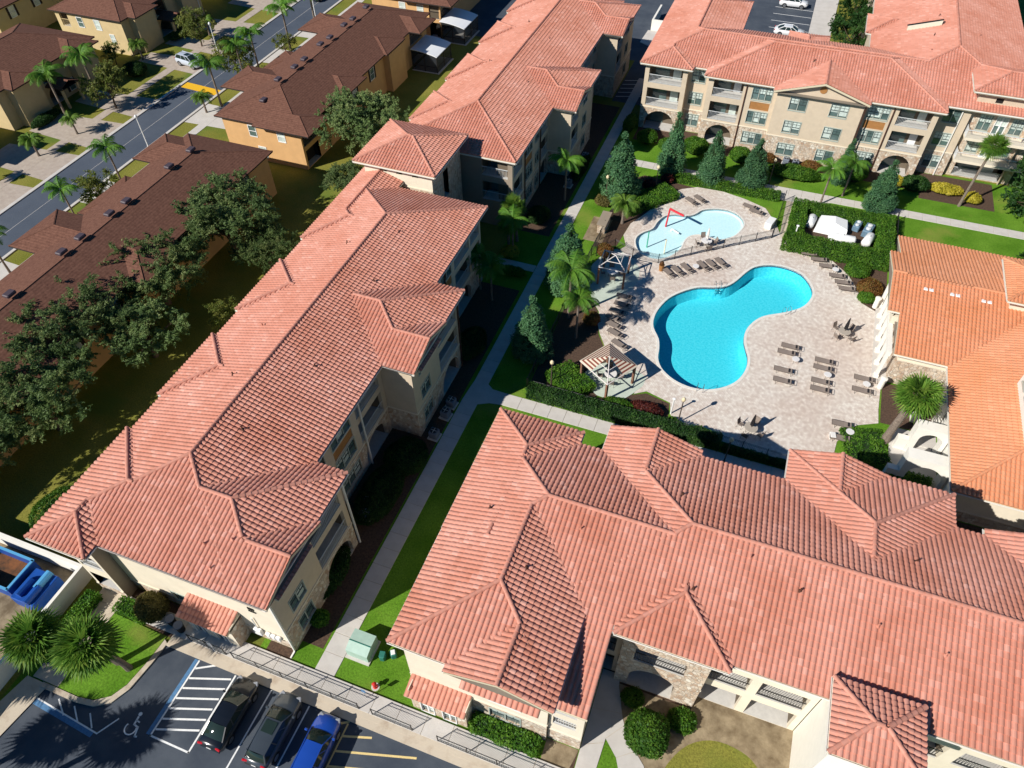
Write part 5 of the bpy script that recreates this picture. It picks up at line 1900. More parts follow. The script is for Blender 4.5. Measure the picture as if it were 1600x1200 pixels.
def pool(name, loop, depth, zw, mt, mp_, mc, wcol, cw, bs):
    c = ring('coping', loop, offset_loop(loop, cw), -.1, DK + .03, mc)
    tag(c, kind='structure')
    c.name = name + '_coping'
    n = len(loop)
    bs_ = [(x, y) for x, y in offset_loop(loop, -.25)]
    w = MB()
    zt = zw - .18
    w.add([(x, y, DK + .02) for x, y in loop] + [(x, y, zt) for x, y in loop], [(i, (i + 1) % n, n + (i + 1) % n, n + i) for i in range(n)])
    tag(w.build(name + '_waterline', mt), kind='structure')
    w = MB()
    w.add([(x, y, zt) for x, y in loop] + [(x, y, -depth) for x, y in bs_], [(i, (i + 1) % n, n + (i + 1) % n, n + i) for i in range(n)])
    tag(w.build(name + '_wall', mp_), kind='structure')
    sheet(name + '_floor', bs_, -depth, mp_)
    sheet(name + '_water', loop, zw, water_mat(name + '_water', wcol, bs))


pool('swimming_pool', POOL, 1.35, -0.03, M_TILEB, M_PLAST, M_COPE, (0.74, 0.97, 0.99), .27, 1.6)
pool('splash_pool', SPL, 0.30, -0.01, M_TILEL, M_PLASTL, M_COPES, (0.94, 0.99, 0.99), .16, 2.2)
M_PADC = mat('pad_green_concrete', (0.50, 0.56, 0.47), 0.85, var=0.06, vscale=1.2)
sheet('shelter_pad', smooth_loop([(-10.57, 46.56), (-8.53, 44.55), (-6.53, 44.69), (-5.42, 45.85), (-4.67, 48.36), (-8.39, 49.24)], 2), 0.068, M_PADC)
sheet('shelter_pad', smooth_loop([(-14.31, 61.15), (-13.78, 64.4), (-12.38, 66.42), (-9.13, 63.95), (-9.2, 59.97), (-11.04, 57.67), (-12.48, 57.0)], 2), 0.068, M_PADC)
# ------------------------------------------------------------------ plants
prng = np.random.default_rng(21)


def quads_mesh(name, C, A_, B_, tint, m):
    """leaf quads: centres C, half axes A_ and B_ (lozenges)"""
    n = len(C)
    V = np.stack([C - A_, C + B_ * .9 - A_ * .1, C + A_, C - B_ * .9 - A_ * .1], 1).reshape(-1, 3)
    me = bpy.data.meshes.new(name)
    me.vertices.add(n * 4)
    me.vertices.foreach_set('co', V.astype(np.float32).ravel())
    me.loops.add(n * 4)
    me.loops.foreach_set('vertex_index', np.arange(n * 4, dtype=np.int32))
    me.polygons.add(n)
    me.polygons.foreach_set('loop_start', (np.arange(n) * 4).astype(np.int32))
    me.update(calc_edges=True)
    at = me.attributes.new('tint', 'FLOAT', 'FACE')
    at.data.foreach_set('value', tint.astype(np.float32))
    me.materials.append(m)
    return me


def rand_dirs(n, up=0.0):
    d = prng.normal(size=(n, 3))
    d[:, 2] += up
    return d / (np.linalg.norm(d, axis=1, keepdims=True) + 1e-9)


def leaves_at(name, C, size, m, tint=None, asp=0.5, up=0.0, nrm=None):
    n = len(C)
    a = rand_dirs(n, up)
    b = np.cross(a, rand_dirs(n) if nrm is None else nrm + .6 * rand_dirs(n))
    b /= np.linalg.norm(b, axis=1, keepdims=True) + 1e-9
    s = size * (0.6 + 0.8 * prng.random(n))[:, None]
    if tint is None:
        tint = prng.random(n)
    return quads_mesh(name, C, a * s, b * s * asp, tint, m)


def clump_cloud(centres, radii, per, squash=0.8):
    out, tt = [], []
    for c, r in zip(centres, radii):
        n = max(8, int(per * r * r))
        d = rand_dirs(n)
        rr = r * (0.45 + 0.6 * prng.random(n)) ** 0.8
        p = c + d * rr[:, None] * np.array([1, 1, squash])
        out.append(p)
        base = prng.random()
        tt.append(np.clip(0.55 * base + 0.45 * prng.random(n), 0, 1))
    return np.concatenate(out), np.concatenate(tt)


def spray_cloud(centres, radii, cz, per, twigs=9, tl=1.25):
    """leaves strung along twigs that fan out from each clump, so the outline is loose"""
    out, tt = [], []
    for c, r in zip(centres, radii):
        outw = (c - np.array([0, 0, cz * .75]))
        outw = outw / (np.linalg.norm(outw) + 1e-9)
        n = max(4, int(per * r * r / twigs))
        base = prng.random()
        for k in range(twigs):
            d = rand_dirs(1)[0] + outw * .55 + np.array([0, 0, .12])
            d = d / np.linalg.norm(d)
            L = r * tl * prng.uniform(.6, 1.25)
            t = prng.random(n) ** .75
            p = c + np.outer(t, d) * L + prng.normal(size=(n, 3)) * (.07 + .09 * r * (1 - t))[:, None]
            p[:, 2] -= .12 * L * t ** 2
            out.append(p)
            tb = .5 * base + .3 * prng.random()
            tt.append(np.clip(tb + .25 * prng.random(n), 0, 1))
    return np.concatenate(out), np.concatenate(tt)


def tree_proto(name, label, cat, H, RX, trunk_r, m, nclump, per, leaf, bark=M_BARK, crown_lo=0.35, rmin=.12, rmax=.24, group=None, flat=0.85):
    t = thing(name, label, cat, group=group)
    cz = H * (crown_lo + 1) / 2
    rz = H * (1 - crown_lo) / 2
    cen, rad = [], []
    while len(cen) < nclump:
        d = rand_dirs(1)[0]
        r = prng.random() ** 0.45
        p = np.array([d[0] * RX * r, d[1] * RX * r, cz + d[2] * rz * r])
        if d[2] < -.55 and prng.random() < .7:
            continue
        cen.append(p)
        rad.append(RX * prng.uniform(rmin, rmax))
    C, tt = spray_cloud(np.array(cen), rad, cz, per)
    me = leaves_at('crown', C, leaf, m, tt, up=0, nrm=np.tile(np.array([-.25, -.35, 1.0]), (len(C), 1)))
    obj('crown', me, m, t)
    mb = MB()
    pts = [(0, 0, 0), (prng.normal() * .1, prng.normal() * .1, H * .18), (prng.normal() * .2, prng.normal() * .2, H * .36)]
    mb.tube(pts, [trunk_r * 1.25, trunk_r, trunk_r * .8], 8)
    for k in np.argsort(prng.random(nclump))[:min(nclump, 22)]:
        p = cen[k]
        a = Vector(pts[2]) * (0.7 + .3 * prng.random())
        mid = (a + Vector(p)) / 2 + Vector((0, 0, -.06 * H * prng.random()))
        mb.tube([a, mid, p], [trunk_r * .45, trunk_r * .28, trunk_r * .08], 5, False)
    mb.build('trunk', bark, t)
    return t


def fan_palm(name, label, H, r, nleaf, lean=(0, 0), m=None, trunk_r=.2, group=None, skirt=.5):
    m = m or L_PALM
    t = thing(name, label, 'palm', group=group)
    top = np.array([lean[0], lean[1], H])
    V, F, T = [], [], []
    for i in range(nleaf):
        az = 2 * math.pi * i * .381966 + prng.normal() * .15
        el = math.asin(1 - (1 + skirt) * (i + .5) / nleaf) if abs(1 - (1 + skirt) * (i + .5) / nleaf) <= 1 else -.5
        d = np.array([math.cos(az) * math.cos(el), math.sin(az) * math.cos(el), math.sin(el)])
        side = np.cross(d, [0, 0, 1.0])
        side /= np.linalg.norm(side) + 1e-9
        upv = np.cross(side, d)
        ln = r * prng.uniform(.85, 1.1)
        c = top + d * ln * .42
        tt = prng.random()
        nb = 15
        o = len(V)
        V += [tuple(top - side * .02), tuple(top + side * .02), tuple(c + side * .02), tuple(c - side * .02)]
        F.append((o, o + 1, o + 2, o + 3))
        T.append(.3)
        for k in range(nb):
            an = R(-100 + 200 * k / (nb - 1))
            bd = d * math.cos(an) + side * math.sin(an)
            L_ = ln * .62 * (1 - .25 * abs(an) / 1.75) * prng.uniform(.9, 1.1)
            droop = np.array([0, 0, -.20 * L_ * prng.uniform(.5, 1.5)])
            w = .055 * r / 1.6
            nn = np.cross(bd, upv)
            nn /= np.linalg.norm(nn) + 1e-9
            mid = c + bd * L_ * .55 + droop * .25
            tip = c + bd * L_ + droop
            o = len(V)
            V += [tuple(c), tuple(mid + nn * w), tuple(tip), tuple(mid - nn * w)]
            F.append((o, o + 1, o + 2, o + 3))
            T.append(min(1, max(0, tt * .6 + .4 * prng.random())))
    mb = MB()
    mb.v, mb.f, mb.tint = V, F, [x + .001 for x in T]
    mb.build('crown', m, t)
    tr = MB()
    n = 6
    tr.tube([(lean[0] * (k / n) ** 1.5, lean[1] * (k / n) ** 1.5, H * k / n) for k in range(n + 1)], [trunk_r * (1.25 if k == 0 else 1 - .15 * k / n) for k in range(n + 1)], 9)
    tr.build('trunk', M_PALMT, t)
    return t


def feather_palm(name, label, H, r, nfr, lean=(0, 0), m=None, trunk_r=.13, group=None):
    m = m or L_QUEEN
    t = thing(name, label, 'palm', group=group)
    top = np.array([lean[0], lean[1], H])
    mb = MB()
    for i in range(nfr):
        az = 2 * math.pi * i * .381966 + prng.normal() * .2
        el0 = R(prng.uniform(25, 78)) * (1 - .55 * i / nfr)
        L_ = r * prng.uniform(.85, 1.12)
        pts = []
        p = top.copy()
        el = el0
        ns = 9
        for k in range(ns + 1):
            pts.append(p.copy())
            p = p + L_ / ns * np.array([math.cos(az) * math.cos(el), math.sin(az) * math.cos(el), math.sin(el)])
            el -= R(15) * (.45 + k / ns)
        side = np.array([-math.sin(az), math.cos(az), 0])
        tt = prng.random()
        for k in range(ns):
            a, b = pts[k], pts[k + 1]
            mb.quad(a - side * .02, a + side * .02, b + side * .015, b - side * .015, .9)
            if k == 0:
                continue
            for q in range(6):
                c = a + (b - a) * q / 6
                d = (b - a) / np.linalg.norm(b - a)
                ll = L_ * .30 * math.sin(math.pi * min(1, (k + q / 6) / ns * .9 + .12)) + .08
                for sg in (-1, 1):
                    dr = side * sg * .82 + d * .45 + np.array([0, 0, -.35 - .45 * prng.random()])
                    dr /= np.linalg.norm(dr)
                    e = c + dr * ll
                    w = d * .026 * (r / 2.6)
                    mb.quad(c - w, c + w, (c + e) / 2 + w * 1.0, e, min(1, .25 + tt * .4 + .35 * prng.random()))
    mb.build('crown', m, t)
    tr = MB()
    tr.tube([(lean[0] * k / 4, lean[1] * k / 4, H * k / 4) for k in range(5)], [trunk_r * 1.3, trunk_r, trunk_r * .95, trunk_r * .9, trunk_r * .8], 8)
    tr.build('trunk', M_PALMT, t)
    return t


def cypress_proto(label):
    t = thing('cypress_tree', label, 'tree', group='conifers round the pool garden')
    H, r = 8.0, 1.75
    cen, rad = [], []
    for k in range(150):
        z = prng.random() ** 1.35
        rr = r * (1 - z) ** .8 * (0.55 + .45 * prng.random() ** .5) * (.55 + .45 * min(1, z / .10))
        az = prng.random() * 6.283
        cen.append(np.array([math.cos(az) * rr * .82, math.sin(az) * rr * .82, .25 + z * (H - .5)]))
        rad.append((.20 + .42 * (1 - z)) * prng.uniform(.7, 1.2))
    C, tt = clump_cloud(np.array(cen), rad, 800, 1.35)
    me = leaves_at('crown', C, .09, L_CYP, tt, asp=.5, up=.4, nrm=np.stack([C[:, 0], C[:, 1], np.full(len(C), 1.1)], 1))
    obj('crown', me, L_CYP, t)
    mb = MB()
    mb.tube([(0, 0, 0), (0, 0, H * .8)], [.18, .04], 7)
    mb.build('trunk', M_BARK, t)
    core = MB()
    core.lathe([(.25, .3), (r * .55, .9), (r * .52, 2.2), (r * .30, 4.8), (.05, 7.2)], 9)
    core.build('dark_core_cone', M_CORE, t)  # added solid cone, dark as inner shade, fills behind the leaf clumps
    return t


def surf_points(kind, dims, n):
    if kind == 'box':
        w, d, h = dims
        areas = np.array([w * d, w * h, w * h, d * h, d * h])
        f = prng.choice(5, size=n, p=areas / areas.sum())
        u, v = prng.random(n) - .5, prng.random(n)
        P = np.zeros((n, 3))
        N_ = np.zeros((n, 3))
        for k in range(5):
            s = f == k
            if k == 0:
                P[s] = np.stack([u[s] * w, (v[s] - .5) * d, np.full(s.sum(), h)], 1)
                N_[s] = (0, 0, 1)
            elif k in (1, 2):
                sg = -1 if k == 1 else 1
                P[s] = np.stack([u[s] * w, np.full(s.sum(), sg * d / 2), v[s] * h], 1)
                N_[s] = (0, sg, .3)
            else:
                sg = -1 if k == 3 else 1
                P[s] = np.stack([np.full(s.sum(), sg * w / 2), u[s] * d, v[s] * h], 1)
                N_[s] = (sg, 0, .3)
    else:
        w, d, h = dims
        dr = rand_dirs(n)
        dr[:, 2] = np.abs(dr[:, 2]) * 1.0 - .15
        dr /= np.linalg.norm(dr, axis=1, keepdims=True)
        P = dr * np.array([w / 2, d / 2, h * .55]) + np.array([0, 0, h * .45])
        N_ = dr
    return P, N_


def shrub(name, label, loc, dims, m, kind='ball', rz=0., dens=110, leaf=.13, group=None, cat='shrub', core=True, rough=.12):
    w, d, h = dims
    area = (w * d + 2 * h * (w + d)) if kind == 'box' else 3.2 * (w + d) / 2 * h + w * d
    n = int(min(14000, max(300, area * dens)))
    P, N_ = surf_points(kind, dims, n)
    ph = prng.random(3) * 6
    wob = np.sin(P[:, 0] * 2.3 + ph[0]) * np.sin(P[:, 1] * 2.1 + ph[1]) + .6 * np.sin(P[:, 2] * 4 + P[:, 0] * 5 + ph[2])
    P = P + N_ * (wob * rough * .55 + prng.normal(size=n) * rough * .5)[:, None]
    P[:, 2] = np.maximum(P[:, 2], .03)
    tt = np.clip(.5 + .22 * wob + .3 * prng.normal(size=n), 0, 1)
    me = leaves_at('foliage', P, leaf, m, tt, asp=.55, up=.3, nrm=N_)
    t = thing(name, label, cat, (loc[0], loc[1], loc[2] if len(loc) > 2 else 0), rz, group)
    obj('foliage', me, m, t)
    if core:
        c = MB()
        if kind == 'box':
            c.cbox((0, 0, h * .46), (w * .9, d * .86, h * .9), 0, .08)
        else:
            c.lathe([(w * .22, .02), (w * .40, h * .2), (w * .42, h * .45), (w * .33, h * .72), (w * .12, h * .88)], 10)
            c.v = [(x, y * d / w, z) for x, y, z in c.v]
        c.build('dark_core', M_CORE, t)  # added solid core, dark as inner shade, closes gaps between leaves
    return t


# ---- oaks behind the left block
oakA = tree_proto('oak_tree', '', 'tree', 9.6, 5.7, .34, L_OAK, 130, 400, .118, rmin=.11, rmax=.22, group='oaks between the rows')
oakB = tree_proto('oak_tree', '', 'tree', 8.8, 5.3, .30, L_OAK, 112, 400, .118, rmin=.11, rmax=.22, group='oaks between the rows')
OAKS = [(oakA, (-48.0, 73.4), 1.0, .3, 'big oak with a round crown standing alone behind the second roof tower'),
        (oakB, (-45.2, 64.8), .62, 1.1, 'lower oak crown tucked against the stair tower beside the big round oak'),
        (oakB, (-53.0, 51.4), 1.08, 2.0, 'oak in front of the brown roof, farthest of the long row of oaks'),
        (oakA, (-47.4, 50.2), .62, 4.0, 'smaller oak touching the red roof eave in the oak row'),
        (oakA, (-54.6, 41.4), .92, 5.0, 'oak in the middle of the left row over the brown roof'),
        (oakA, (-56.5, 31.8), 1.0, 2.6, 'broad oak at the left edge covering the near townhouse roof'),
        (oakB, (-50.8, 34.6), .78, .7, 'dark oak between the near townhouse and the red eave'),
        (oakB, (-53.0, 24.2), 1.02, 3.3, 'nearest big oak at the left edge above the pale patch of ground'),
        (oakA, (-54.5, 17.6), .78, 1.9, 'lowest oak at the left edge beside the bin yard')]
uA, uB = [], []
for pr_, (x, y), s_, rz_, lb in OAKS:
    place(pr_, uA if pr_ is oakA else uB, '', (x, y, 0), rz_, lb, 'oaks between the rows', (s_, s_, s_ * .84))

# ---- small street trees
st0 = tree_proto('street_tree', '', 'tree', 5.2, 2.7, .11, L_SMALL, 46, 260, .14, crown_lo=.30, rmin=.16, rmax=.30, group='small trees along the street')
us = []
for (x, y), s_, rz_, lb in (((-88.4, 73.4), 1.15, 0, 'olive green street tree in front of the tan townhouse at left'),
                            ((-89.2, 94.6), 1.05, 1, 'round yellow green street tree beyond the silver car'),
                            ((-76.4, 86.4), 1.1, 2, 'loose yellow green tree overhanging the road by the yellow marking'),
                            ((-72.6, 53.2), .9, 3, 'low yellow green tree beside the feather palm over the near garages'),
                            ((-93.5, 117), 1.2, 4, 'street tree at the top edge among the driveways'),
                            ((-74.5, 96.5), .62, 5, 'small reddish street tree between palms by the road'),
                            ((-112, 98), 1.4, .4, 'dark tree behind the pale corner townhouse'),
                            ((-98, 84.8), .6, .8, 'bushy small tree between the two tan townhouses'),
                            ((-46.4, 40.6), .62, 2.8, 'small golden leaved tree beside the red eave among the oaks')):
    place(st0, us, '', (x, y, 0), rz_, lb, 'small trees along the street', s_)

# ---- feather palms
fp = feather_palm('queen_palm', '', 5.6, 2.7, 15, group='feather palms')
uf = []
for (x, y), s_, rz_, lb in (((-92.9, 68.6), 1.15, 0, 'feather palm before the tan townhouse, left of a pair'),
                            ((-92.4, 74.6), 1.15, 1, 'feather palm before the tan townhouse, right of a pair'),
                            ((-73.9, 57.6), .95, 2, 'feather palm in front of the near garages beside the road'),
                            ((-73.6, 49.4), .85, 2.2, 'feather palm fronds over the yellow green tree by the road'),
                            ((-74.4, 39.6), .9, 2.9, 'feather palm at the left edge above the brown roof'),
                            ((-74.4, 79.0), 1.1, 3, 'tall feather palm with leaning trunk beside the yellow road marking'),
                            ((-74.6, 85.6), 1.05, 4, 'feather palm second from the yellow marking along the road'),
                            ((-74.7, 89.4), 1.1, 5, 'feather palm third from the yellow marking along the road'),
                            ((-75.0, 98.5), 1.15, 6, 'tall feather palm by the far road before the brown roof'),
                            ((-73.6, 104.5), 1.2, 7, 'feather palm at the top edge beside the road'),
                            ((-14.2, 53.8), 1.12, 1.4, 'large yellow green feather palm in front of the conifers by the bare shelter'),
                            ((-12.6, 51.2), .9, 3.4, 'drooping feather palm beside the rust coloured shrub'),
                            ((-20.9, 73.6), .95, 2.4, 'feather palm over the path between the two long blocks'),
                            ((8.4, 83.2), .85, .9, 'drooping feather palm over the pump yard hedge'),
                            ((10.8, 85.9), .8, 2.0, 'feather palm behind the pump yard beside the far path'),
                            ((-23.2, 61.6), .85, 1.7, 'feather palm in the shade by the side path'),
                            ((-22.6, 53.6), .8, .2, 'dark feather palm in the shade beside the left block'),
                            ((-24.4, 54.8), .8, 2.1, 'feather palm against the shaded balconies of the left block')):
    place(fp, uf, '', (x, y, 0), rz_, lb, 'feather palms', s_)
bp0 = feather_palm('dwarf_palm', '', 1.7, 1.35, 20, m=L_PALM, trunk_r=.1, group='small garden palms')
ub = []
for (x, y), s_, rz_, lb in (((-88.6, 65.8), 1.3, 0, 'little palm on the grass strip, middle of the left driveways'),
                            ((-89.4, 59.6), 1.4, 2, 'little palm on the grass strip at the near left driveway'),
                            ((-95.0, 87.4), 1.4, 1, 'little palm by the porch of the tan townhouse beside the silver car'),
                            ((-75.4, 76.8), 1.35, 3, 'little palm between the road and the brown garage roof'),
                            ((-90.4, 52.6), 1.2, 4, 'little palm at the left edge by the driveways'),
                            ((-13.1, 71.4), 1.6, 2, 'bushy low palm by the splash pool corner'),
                            ((-90.6, 98.6), 1.3, 5, 'little palm behind the round street tree')):
    place(bp0, ub, '', (x, y, 0), rz_, lb, 'small garden palms', s_)

# ---- fan palms
for (x, y), H, r, nl, ln, tr, lb in (((-33.5, 8.7), 6.3, 2.05, 70, (-2.3, -1.7), .22, 'bushy fan palm at the lower left, left of a pair'),
                                     ((-32.5, 8.6), 6.2, 2.15, 72, (.2, -.8), .22, 'bushy fan palm at the lower left over the turf island, right of a pair'),
                                     ((24.05, 88.45), 7.9, 1.75, 42, (.5, .3), .16, 'tall fan palm leaning before the beige block at the right'),
                                     ((16.85, 48.24), 5.9, 2.15, 64, (.6, .4), .34, 'fan palm with a thick rough trunk beside the clubhouse arches'),
                                     ((-23.6, 64.0), 4.6, 1.7, 34, (-.4, 0), .17, 'fan palm at the corner of the shaded gap by the stair tower'),
                                     ((-24.0, 62.4), 3.3, 1.5, 26, (0, 0), .17, 'lower fan palm in the shade by the stair tower')):
    o = fan_palm('fan_palm', lb, H, r, nl, ln, None, tr, 'fan palms')
    o.location = (x, y, 0)

# ---- conifers
cy = cypress_proto('')
uc = []
for (x, y), s_, rz_, lb in (((-14.9, 76.3), (1.55, 1.55, 1.14), 0, 'widest conifer at the path corner near the far pool fence'),
                            ((-10.1, 83.8), (1.15, 1.15, 1.08), 1, 'conifer before the arched porch, second along the far path'),
                            ((-5.0, 83.4), (1.15, 1.15, .92), 2, 'conifer third along the far path before the beige block'),
                            ((-.1, 84.2), (1.2, 1.2, .85), 3, 'conifer fourth along the far path beside the gate lamp'),
                            ((10.2, 88.8), (.8, .8, .78), 4, 'slim conifer behind the pump yard palms'),
                            ((14.8, 84.6), (1.25, 1.25, .84), 5, 'conifer beside the far path right of the pump yard'),
                            ((-15.9, 58.4), (1.6, 1.6, 1.05), 6, 'conifer beside the path behind the yellow green palm'),
                            ((-16.0, 47.6), (1.3, 1.3, .98), 7, 'dark conifer beside the path nearest the junction')):
    place(cy, uc, '', (x, y, 0), rz_, lb, 'conifers round the pool garden', s_)

# ---- hedges and shrubs
def hedge(lb, x0, x1, y0, y1, h, m=L_HEDGE, dens=260, leaf=.085):
    return shrub('hedge', lb, ((x0 + x1) / 2, (y0 + y1) / 2), (x1 - x0, y1 - y0, h), m, 'box', 0, dens, leaf, 'clipped hedges', 'hedge')


hedge('bright green hedge on the near side of the pump yard', 5.0, 16.2, 72.5, 74.5, 1.4)
hedge('bright green hedge on the left side of the pump yard', 5.3, 6.9, 74.5, 81.4, 1.4)
hedge('bright green hedge on the right side of the pump yard', 14.9, 16.5, 74.5, 81.4, 1.5)
hedge('green hedge on the far side of the pump yard', 6.9, 14.9, 80.2, 81.5, 1.3)
hedge('long low hedge between the far path and the splash pool', -9.2, 3.6, 81.9, 83.2, .8)
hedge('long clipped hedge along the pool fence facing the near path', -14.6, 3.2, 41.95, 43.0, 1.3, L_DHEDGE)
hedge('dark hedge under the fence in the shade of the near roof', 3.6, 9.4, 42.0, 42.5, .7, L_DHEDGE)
hedge('clipped hedge beside the white wall of the bin enclosure', -38.9, -37.9, 7.0, 12.2, 1.0, L_HEDGE)
hedge('short hedge before the lower left porch', -36.1, -33.6, 11.6, 12.7, .9, L_HEDGE)
hedge('dark green hedge below the window of the lower block', -8.2, -3.6, 13.05, 14.15, 1.0, L_HEDGE)
hedge('hedge beside the far walk at the top behind the beige block', 6.6, 9.6, 114.5, 121, 1.2, L_HEDGE)
sh = [('broad green groundcover mound beside the striped shelter', (-11.3, 45.1), (3.9, 3.0, .8), L_HEDGE, 'box', -.6),
      ('broad green groundcover mound between fence and splash pool', (-11.2, 76.7), (7.0, 2.9, .8), L_HEDGE, 'box', .86),
      ('green groundcover patch beside the fan palm at the clubhouse', (15.2, 46.6), (3.4, 4.0, .45), L_HEDGE, 'box', .3),
      ('green groundcover strip under the clubhouse arch', (18.6, 43.6), (3.6, 2.4, .8), L_HEDGE, 'box', 0),
      ('round dark shrub beside the entry walk at the bottom', (2.8, 16.8), (2.9, 2.9, 2.0), L_BUSH, 'ball', 0),
      ('low bright green shrub by the stone walkway block', (1.4, 18.9), (1.5, 1.2, .6), L_HEDGE, 'ball', 0),
      ('low green shrub behind the round dark shrub', (4.9, 18.6), (1.8, 1.6, .6), L_HEDGE, 'ball', 0),
      ('thin shrub beside the green transformer box', (-15.3, 17.6), (1.6, 1.4, .9), L_OLIVE, 'ball', 0),
      ('bare twiggy small tree by the lower left porch', (-33.2, 12.6), (2.2, 2.0, 2.6), L_OLIVE, 'ball', 0),
      ('round clipped bush at the foot of the beige block beside a window', (-2.3, 89.4), (2.6, 2.4, 1.9), L_HEDGE, 'ball', 0),
      ('green bush left of the arched porch corner', (-14.6, 90.0), (2.6, 2.4, 1.7), L_HEDGE, 'ball', 0),
      ('small green bush beside the first arch', (-11.9, 89.0), (1.9, 1.7, 1.5), L_HEDGE, 'ball', 0),
      ('feathery green bush before the second arch', (-8.1, 89.6), (3.2, 2.8, 2.0), L_HEDGE, 'ball', 0),
      ('round clipped bush beside the third arch', (11.6, 90.0), (3.2, 2.8, 2.2), L_HEDGE, 'ball', 0),
      ('green bush mass below the gable windows', (4.6, 88.0), (6.4, 2.4, 1.5), L_HEDGE, 'ball', 0),
      ('rusty shrub under the left gable window', (1.0, 90.2), (2.2, 1.2, 1.4), L_RUST, 'ball', 0),
      ('rusty shrub under the right gable window', (6.6, 90.2), (2.4, 1.2, 1.4), L_RUST, 'ball', 0),
      ('golden shrub beside the third arch', (16.4, 90.3), (2.0, 1.8, 1.4), L_YEL, 'ball', 0),
      ('dark shrub between the golden shrubs', (18.8, 90.3), (3.4, 2.2, 1.7), L_DHEDGE, 'ball', 0),
      ('golden hedge before the tower balcony', (22.4, 90.8), (3.8, 1.8, 1.1), L_YEL, 'ball', .05),
      ('round golden shrub right of the leaning palm', (25.4, 89.8), (1.9, 1.7, 1.1), L_YEL, 'ball', 0),
      ('golden shrub in the shade by the left block', (-23.4, 61.2), (1.9, 1.7, 1.2), L_YEL, 'ball', 0),
      ('rust coloured shrub beside the pool deck palms', (-11.7, 53.7), (1.5, 1.5, 1.4), L_RUST, 'ball', 0),
      ('rust coloured shrub between the fences', (-13.4, 64.9), (1.8, 1.8, 1.3), L_RUST, 'ball', 0),
      ('red shrub row in the bed below the striped shelter', (-3.7, 44.3), (3.0, 1.1, .9), L_RED, 'ball', -.1),
      ('lime green shrub left of the red shrubs', (-6.3, 44.0), (2.8, 1.1, .7), L_HEDGE, 'ball', 0),
      ('small lime shrub right of the red shrubs', (-1.3, 43.5), (1.2, 1.0, .7), L_HEDGE, 'ball', 0),
      ('lime shrub at the hedge end by the dark fence', (1.6, 43.2), (2.4, .9, .8), L_HEDGE, 'ball', 0),
      ('red shrub behind the groundcover mound', (-11.8, 79.4), (1.4, 1.2, 1.2), L_RED, 'ball', 0),
      ('red shrub beside the far lamp post', (-10.0, 81.4), (1.3, 1.1, 1.2), L_RED, 'ball', 0),
      ('yellow green upright shrub by the far conifer', (-13.9, 77.6), (1.2, 1.2, 1.6), L_OLIVE, 'ball', 0),
      ('yellow ornamental grass around the lamp by the path', (-16.2, 74.6), (2.2, 2.2, .9), L_OLIVE, 'ball', 0),
      ('rusty mixed shrubs beside the clubhouse gable', (14.6, 68.6), (2.4, 2.8, 1.0), L_RUST, 'ball', 0),
      ('green shrubs along the deck edge near the hedge', (13.2, 71.2), (2.6, 2.2, 1.0), L_HEDGE, 'ball', .5),
      ('green shrub by the small white post near the clubhouse', (14.3, 66.9), (1.6, 1.4, .8), L_HEDGE, 'ball', 0),
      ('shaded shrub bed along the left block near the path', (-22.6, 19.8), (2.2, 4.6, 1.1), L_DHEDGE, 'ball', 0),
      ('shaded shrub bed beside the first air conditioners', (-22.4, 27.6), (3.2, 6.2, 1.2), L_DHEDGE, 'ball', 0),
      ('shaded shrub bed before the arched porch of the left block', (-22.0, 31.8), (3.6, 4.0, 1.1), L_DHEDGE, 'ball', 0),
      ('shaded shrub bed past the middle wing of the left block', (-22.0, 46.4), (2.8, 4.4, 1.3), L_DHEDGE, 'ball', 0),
      ('pale shrub in the shade by the lower corner window', (-21.6, 16.4), (1.3, 1.3, .9), L_HEDGE, 'ball', 0),
      ('grassy shrub beside the side path of the left block', (-22.0, 58.3), (3.0, 1.2, .9), L_HEDGE, 'ball', 0),
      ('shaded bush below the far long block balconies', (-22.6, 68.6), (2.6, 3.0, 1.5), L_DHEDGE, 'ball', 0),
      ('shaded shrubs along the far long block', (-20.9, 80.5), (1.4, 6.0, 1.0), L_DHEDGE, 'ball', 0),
      ('green shrub at the corner of the beige block by the shaded path', (-17.6, 92.5), (1.5, 4.0, 1.9), L_BUSH, 'ball', 0),
      ('dark bush between driveway and tan townhouse by the silver car', (-92.6, 83.0), (3.6, 3.0, 1.8), L_DHEDGE, 'ball', 0),
      ('hedge row under the windows of the second tan townhouse', (-94.6, 97.0), (1.6, 6.0, 1.2), L_DHEDGE, 'ball', 0),
      ('hedge row under the windows of the left tan townhouse', (-94.8, 66.8), (1.6, 5.0, 1.2), L_DHEDGE, 'ball', 0),
      ('bright grassy shrub at the bottom of the oak row', (-44.8, 17.0), (6.0, 5.0, 2.4), L_BUSH, 'ball', .5)]
for lb, lo, dm, m_, kd, rz_ in sh:
    shrub('shrub', lb, lo, dm, m_, kd, rz_, 220 if dm[0] * dm[1] > 6 else 320, .088, 'garden shrubs')
# dense dark trees at the right edge and behind the beige block
ev = tree_proto('evergreen_tree', '', 'tree', 6.4, 3.4, .2, L_DHEDGE, 60, 210, .17, crown_lo=.12, rmin=.16, rmax=.30, group='dense evergreen trees')
ue = []
for (x, y), s_, rz_, lb in (((31.4, 88.6), 1.1, 0, 'dense dark tree at the right edge below the tower'),
                            ((33.2, 97.5), 1.1, 2, 'dense dark tree at the right edge beside the tower'),
                            ((9.0, 125.5), 1.05, 1, 'dark evergreen by the far walk, nearer the beige block'),
                            ((9.4, 133.0), 1.1, 3, 'dark evergreen at the top edge beside the far walk'),
                            ((30.6, 77.0), .5, 4, 'small dark bush beside the clubhouse at the right edge')):
    place(ev, ue, '', (x, y, 0), rz_, lb, 'dense evergreen trees', s_)

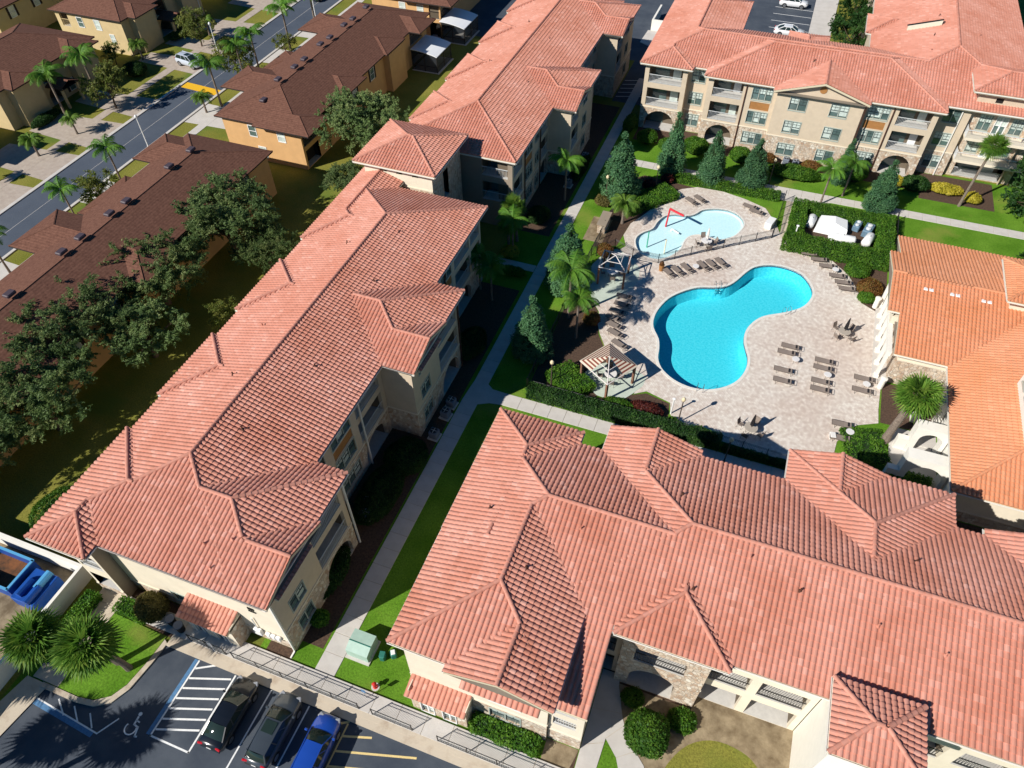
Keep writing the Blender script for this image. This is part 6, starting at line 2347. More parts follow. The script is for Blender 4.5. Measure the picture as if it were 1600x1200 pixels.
# palms standing just outside the lower left corner, whose shade falls on the car park
for i, (x, y, lb) in enumerate(((-44.0, -1.0, 'fan palm left of the car park casting shade'), (-40.5, -4.5, 'fan palm below the lower left corner casting shade'), (-36.5, -3.5, 'fan palm below the hatched bay casting shade'))):
    o = fan_palm('fan_palm', lb, 7.0 + .4 * (i % 3), 2.3, 60, (.3, .2), None, .22, 'fan palms')
    o.location = (x, y, 0)
# ------------------------------------------------------------------ poolside furniture
M_SLING = mat('sling_taupe', (0.235, 0.190, 0.160), 0.85, var=0.12, vscale=30)
M_FRB = mat('bronze_tube', (0.10, 0.075, 0.06), 0.45, spec=0.5)
M_FROST = mat('table_top_white', (0.70, 0.68, 0.66), 0.4)
M_TABB = mat('table_top_tan', (0.40, 0.35, 0.29), 0.5, var=0.1, vscale=8)
M_UMB = mat('umbrella_dark', (0.022, 0.020, 0.022), 0.8)
M_UMBW = mat('umbrella_white', (0.74, 0.72, 0.68), 0.8)


def lounger_proto():
    t = thing('sun_lounger', '', 'sun lounger', group='sun loungers')
    a = MB()
    for s in (-1, 1):
        a.tube([(-.96, s * .31, .36), (.30, s * .31, .34), (.96, s * .31, .36)], .022, 6)
    a.tube([(-.96, -.31, .36), (-.96, .31, .36)], .022, 6)
    a.tube([(.96, -.31, .36), (.96, .31, .36)], .022, 6)
    a.tube([(.72, -.31, .35), (.72, .31, .35)], .018, 6)
    a.build('frame', M_FRB, t)
    for x in (-.72, .62):
        for s in (-1, 1):
            l = MB()
            l.tube([(x, s * .31, .35), (x + .08, s * .34, 0.0)], .020, 6)
            l.build('leg', M_FRB, t)
    sl = MB()
    n = 8
    xs = [-.94 + 1.62 * k / n for k in range(n + 1)]
    zz = [.375 - .02 * math.sin(math.pi * k / n) + (.0 if x < .05 else (x - .05) * .16) for k, x in enumerate(xs)]
    for k in range(n):
        sl.add([(xs[k], -.29, zz[k]), (xs[k + 1], -.29, zz[k + 1]), (xs[k + 1], .29, zz[k + 1]), (xs[k], .29, zz[k]),
                (xs[k], -.29, zz[k] - .02), (xs[k + 1], -.29, zz[k + 1] - .02), (xs[k + 1], .29, zz[k + 1] - .02), (xs[k], .29, zz[k] - .02)],
               [(0, 1, 2, 3), (4, 5, 1, 0), (3, 2, 6, 7), (7, 6, 5, 4)])
    sl.build('sling', M_SLING, t)
    p = MB()
    p.cbox((.44, 0, .475), (.18, .5, .05), 0, .02)
    p.build('head_band', M_UMB, t)
    return t


lg = lounger_proto()
ul = []
LG = []
for i, (x, y) in enumerate(((7.80, 56.90), (7.55, 55.95), (7.50, 53.45), (7.60, 52.05))):
    LG.append((x, y, 0, ('top', 'second', 'third', 'bottom')[i] + ' lounger of the left column on the open deck'))
for i, (x, y) in enumerate(((11.08, 56.0), (11.02, 55.0), (10.98, 53.15), (11.0, 52.1))):
    LG.append((x, y, 0, ('top', 'second', 'third', 'bottom')[i] + ' lounger of the middle column on the open deck'))
LG += [(14.75, 54.9, 0, 'upper lounger of the pair near the clubhouse palm'), (14.65, 53.3, 0, 'lower lounger of the pair near the clubhouse palm'),
       (13.2, 48.5, .03, 'upper lounger of the pair beside the green groundcover'), (13.15, 46.85, .03, 'lounger with a white towel beside the green groundcover')]
for i, (x, y) in enumerate(((8.13, 72.5), (9.25, 71.8), (10.2, 70.95), (11.35, 69.6), (12.0, 68.7), (12.45, 67.75))):
    LG.append((x, y, R(7), 'lounger ' + ('first', 'second', 'third', 'fourth', 'fifth', 'last')[i] + ' from the pump yard along the curved deck edge'))
for i, (x, y) in enumerate(((-5.95, 63.9), (-5.1, 64.55), (-4.2, 65.3), (-2.6, 66.3), (-1.75, 66.9), (-.85, 67.55))):
    LG.append((x, y, R(-42), 'lounger ' + ('first', 'second', 'third', 'fourth', 'fifth', 'last')[i] + ' from the gate along the splash pool fence'))
for i, (x, y) in enumerate(((-9.4, 58.5), (-9.3, 57.2), (-9.5, 56.0), (-9.6, 54.9), (-9.3, 53.9), (-8.9, 52.8), (-8.1, 51.4))):
    LG.append((x, y, R(-2 - 4 * i), 'lounger ' + ('first', 'second', 'third', 'fourth', 'fifth', 'sixth', 'last')[i] + ' from the bare shelter at the shaded deck edge'))
for i, (x, y, a) in enumerate(((-6.2, 78.0, -36), (-5.3, 78.8, -36), (.65, 79.3, -14), (1.5, 78.5, -14))):
    LG.append((x, y, R(a), ('left', 'right', 'upper', 'lower')[i] + ' lounger of the pair ' + ('above the red spray post' if i < 2 else 'at the right end of the splash pool')))
for x, y, rz_, lb in LG:
    place(lg, ul, '', (x, y, DK + .004), rz_, 'brown sling ' + lb, 'sun loungers')


def side_table():
    t = thing('side_table', '', 'table', group='small round side tables')
    m = MB()
    m.lathe([(.30, .42), (.31, .44), (.30, .46)], 18)
    m.build('top', M_FROST, t)
    for k in range(3):
        a = k * 2.094
        l = MB()
        l.tube([(.22 * math.cos(a), .22 * math.sin(a), .42), (.28 * math.cos(a), .28 * math.sin(a), 0)], .015, 5)
        l.build('leg', M_FRB, t)
    return t


st_ = side_table()
usd = []
for x, y, lb in ((8.35, 55.15, 'small white side table in the left column of loungers'), (11.4, 54.1, 'small white side table in the middle column of loungers'),
                 (14.9, 54.1, 'small white side table between the loungers near the palm'), (13.8, 47.7, 'small white side table between the loungers beside the groundcover'),
                 (10.95, 70.4, 'small white side table in the curved row of loungers'), (-3.4, 65.8, 'small white side table in the row by the splash pool fence')):
    place(st_, usd, '', (x, y, DK + .004), 0, lb, 'small round side tables', 1.15)


def chair_proto():
    t = thing('patio_chair', '', 'chair', group='patio chairs')
    f = MB()
    for s in (-1, 1):
        f.tube([(-.24, s * .26, 0), (-.22, s * .26, .62), (.10, s * .26, .64), (.26, s * .26, .60)], .016, 5)
        f.tube([(.24, s * .26, 0), (.14, s * .26, .42), (.30, s * .25, .95)], .016, 5)
    f.tube([(.30, -.25, .95), (.30, .25, .95)], .016, 5)
    f.build('frame', M_FRB, t)
    s = MB()
    s.cbox((-.03, 0, .42), (.44, .48, .03), 0, .01)
    s.build('seat', M_SLING, t)
    b = MB()
    b.add([(.16, -.24, .45), (.16, .24, .45), (.30, .24, .94), (.30, -.24, .94), (.19, -.24, .44), (.19, .24, .44), (.33, .24, .93), (.33, -.24, .93)],
          [(0, 1, 2, 3), (7, 6, 5, 4), (3, 2, 6, 7), (0, 3, 7, 4), (1, 5, 6, 2)])
    b.build('backrest', M_SLING, t)
    return t


ch = chair_proto()
uch = []


def table_set(x, y, lb, mtop, umb, rz_=0., chairs=4, zz=None):
    zz = DK + .004 if zz is None else zz
    t = thing('patio_table', lb + ' table', 'table', (x, y, zz), 0, 'round patio tables')
    m = MB()
    m.lathe([(.58, .70), (.60, .72), (.58, .74)], 24)
    m.build('top', mtop, t)
    for k in range(4):
        a = k * math.pi / 2 + .4
        l = MB()
        l.tube([(.42 * math.cos(a), .42 * math.sin(a), .70), (.36 * math.cos(a), .36 * math.sin(a), 0)], .02, 5)
        l.build('leg', M_FRB, t)
    if umb:
        u = thing('parasol', lb.replace('round', 'folded parasol over the round') + ' table', 'parasol', (x, y, zz), 0, 'folded parasols')
        m = MB()
        m.tube([(0, 0, 0), (0, 0, 2.45)], .025, 6)
        m.build('pole', M_FRB, u)
        m = MB()
        prof = [(.05, .95), (.19, 1.05), (.17, 1.5), (.11, 2.05), (.05, 2.4), (.02, 2.5)]
        vs, fs = [], []
        sg = 16
        for r_, z_ in prof:
            for k in range(sg):
                rr = r_ * (1 if k % 2 else .62)
                vs.append((rr * math.cos(2 * math.pi * k / sg), rr * math.sin(2 * math.pi * k / sg), z_))
        for i in range(len(prof) - 1):
            for k in range(sg):
                fs.append((i * sg + k, i * sg + (k + 1) % sg, (i + 1) * sg + (k + 1) % sg, (i + 1) * sg + k))
        m.add(vs, fs)
        m.build('canopy', umb, u)
    for k in range(chairs):
        a = rz_ + k * 2 * math.pi / chairs
        place(ch, uch, '', (x + .98 * math.cos(a), y + .98 * math.sin(a), zz), a, ('near', 'right', 'far', 'left', 'fifth')[k % 5] + ' side brown chair at the ' + lb.replace('round', '').strip() + ' table', 'patio chairs')


table_set(12.45, 60.5, 'round tan deck', M_TABB, M_UMB, .9)
table_set(5.5, 45.0, 'round pale near fence', M_TABB, M_UMB, 1.2)
table_set(-3.1, 70.4, 'round white splash pool', M_FROST, M_UMBW, .5, zz=DK + .004)
table_set(-7.9, 47.0, 'round striped shelter', M_FROST, None, .3, zz=.075)
table_set(-11.7, 61.6, 'round bare shelter', M_FROST, None, .3, zz=.075)


# shelters
M_WPAINT = mat('painted_steel', (0.72, 0.66, 0.62), 0.5)
M_POSTB = mat('timber_post', (0.22, 0.11, 0.07), 0.8, var=0.15, vscale=6)


def stripe_mat():
    m = bpy.data.materials.new('striped_canvas')
    m.use_nodes = True
    N, L = m.node_tree.nodes, m.node_tree.links
    b = N['Principled BSDF']
    b.inputs['Roughness'].default_value = 0.9
    at = N.new('ShaderNodeAttribute')
    at.attribute_name = 'tint'
    r = N.new('ShaderNodeValToRGB')
    r.color_ramp.interpolation = 'CONSTANT'
    e = r.color_ramp.elements
    e[0].color = (0.62, 0.54, 0.42, 1)
    e[1].position = 0.5
    e[1].color = (0.20, 0.055, 0.035, 1)
    L.new(at.outputs['Fac'], r.inputs[0])
    L.new(r.outputs[0], b.inputs['Base Color'])
    return m


M_STRIPE = stripe_mat()


def shelter(lb, cx, cy, half, z0, rise, canvas, rz_):
    t = thing('pool_shelter', lb, 'shelter', (cx, cy, .068), rz_, 'square pool shelters')
    for sx, sy in ((-1, -1), (1, -1), (1, 1), (-1, 1)):
        m = MB()
        m.box(sx * half * .93 - .10, sx * half * .93 + .10, sy * half * .93 - .10, sy * half * .93 + .10, 0, z0)
        m.build('post', M_POSTB, t)
    m = MB()
    for (a, b) in (((-1, -1), (1, -1)), ((1, -1), (1, 1)), ((1, 1), (-1, 1)), ((-1, 1), (-1, -1))):
        m.tube([(a[0] * half, a[1] * half, z0), (b[0] * half, b[1] * half, z0)], .05, 6)
        m.tube([(a[0] * half, a[1] * half, z0), (0, 0, z0 + rise)], .045, 6)
        mx_, my_ = (a[0] + b[0]) / 2 * half, (a[1] + b[1]) / 2 * half
        m.tube([(a[0] * half * .5, a[1] * half * .5, z0 + rise * .5), (b[0] * half * .5, b[1] * half * .5, z0 + rise * .5)], .035, 6)
    m.build('roof_frame', M_WPAINT, t)
    ns = 13
    for i, (a, b) in enumerate((((-1, -1), (1, -1)), ((1, -1), (1, 1)), ((1, 1), (-1, 1)), ((-1, 1), (-1, -1)))):
        if i not in canvas:
            continue
        m = MB()
        h2 = half * 1.04
        f0, f1 = canvas[i]
        for k in range(ns):
            t0, t1 = k / ns, (k + 1) / ns
            def Q(f, q):
                x = (a[0] * (1 - f) + b[0] * f) * h2 * (1 - q)
                y = (a[1] * (1 - f) + b[1] * f) * h2 * (1 - q)
                return (x, y, z0 + .07 + rise * q)
            m.quad(Q(f0, t0), Q(f1, t0), Q(f1, t1), Q(f0, t1), .9 if k % 2 else .1)
        m.build('canvas_panel', M_STRIPE, t)
    return t


shelter('square shelter with brown and cream striped canvas beside the pool', -8.15, 46.6, 1.85, 2.35, .95, {2: (0, 1), 3: (0, 1), 0: (0, .42), 1: (.52, 1)}, R(-32))
shelter('bare white framed shelter without canvas by the splash pool', -11.5, 61.3, 1.48, 2.35, .8, {}, R(2))

# lamp posts
M_LAMPG = mat('lamp_globe', (0.72, 0.60, 0.38), 0.4, spec=0.4)


def lamp_proto(h, name, grp, mg, r=.06):
    t = thing(name, '', 'lamp post', group=grp)
    m = MB()
    m.tube([(0, 0, 0), (0, 0, .35)], [.11, .09], 8)
    m.tube([(0, 0, .3), (0, 0, h)], [r, r * .8], 8)
    m.build('post', M_FRB if mg is M_LAMPG else M_METALW, t)
    m = MB()
    m.lathe([(.08, h - .05), (.17, h + .05), (.20, h + .18), (.15, h + .33), (.05, h + .42)], 10)
    m.build('globe', mg, t)
    return t


lp = lamp_proto(3.1, 'garden_lamp', 'lamp posts round the pool', M_LAMPG)
ulp = []
for x, y, lb in ((-.71, 43.9, 'lamp post standing on the near deck edge by the red shrubs'), (-12.9, 44.2, 'lamp post beside the groundcover left of the striped shelter'),
                 (-16.2, 75.2, 'lamp post in the yellow grass beside the path'), (-11.0, 79.3, 'lamp post beside the red shrubs at the far hedge'),
                 (2.0, 85.6, 'lamp post beside the far gate path'), (-14.4, 58.6, 'lamp post hidden behind the yellow green palm'),
                 (3.9, 40.9, 'lamp post in the shade under the near roof eave')):
    place(lp, ulp, '', (x, y, 0), 0, lb, 'lamp posts round the pool')
sl_ = lamp_proto(4.3, 'street_lamp', 'street lamps', M_METALW, .07)
usl = []
for x, y, lb in ((-77.0, 66.2, 'white street lamp beside the road above the near brown roof'), (-85.4, 93.6, 'white street lamp beside the silver car'),
                 (-96.0, 104.2, 'thin white street lamp before the second tan townhouse'), (-76.4, 109, 'street lamp at the top edge by the road')):
    place(sl_, usl, '', (x, y, 0), 0, lb, 'street lamps')


# fences
def fence(lb, pts, h=1.25, step=.14, m=M_RAILK, post=2.0):
    t = thing('metal_fence', lb, 'fence', group='black metal fences')
    r, p = MB(), MB()
    for (x0, y0), (x1, y1) in zip(pts, pts[1:]):
        L = math.hypot(x1 - x0, y1 - y0)
        for z in (.12, h - .18, h - .04):
            r.tube([(x0, y0, z), (x1, y1, z)], .020, 4)
        n = max(1, int(L / step))
        for k in range(n):
            x, y = x0 + (x1 - x0) * k / n, y0 + (y1 - y0) * k / n
            p.box(x - .009, x + .009, y - .009, y + .009, .12, h)
        k = max(1, round(L / post))
        for q in range(k + 1):
            x, y = x0 + (x1 - x0) * q / k, y0 + (y1 - y0) * q / k
            o = MB()
            o.box(x - .035, x + .035, y - .035, y + .035, 0, h + .08)
            o.build('post', m, t)
    r.build('rails', m, t)
    tag(p.build('pickets', m, t), kind='stuff')
    return t


fence('black metal fence along the left side of the pool garden', [(-14.7, 81.4), (-14.75, 67.5), (-14.85, 64.4), (-14.95, 54.7), (-15.0, 43.3)])
fence('black metal fence along the near hedge and shaded deck edge', [(-14.9, 43.2), (-4.0, 43.1), (3.0, 42.85), (9.3, 42.6), (12.2, 42.5)])
fence('low black fence between the splash pool and the big pool', [(-14.3, 64.5), (-12.7, 66.6), (-10.4, 65.5), (-7.5, 65.55), (-2.8, 69.4), (3.7, 74.35)])
fence('black fence and gate between splash pool and pump yard', [(4.2, 82.5), (3.75, 74.5)], 1.4)
fence('black fence on the right of the pump yard hedge', [(16.75, 72.8), (17.0, 82.6)], 1.3)

# pool ladders and spray posts
def ladder(lb, x, y, rz_):
    t = thing('pool_ladder', lb, 'ladder', (x, y, DK), rz_, 'pool ladders')
    for s in (-.28, .28):
        m = MB()
        m.tube([(.55, s, 0), (.50, s, .55), (.30, s, .78), (.05, s, .72), (-.08, s, .4), (-.10, s, -.9)], .024, 7)
        m.build('handrail', M_STEEL, t)
    for z in (-.3, -.6):
        m = MB()
        m.box(-.16, -.04, -.28, .28, z, z + .04)
        m.build('step', M_STEEL, t)


ladder('steel pool ladder at the inner bend by the fence row', -.5, 63.55, R(115))
ladder('steel pool ladder at the near right edge of the big pool', 6.7, 62.3, R(-58))
ladder('steel pool ladder at the near end of the big pool', .4, 48.75, R(-88))
M_RED = mat('red_paint', (0.62, 0.030, 0.045), 0.4)
M_GRN = mat('green_paint', (0.04, 0.42, 0.26), 0.4)
M_CRM = mat('cream_paint', (0.78, 0.74, 0.52), 0.4)
t = thing('spray_post', 'tall red bent spray post standing in the splash pool', 'water toy', (-8.2, 72.9, -.28))
m = MB()
m.tube([(0, 0, 0), (.15, 0, 2.5)], .10, 8)
m.build('post', M_RED, t)
m = MB()
m.tube([(.12, 0, 2.5), (1.9, -.6, 2.35)], .13, 8)
m.build('arm', M_RED, t)
for mm, (x, y), h, lb in ((M_GRN, (-9.38, 68.3), 2.0, 'short green spray post in the splash pool'), (M_CRM, (-7.28, 67.85), 1.8, 'short cream spray post in the splash pool')):
    t = thing('spray_post', lb, 'water toy', (x, y, -.28))
    m = MB()
    m.tube([(0, 0, 0), (0, 0, h)], [.07, .06], 8)
    m.build('post', mm, t)
    m = MB()
    m.lathe([(.06, h), (.10, h + .05), (.06, h + .12)], 8)
    m.build('nozzle', mm, t)
t = thing('spray_bar', 'white bar lying in the splash pool by the red post', 'water toy', (-6.9, 72.0, -.05), R(-30))
m = MB()
m.tube([(-.55, 0, 0.05), (.55, 0, .05)], .09, 8)
m.build('bar', M_METALW, t)
m = MB()
m.lathe([(.12, -.22), (.13, .0), (.08, .03)], 8, (-.55, 0))
m.build('mount', M_METALW, t)
for i, (x, y, h, lb) in enumerate(((-1.55, 44.75, 2.1, 'plain white post at the deck corner by the red shrubs'), (6.1, 74.6, 2.2, 'plain white post at the corner of the pump yard hedge'))):
    t = thing('white_post', lb, 'post', (x, y, 0))
    m = MB()
    m.tube([(0, 0, 0), (0, 0, h)], .07, 8)
    m.build('shaft', M_METALW, t)
    m = MB()
    m.cbox((0, 0, h), (.3, .22, .16), 0, .04)
    m.build('head', M_METALW, t)

# pump yard
def tank(lb, x, y, L, r, rz_):
    t = thing('filter_tank', lb, 'tank', (x, y, .012), rz_, 'white pump yard tanks')
    m = MB()
    n = 14
    pr_ = [(0, -L / 2 - r * .45), (r * .6, -L / 2 - r * .32), (r * .92, -L / 2 - r * .1), (r, -L / 2), (r, L / 2), (r * .92, L / 2 + r * .1), (r * .6, L / 2 + r * .32), (0, L / 2 + r * .45)]
    vs, fs = [], []
    for rr, x_ in pr_:
        for k in range(n):
            a = 2 * math.pi * k / n
            vs.append((x_, max(rr, .01) * math.cos(a), r + .12 + max(rr, .01) * math.sin(a)))
    for i in range(len(pr_) - 1):
        for k in range(n):
            fs.append((i * n + k, (i + 1) * n + k, (i + 1) * n + (k + 1) % n, i * n + (k + 1) % n))
    m.add(vs, fs)
    m.build('shell', M_METALW, t, True)
    m = MB()
    for x_ in (-L * .3, L * .3):
        m.box(x_ - .08, x_ + .08, -r * .8, r * .8, 0, .3)
    m.build('cradle', M_CONC, t)
    m = MB()
    m.lathe([(.12, 2 * r + .1), (.12, 2 * r + .2), (.05, 2 * r + .24)], 8)
    m.build('hatch', M_RAIL, t)


tank('upright looking white tank at the left of the pump yard', 7.6, 78.4, 1.6, .5, R(80))
tank('long white tank at the near side of the pump yard', 11.2, 76.2, 2.6, .5, R(2))
tank('white tank at the right corner of the pump yard', 14.0, 76.9, 1.6, .52, R(72))
t = thing('pump_cover', 'big white folded cover sheet in the pump yard', 'cover', (10.0, 78.5, .012))
m = MB()
m.add([(-1.9, -1.2, 0), (1.7, -1.3, 0), (1.9, 1.1, 0), (-1.6, 1.3, 0), (-1.7, -.9, .9), (.2, -.5, 1.25), (1.6, -1.0, .95), (1.5, .9, 1.0), (.1, .8, 1.3), (-1.4, 1.0, .95)],
      [(0, 1, 6, 5, 4), (1, 2, 7, 6), (2, 3, 9, 8, 7), (3, 0, 4, 9), (4, 5, 8, 9), (5, 6, 7, 8)])
m.build('sheet', M_METALW, t)
M_PUMPB = mat('pump_blue_grey', (0.13, 0.21, 0.28), 0.4, var=0.2, vscale=4)
for i, (x, y, a, lb) in enumerate(((12.75, 79.6, .25, 'smaller blue grey pump unit at the far side of the pump yard'), (13.95, 79.0, .25, 'larger blue grey pump unit beside the right hedge'))):
    t = thing('pump_unit', lb, 'pump', (x, y, .012), -a, 'pump units')
    s = 1 + .25 * i
    m = MB()
    m.cbox((0, 0, .35 * s), (.75 * s, 1.5 * s, .7 * s), 0, .06)
    m.build('casing', M_PUMPB, t)
    m = MB()
    m.lathe([(.22 * s, .7 * s), (.22 * s, .82 * s), (.1 * s, .86 * s)], 10, (0, .35))
    m.lathe([(.22 * s, .7 * s), (.22 * s, .82 * s), (.1 * s, .86 * s)], 10, (0, -.35))
    m.build('fan', M_RAIL, t)
# folded towel on the lounger by the groundcover
t = thing('towel', 'white towel over the end of the lounger beside the groundcover', 'towel', (12.45, 46.9, DK))
m = MB()
m.cbox((0, 0, .42), (.45, .62, .06), .2, .02)
m.build('fold', M_UMBW, t)
m = MB()
m.cbox((-.22, 0, .2), (.04, .6, .4), .2, .01)
m.build('drape', M_UMBW, t)
t = thing('stone_sign', 'low stone faced monument box on the sandy pad beside the path', 'monument', (-14.95, 69.9, .016))
m = MB()
m.box(-.45, .45, -1.3, 1.3, 0, 1.15)
m.build('block', M_STONE, t)
m = MB()
m.box(-.55, .55, -1.4, 1.4, 1.15, 1.27)
m.build('cap', M_TAUPE, t)
t = thing('red_bin', 'rust red planter bin at the corner of the splash pool fence', 'planter', (-6.9, 64.4, DK))
m = MB()
m.lathe([(.22, 0), (.30, .75), (.32, .8)], 10)
m.build('tub', M_BROWNP, t)
m = MB()
m.lathe([(.28, .8), (.22, 1.1), (.05, 1.25)], 8)
m.build('plant', L_RUST, t)
# deck chest and storage by the gate
t = thing('deck_chest', 'white lidded chest standing by the splash pool gate', 'chest', (3.2, 76.6, DK), R(75))
m = MB()
m.cbox((0, 0, .35), (1.5, .8, .7), 0, .05)
m.build('box', M_METALW, t)
m = MB()
m.cbox((0, 0, .74), (1.58, .86, .1), 0, .04)
m.build('lid', M_METALW, t)
# ------------------------------------------------------------------ vehicles
M_TYRE = mat('tyre', (0.018, 0.018, 0.018), 0.9)
M_RIM = mat('rim', (0.42, 0.43, 0.45), 0.3, metal=0.8)
M_CGLASS = mat('car_glass', (0.018, 0.030, 0.024), 0.05, spec=0.6)
M_TAIL = mat('tail_lamp', (0.45, 0.012, 0.02), 0.2, spec=0.6)
M_HEAD = mat('head_lamp', (0.30, 0.31, 0.33), 0.15, spec=0.6)
M_TRIM = mat('car_trim', (0.02, 0.02, 0.02), 0.6)


def paint(name, col):
    m = mat(name, col, 0.28, spec=0.55)
    m.node_tree.nodes['Principled BSDF'].inputs['Coat Weight'].default_value = 0.9
    m.node_tree.nodes['Principled BSDF'].inputs['Coat Roughness'].default_value = 0.04
    return m


def car(label, x, y, rz_, col, kind='sedan', zz=0.02, group='parked cars'):
    t = thing('parked_car', label, 'car', (x, y, zz), rz_, group)
    suv = kind == 'suv'
    dz = .16 if suv else 0
    st = [(-2.38, .62, .50, .78), (-2.33, .80, .38, .93), (-2.15, .88, .26, 1.01), (-1.6, .915, .20, 1.02), (-.8, .925, .20, .99), (0, .925, .20, .97),
          (.7, .925, .20, .96), (1.15, .92, .20, .95), (1.7, .89, .23, .90), (2.1, .82, .28, .80), (2.32, .70, .36, .68), (2.40, .52, .46, .60)]
    vs, fs = [], []
    k = 13
    for (sx, w, zb, zt) in st:
        zb, zt = zb + dz * .5, zt + dz
        zm = (zb + zt) / 2
        half = [(0, zb), (w * .86, zb), (w * .98, zb + .10), (w, zm), (w * .965, zt - .10), (w * .84, zt - .01), (0, zt + .035)]
        rg = half + [(-a, b) for a, b in reversed(half[1:-1])]
        rg = rg + [rg[0]]
        vs += [(sx, a, b) for a, b in rg]
    for i in range(len(st) - 1):
        for j in range(k - 1):
            fs.append((i * k + j, (i + 1) * k + j, (i + 1) * k + j + 1, i * k + j + 1))
    fs.append(tuple(reversed(range(k - 1))))
    fs.append(tuple(range((len(st) - 1) * k, len(st) * k - 1)))
    mp_ = paint('car_paint_' + col[0], col[1])
    b = MB()
    b.add(vs, fs)
    bo = b.build('body', mp_, t, True)
    bm = bmesh.new()
    bm.from_mesh(bo.data)
    bmesh.ops.remove_doubles(bm, verts=bm.verts, dist=.0005)
    bmesh.ops.recalc_face_normals(bm, faces=bm.faces)
    bm.to_mesh(bo.data)
    bm.free()
    zr = 1.66 if suv else 1.43
    zb0 = .985 + dz
    rb, rr = (-2.12, -1.78) if suv else (-1.85, -1.02)
    fb, fr_ = 1.22, .38
    wb, wr = .80, .615
    n = 6
    g = MB()
    for i in range(n):
        a0, a1 = -wr + 2 * wr * i / n, -wr + 2 * wr * (i + 1) / n
        c0, c1 = .045 * (1 - (a0 / wr) ** 2), .045 * (1 - (a1 / wr) ** 2)
        xs = [rr, rr + (fr_ - rr) * .33, rr + (fr_ - rr) * .66, fr_]
        for q in range(3):
            e0, e1 = (.0 if q else -.03), (.0 if q < 2 else -.03)
            g.quad((xs[q], a0, zr + c0 + e0), (xs[q + 1], a0, zr + c0 + e1), (xs[q + 1], a1, zr + c1 + e1), (xs[q], a1, zr + c1 + e0))
    g.build('roof', mp_, t, True)
    if suv and col[0] != 'blue':
        s = MB()
        s.cbox((-.15, 0, zr + .045), (.8, .85, .02), 0, .008)
        s.build('sunroof', M_CGLASS, t)
    def glass(name, pts):
        a, b_, c_, d_ = (Vector(p) for p in pts)       # bottom left, bottom right, top right, top left
        nn = (b_ - a).cross(d_ - a).normalized()
        q = MB()
        N_ = 8
        rows = []
        for j in range(5):
            row = []
            for i in range(N_ + 1):
                u, v = i / N_, j / 4
                p = (a * (1 - u) + b_ * u) * (1 - v) + (d_ * (1 - u) + c_ * u) * v
                row.append(p + nn * (.10 * 4 * u * (1 - u) - .03 + .05 * 4 * v * (1 - v)))
            rows.append(row)
        q.add([p for r_ in rows for p in r_], [(j * (N_ + 1) + i, j * (N_ + 1) + i + 1, (j + 1) * (N_ + 1) + i + 1, (j + 1) * (N_ + 1) + i) for j in range(4) for i in range(N_)])
        q.build(name, M_CGLASS, t, True)
    glass('windshield', [(fb, -.76, zb0 - .02), (fb, .76, zb0 - .02), (fr_, wr * .97, zr - .01), (fr_, -wr * .97, zr - .01)])
    glass('rear_window', [(rb, .74, zb0 + .03), (rb, -.74, zb0 + .03), (rr, -wr * .97, zr - .01), (rr, wr * .97, zr - .01)])
    for s in (-1, 1):
        for (p0, p1) in ((0.0, .36), (.40, .70), (.73, 1.0)):
            def L_(f, top):
                if top:
                    return (rr + (fr_ - rr) * f, s * (wr + .012), zr - .035)
                return (rb + (fb - rb) * f, s * (wb + .012), zb0 + .0)
            q = MB()
            q.add([L_(p0, 0), L_(p1, 0), L_(p1, 1), L_(p0, 1)], [(0, 1, 2, 3)])
            q.build('side_window', M_CGLASS, t)
        pl = MB()
        pl.tube([(fb, s * .785, zb0), (fr_, s * wr, zr)], .045, 6)
        pl.tube([(rb, s * .77, zb0 + .02), (rr, s * wr, zr)], .07, 6)
        pl.tube([(rr, s * wr, zr), (fr_, s * wr, zr)], .035, 6)
        for f in (.38, .715):
            pl.tube([(rb + (fb - rb) * f, s * (wb - .01), zb0), (rr + (fr_ - rr) * f, s * (wr - .01), zr)], .04, 6)
        pl.build('pillar', mp_, t)
        mr = MB()
        mr.cbox((.98, s * 1.0, zb0 + .08), (.16, .22, .14), 0, .04)
        mr.build('mirror', mp_, t)
        h = MB()
        h.cbox((2.16, s * .62, .70 + dz), (.34, .34, .14), -s * .45, .04)
        h.build('headlight', M_HEAD, t)
        h = MB()
        h.cbox((-2.30, s * .66, .88 + dz), (.16, .40, .16), s * .18, .04)
        h.build('taillight', M_TAIL, t)
        for wx in (-1.42, 1.42):
            rad = .36 if suv else .335
            w = MB()
            w.v = []
            pr_ = [(rad * .72, -.11), (rad, -.09), (rad, .09), (rad * .72, .11)]
            sg = 18
            vv, ff = [], []
            for r_, o_ in pr_:
                for k_ in range(sg):
                    a = 2 * math.pi * k_ / sg
                    vv.append((wx + r_ * math.cos(a), s * .84 + o_, rad + r_ * math.sin(a)))
            for i in range(3):
                for k_ in range(sg):
                    ff.append((i * sg + k_, i * sg + (k_ + 1) % sg, (i + 1) * sg + (k_ + 1) % sg, (i + 1) * sg + k_))
            w.add(vv, ff)
            wo = w.build('wheel', M_TYRE, t)
            c = MB()
            c.add([(wx + rad * .72 * math.cos(2 * math.pi * k_ / sg), s * .935, rad + rad * .72 * math.sin(2 * math.pi * k_ / sg)) for k_ in range(sg)], [tuple(range(sg)) if s < 0 else tuple(reversed(range(sg)))])
            c.build('rim', M_RIM, wo)
            ar = MB()
            ar.add([(wx + rad * 1.16 * math.cos(math.pi * k_ / 10), s * .929, rad + rad * 1.16 * math.sin(math.pi * k_ / 10)) for k_ in range(11)], [tuple(range(11))])
            ar.build('wheel_well_shade', M_TRIM, t)  # flat dark half disc painted where the wheel well would be shaded
    bp = MB()
    bp.cbox((-2.38, 0, .50 + dz), (.10, 1.5, .16), 0, .04)
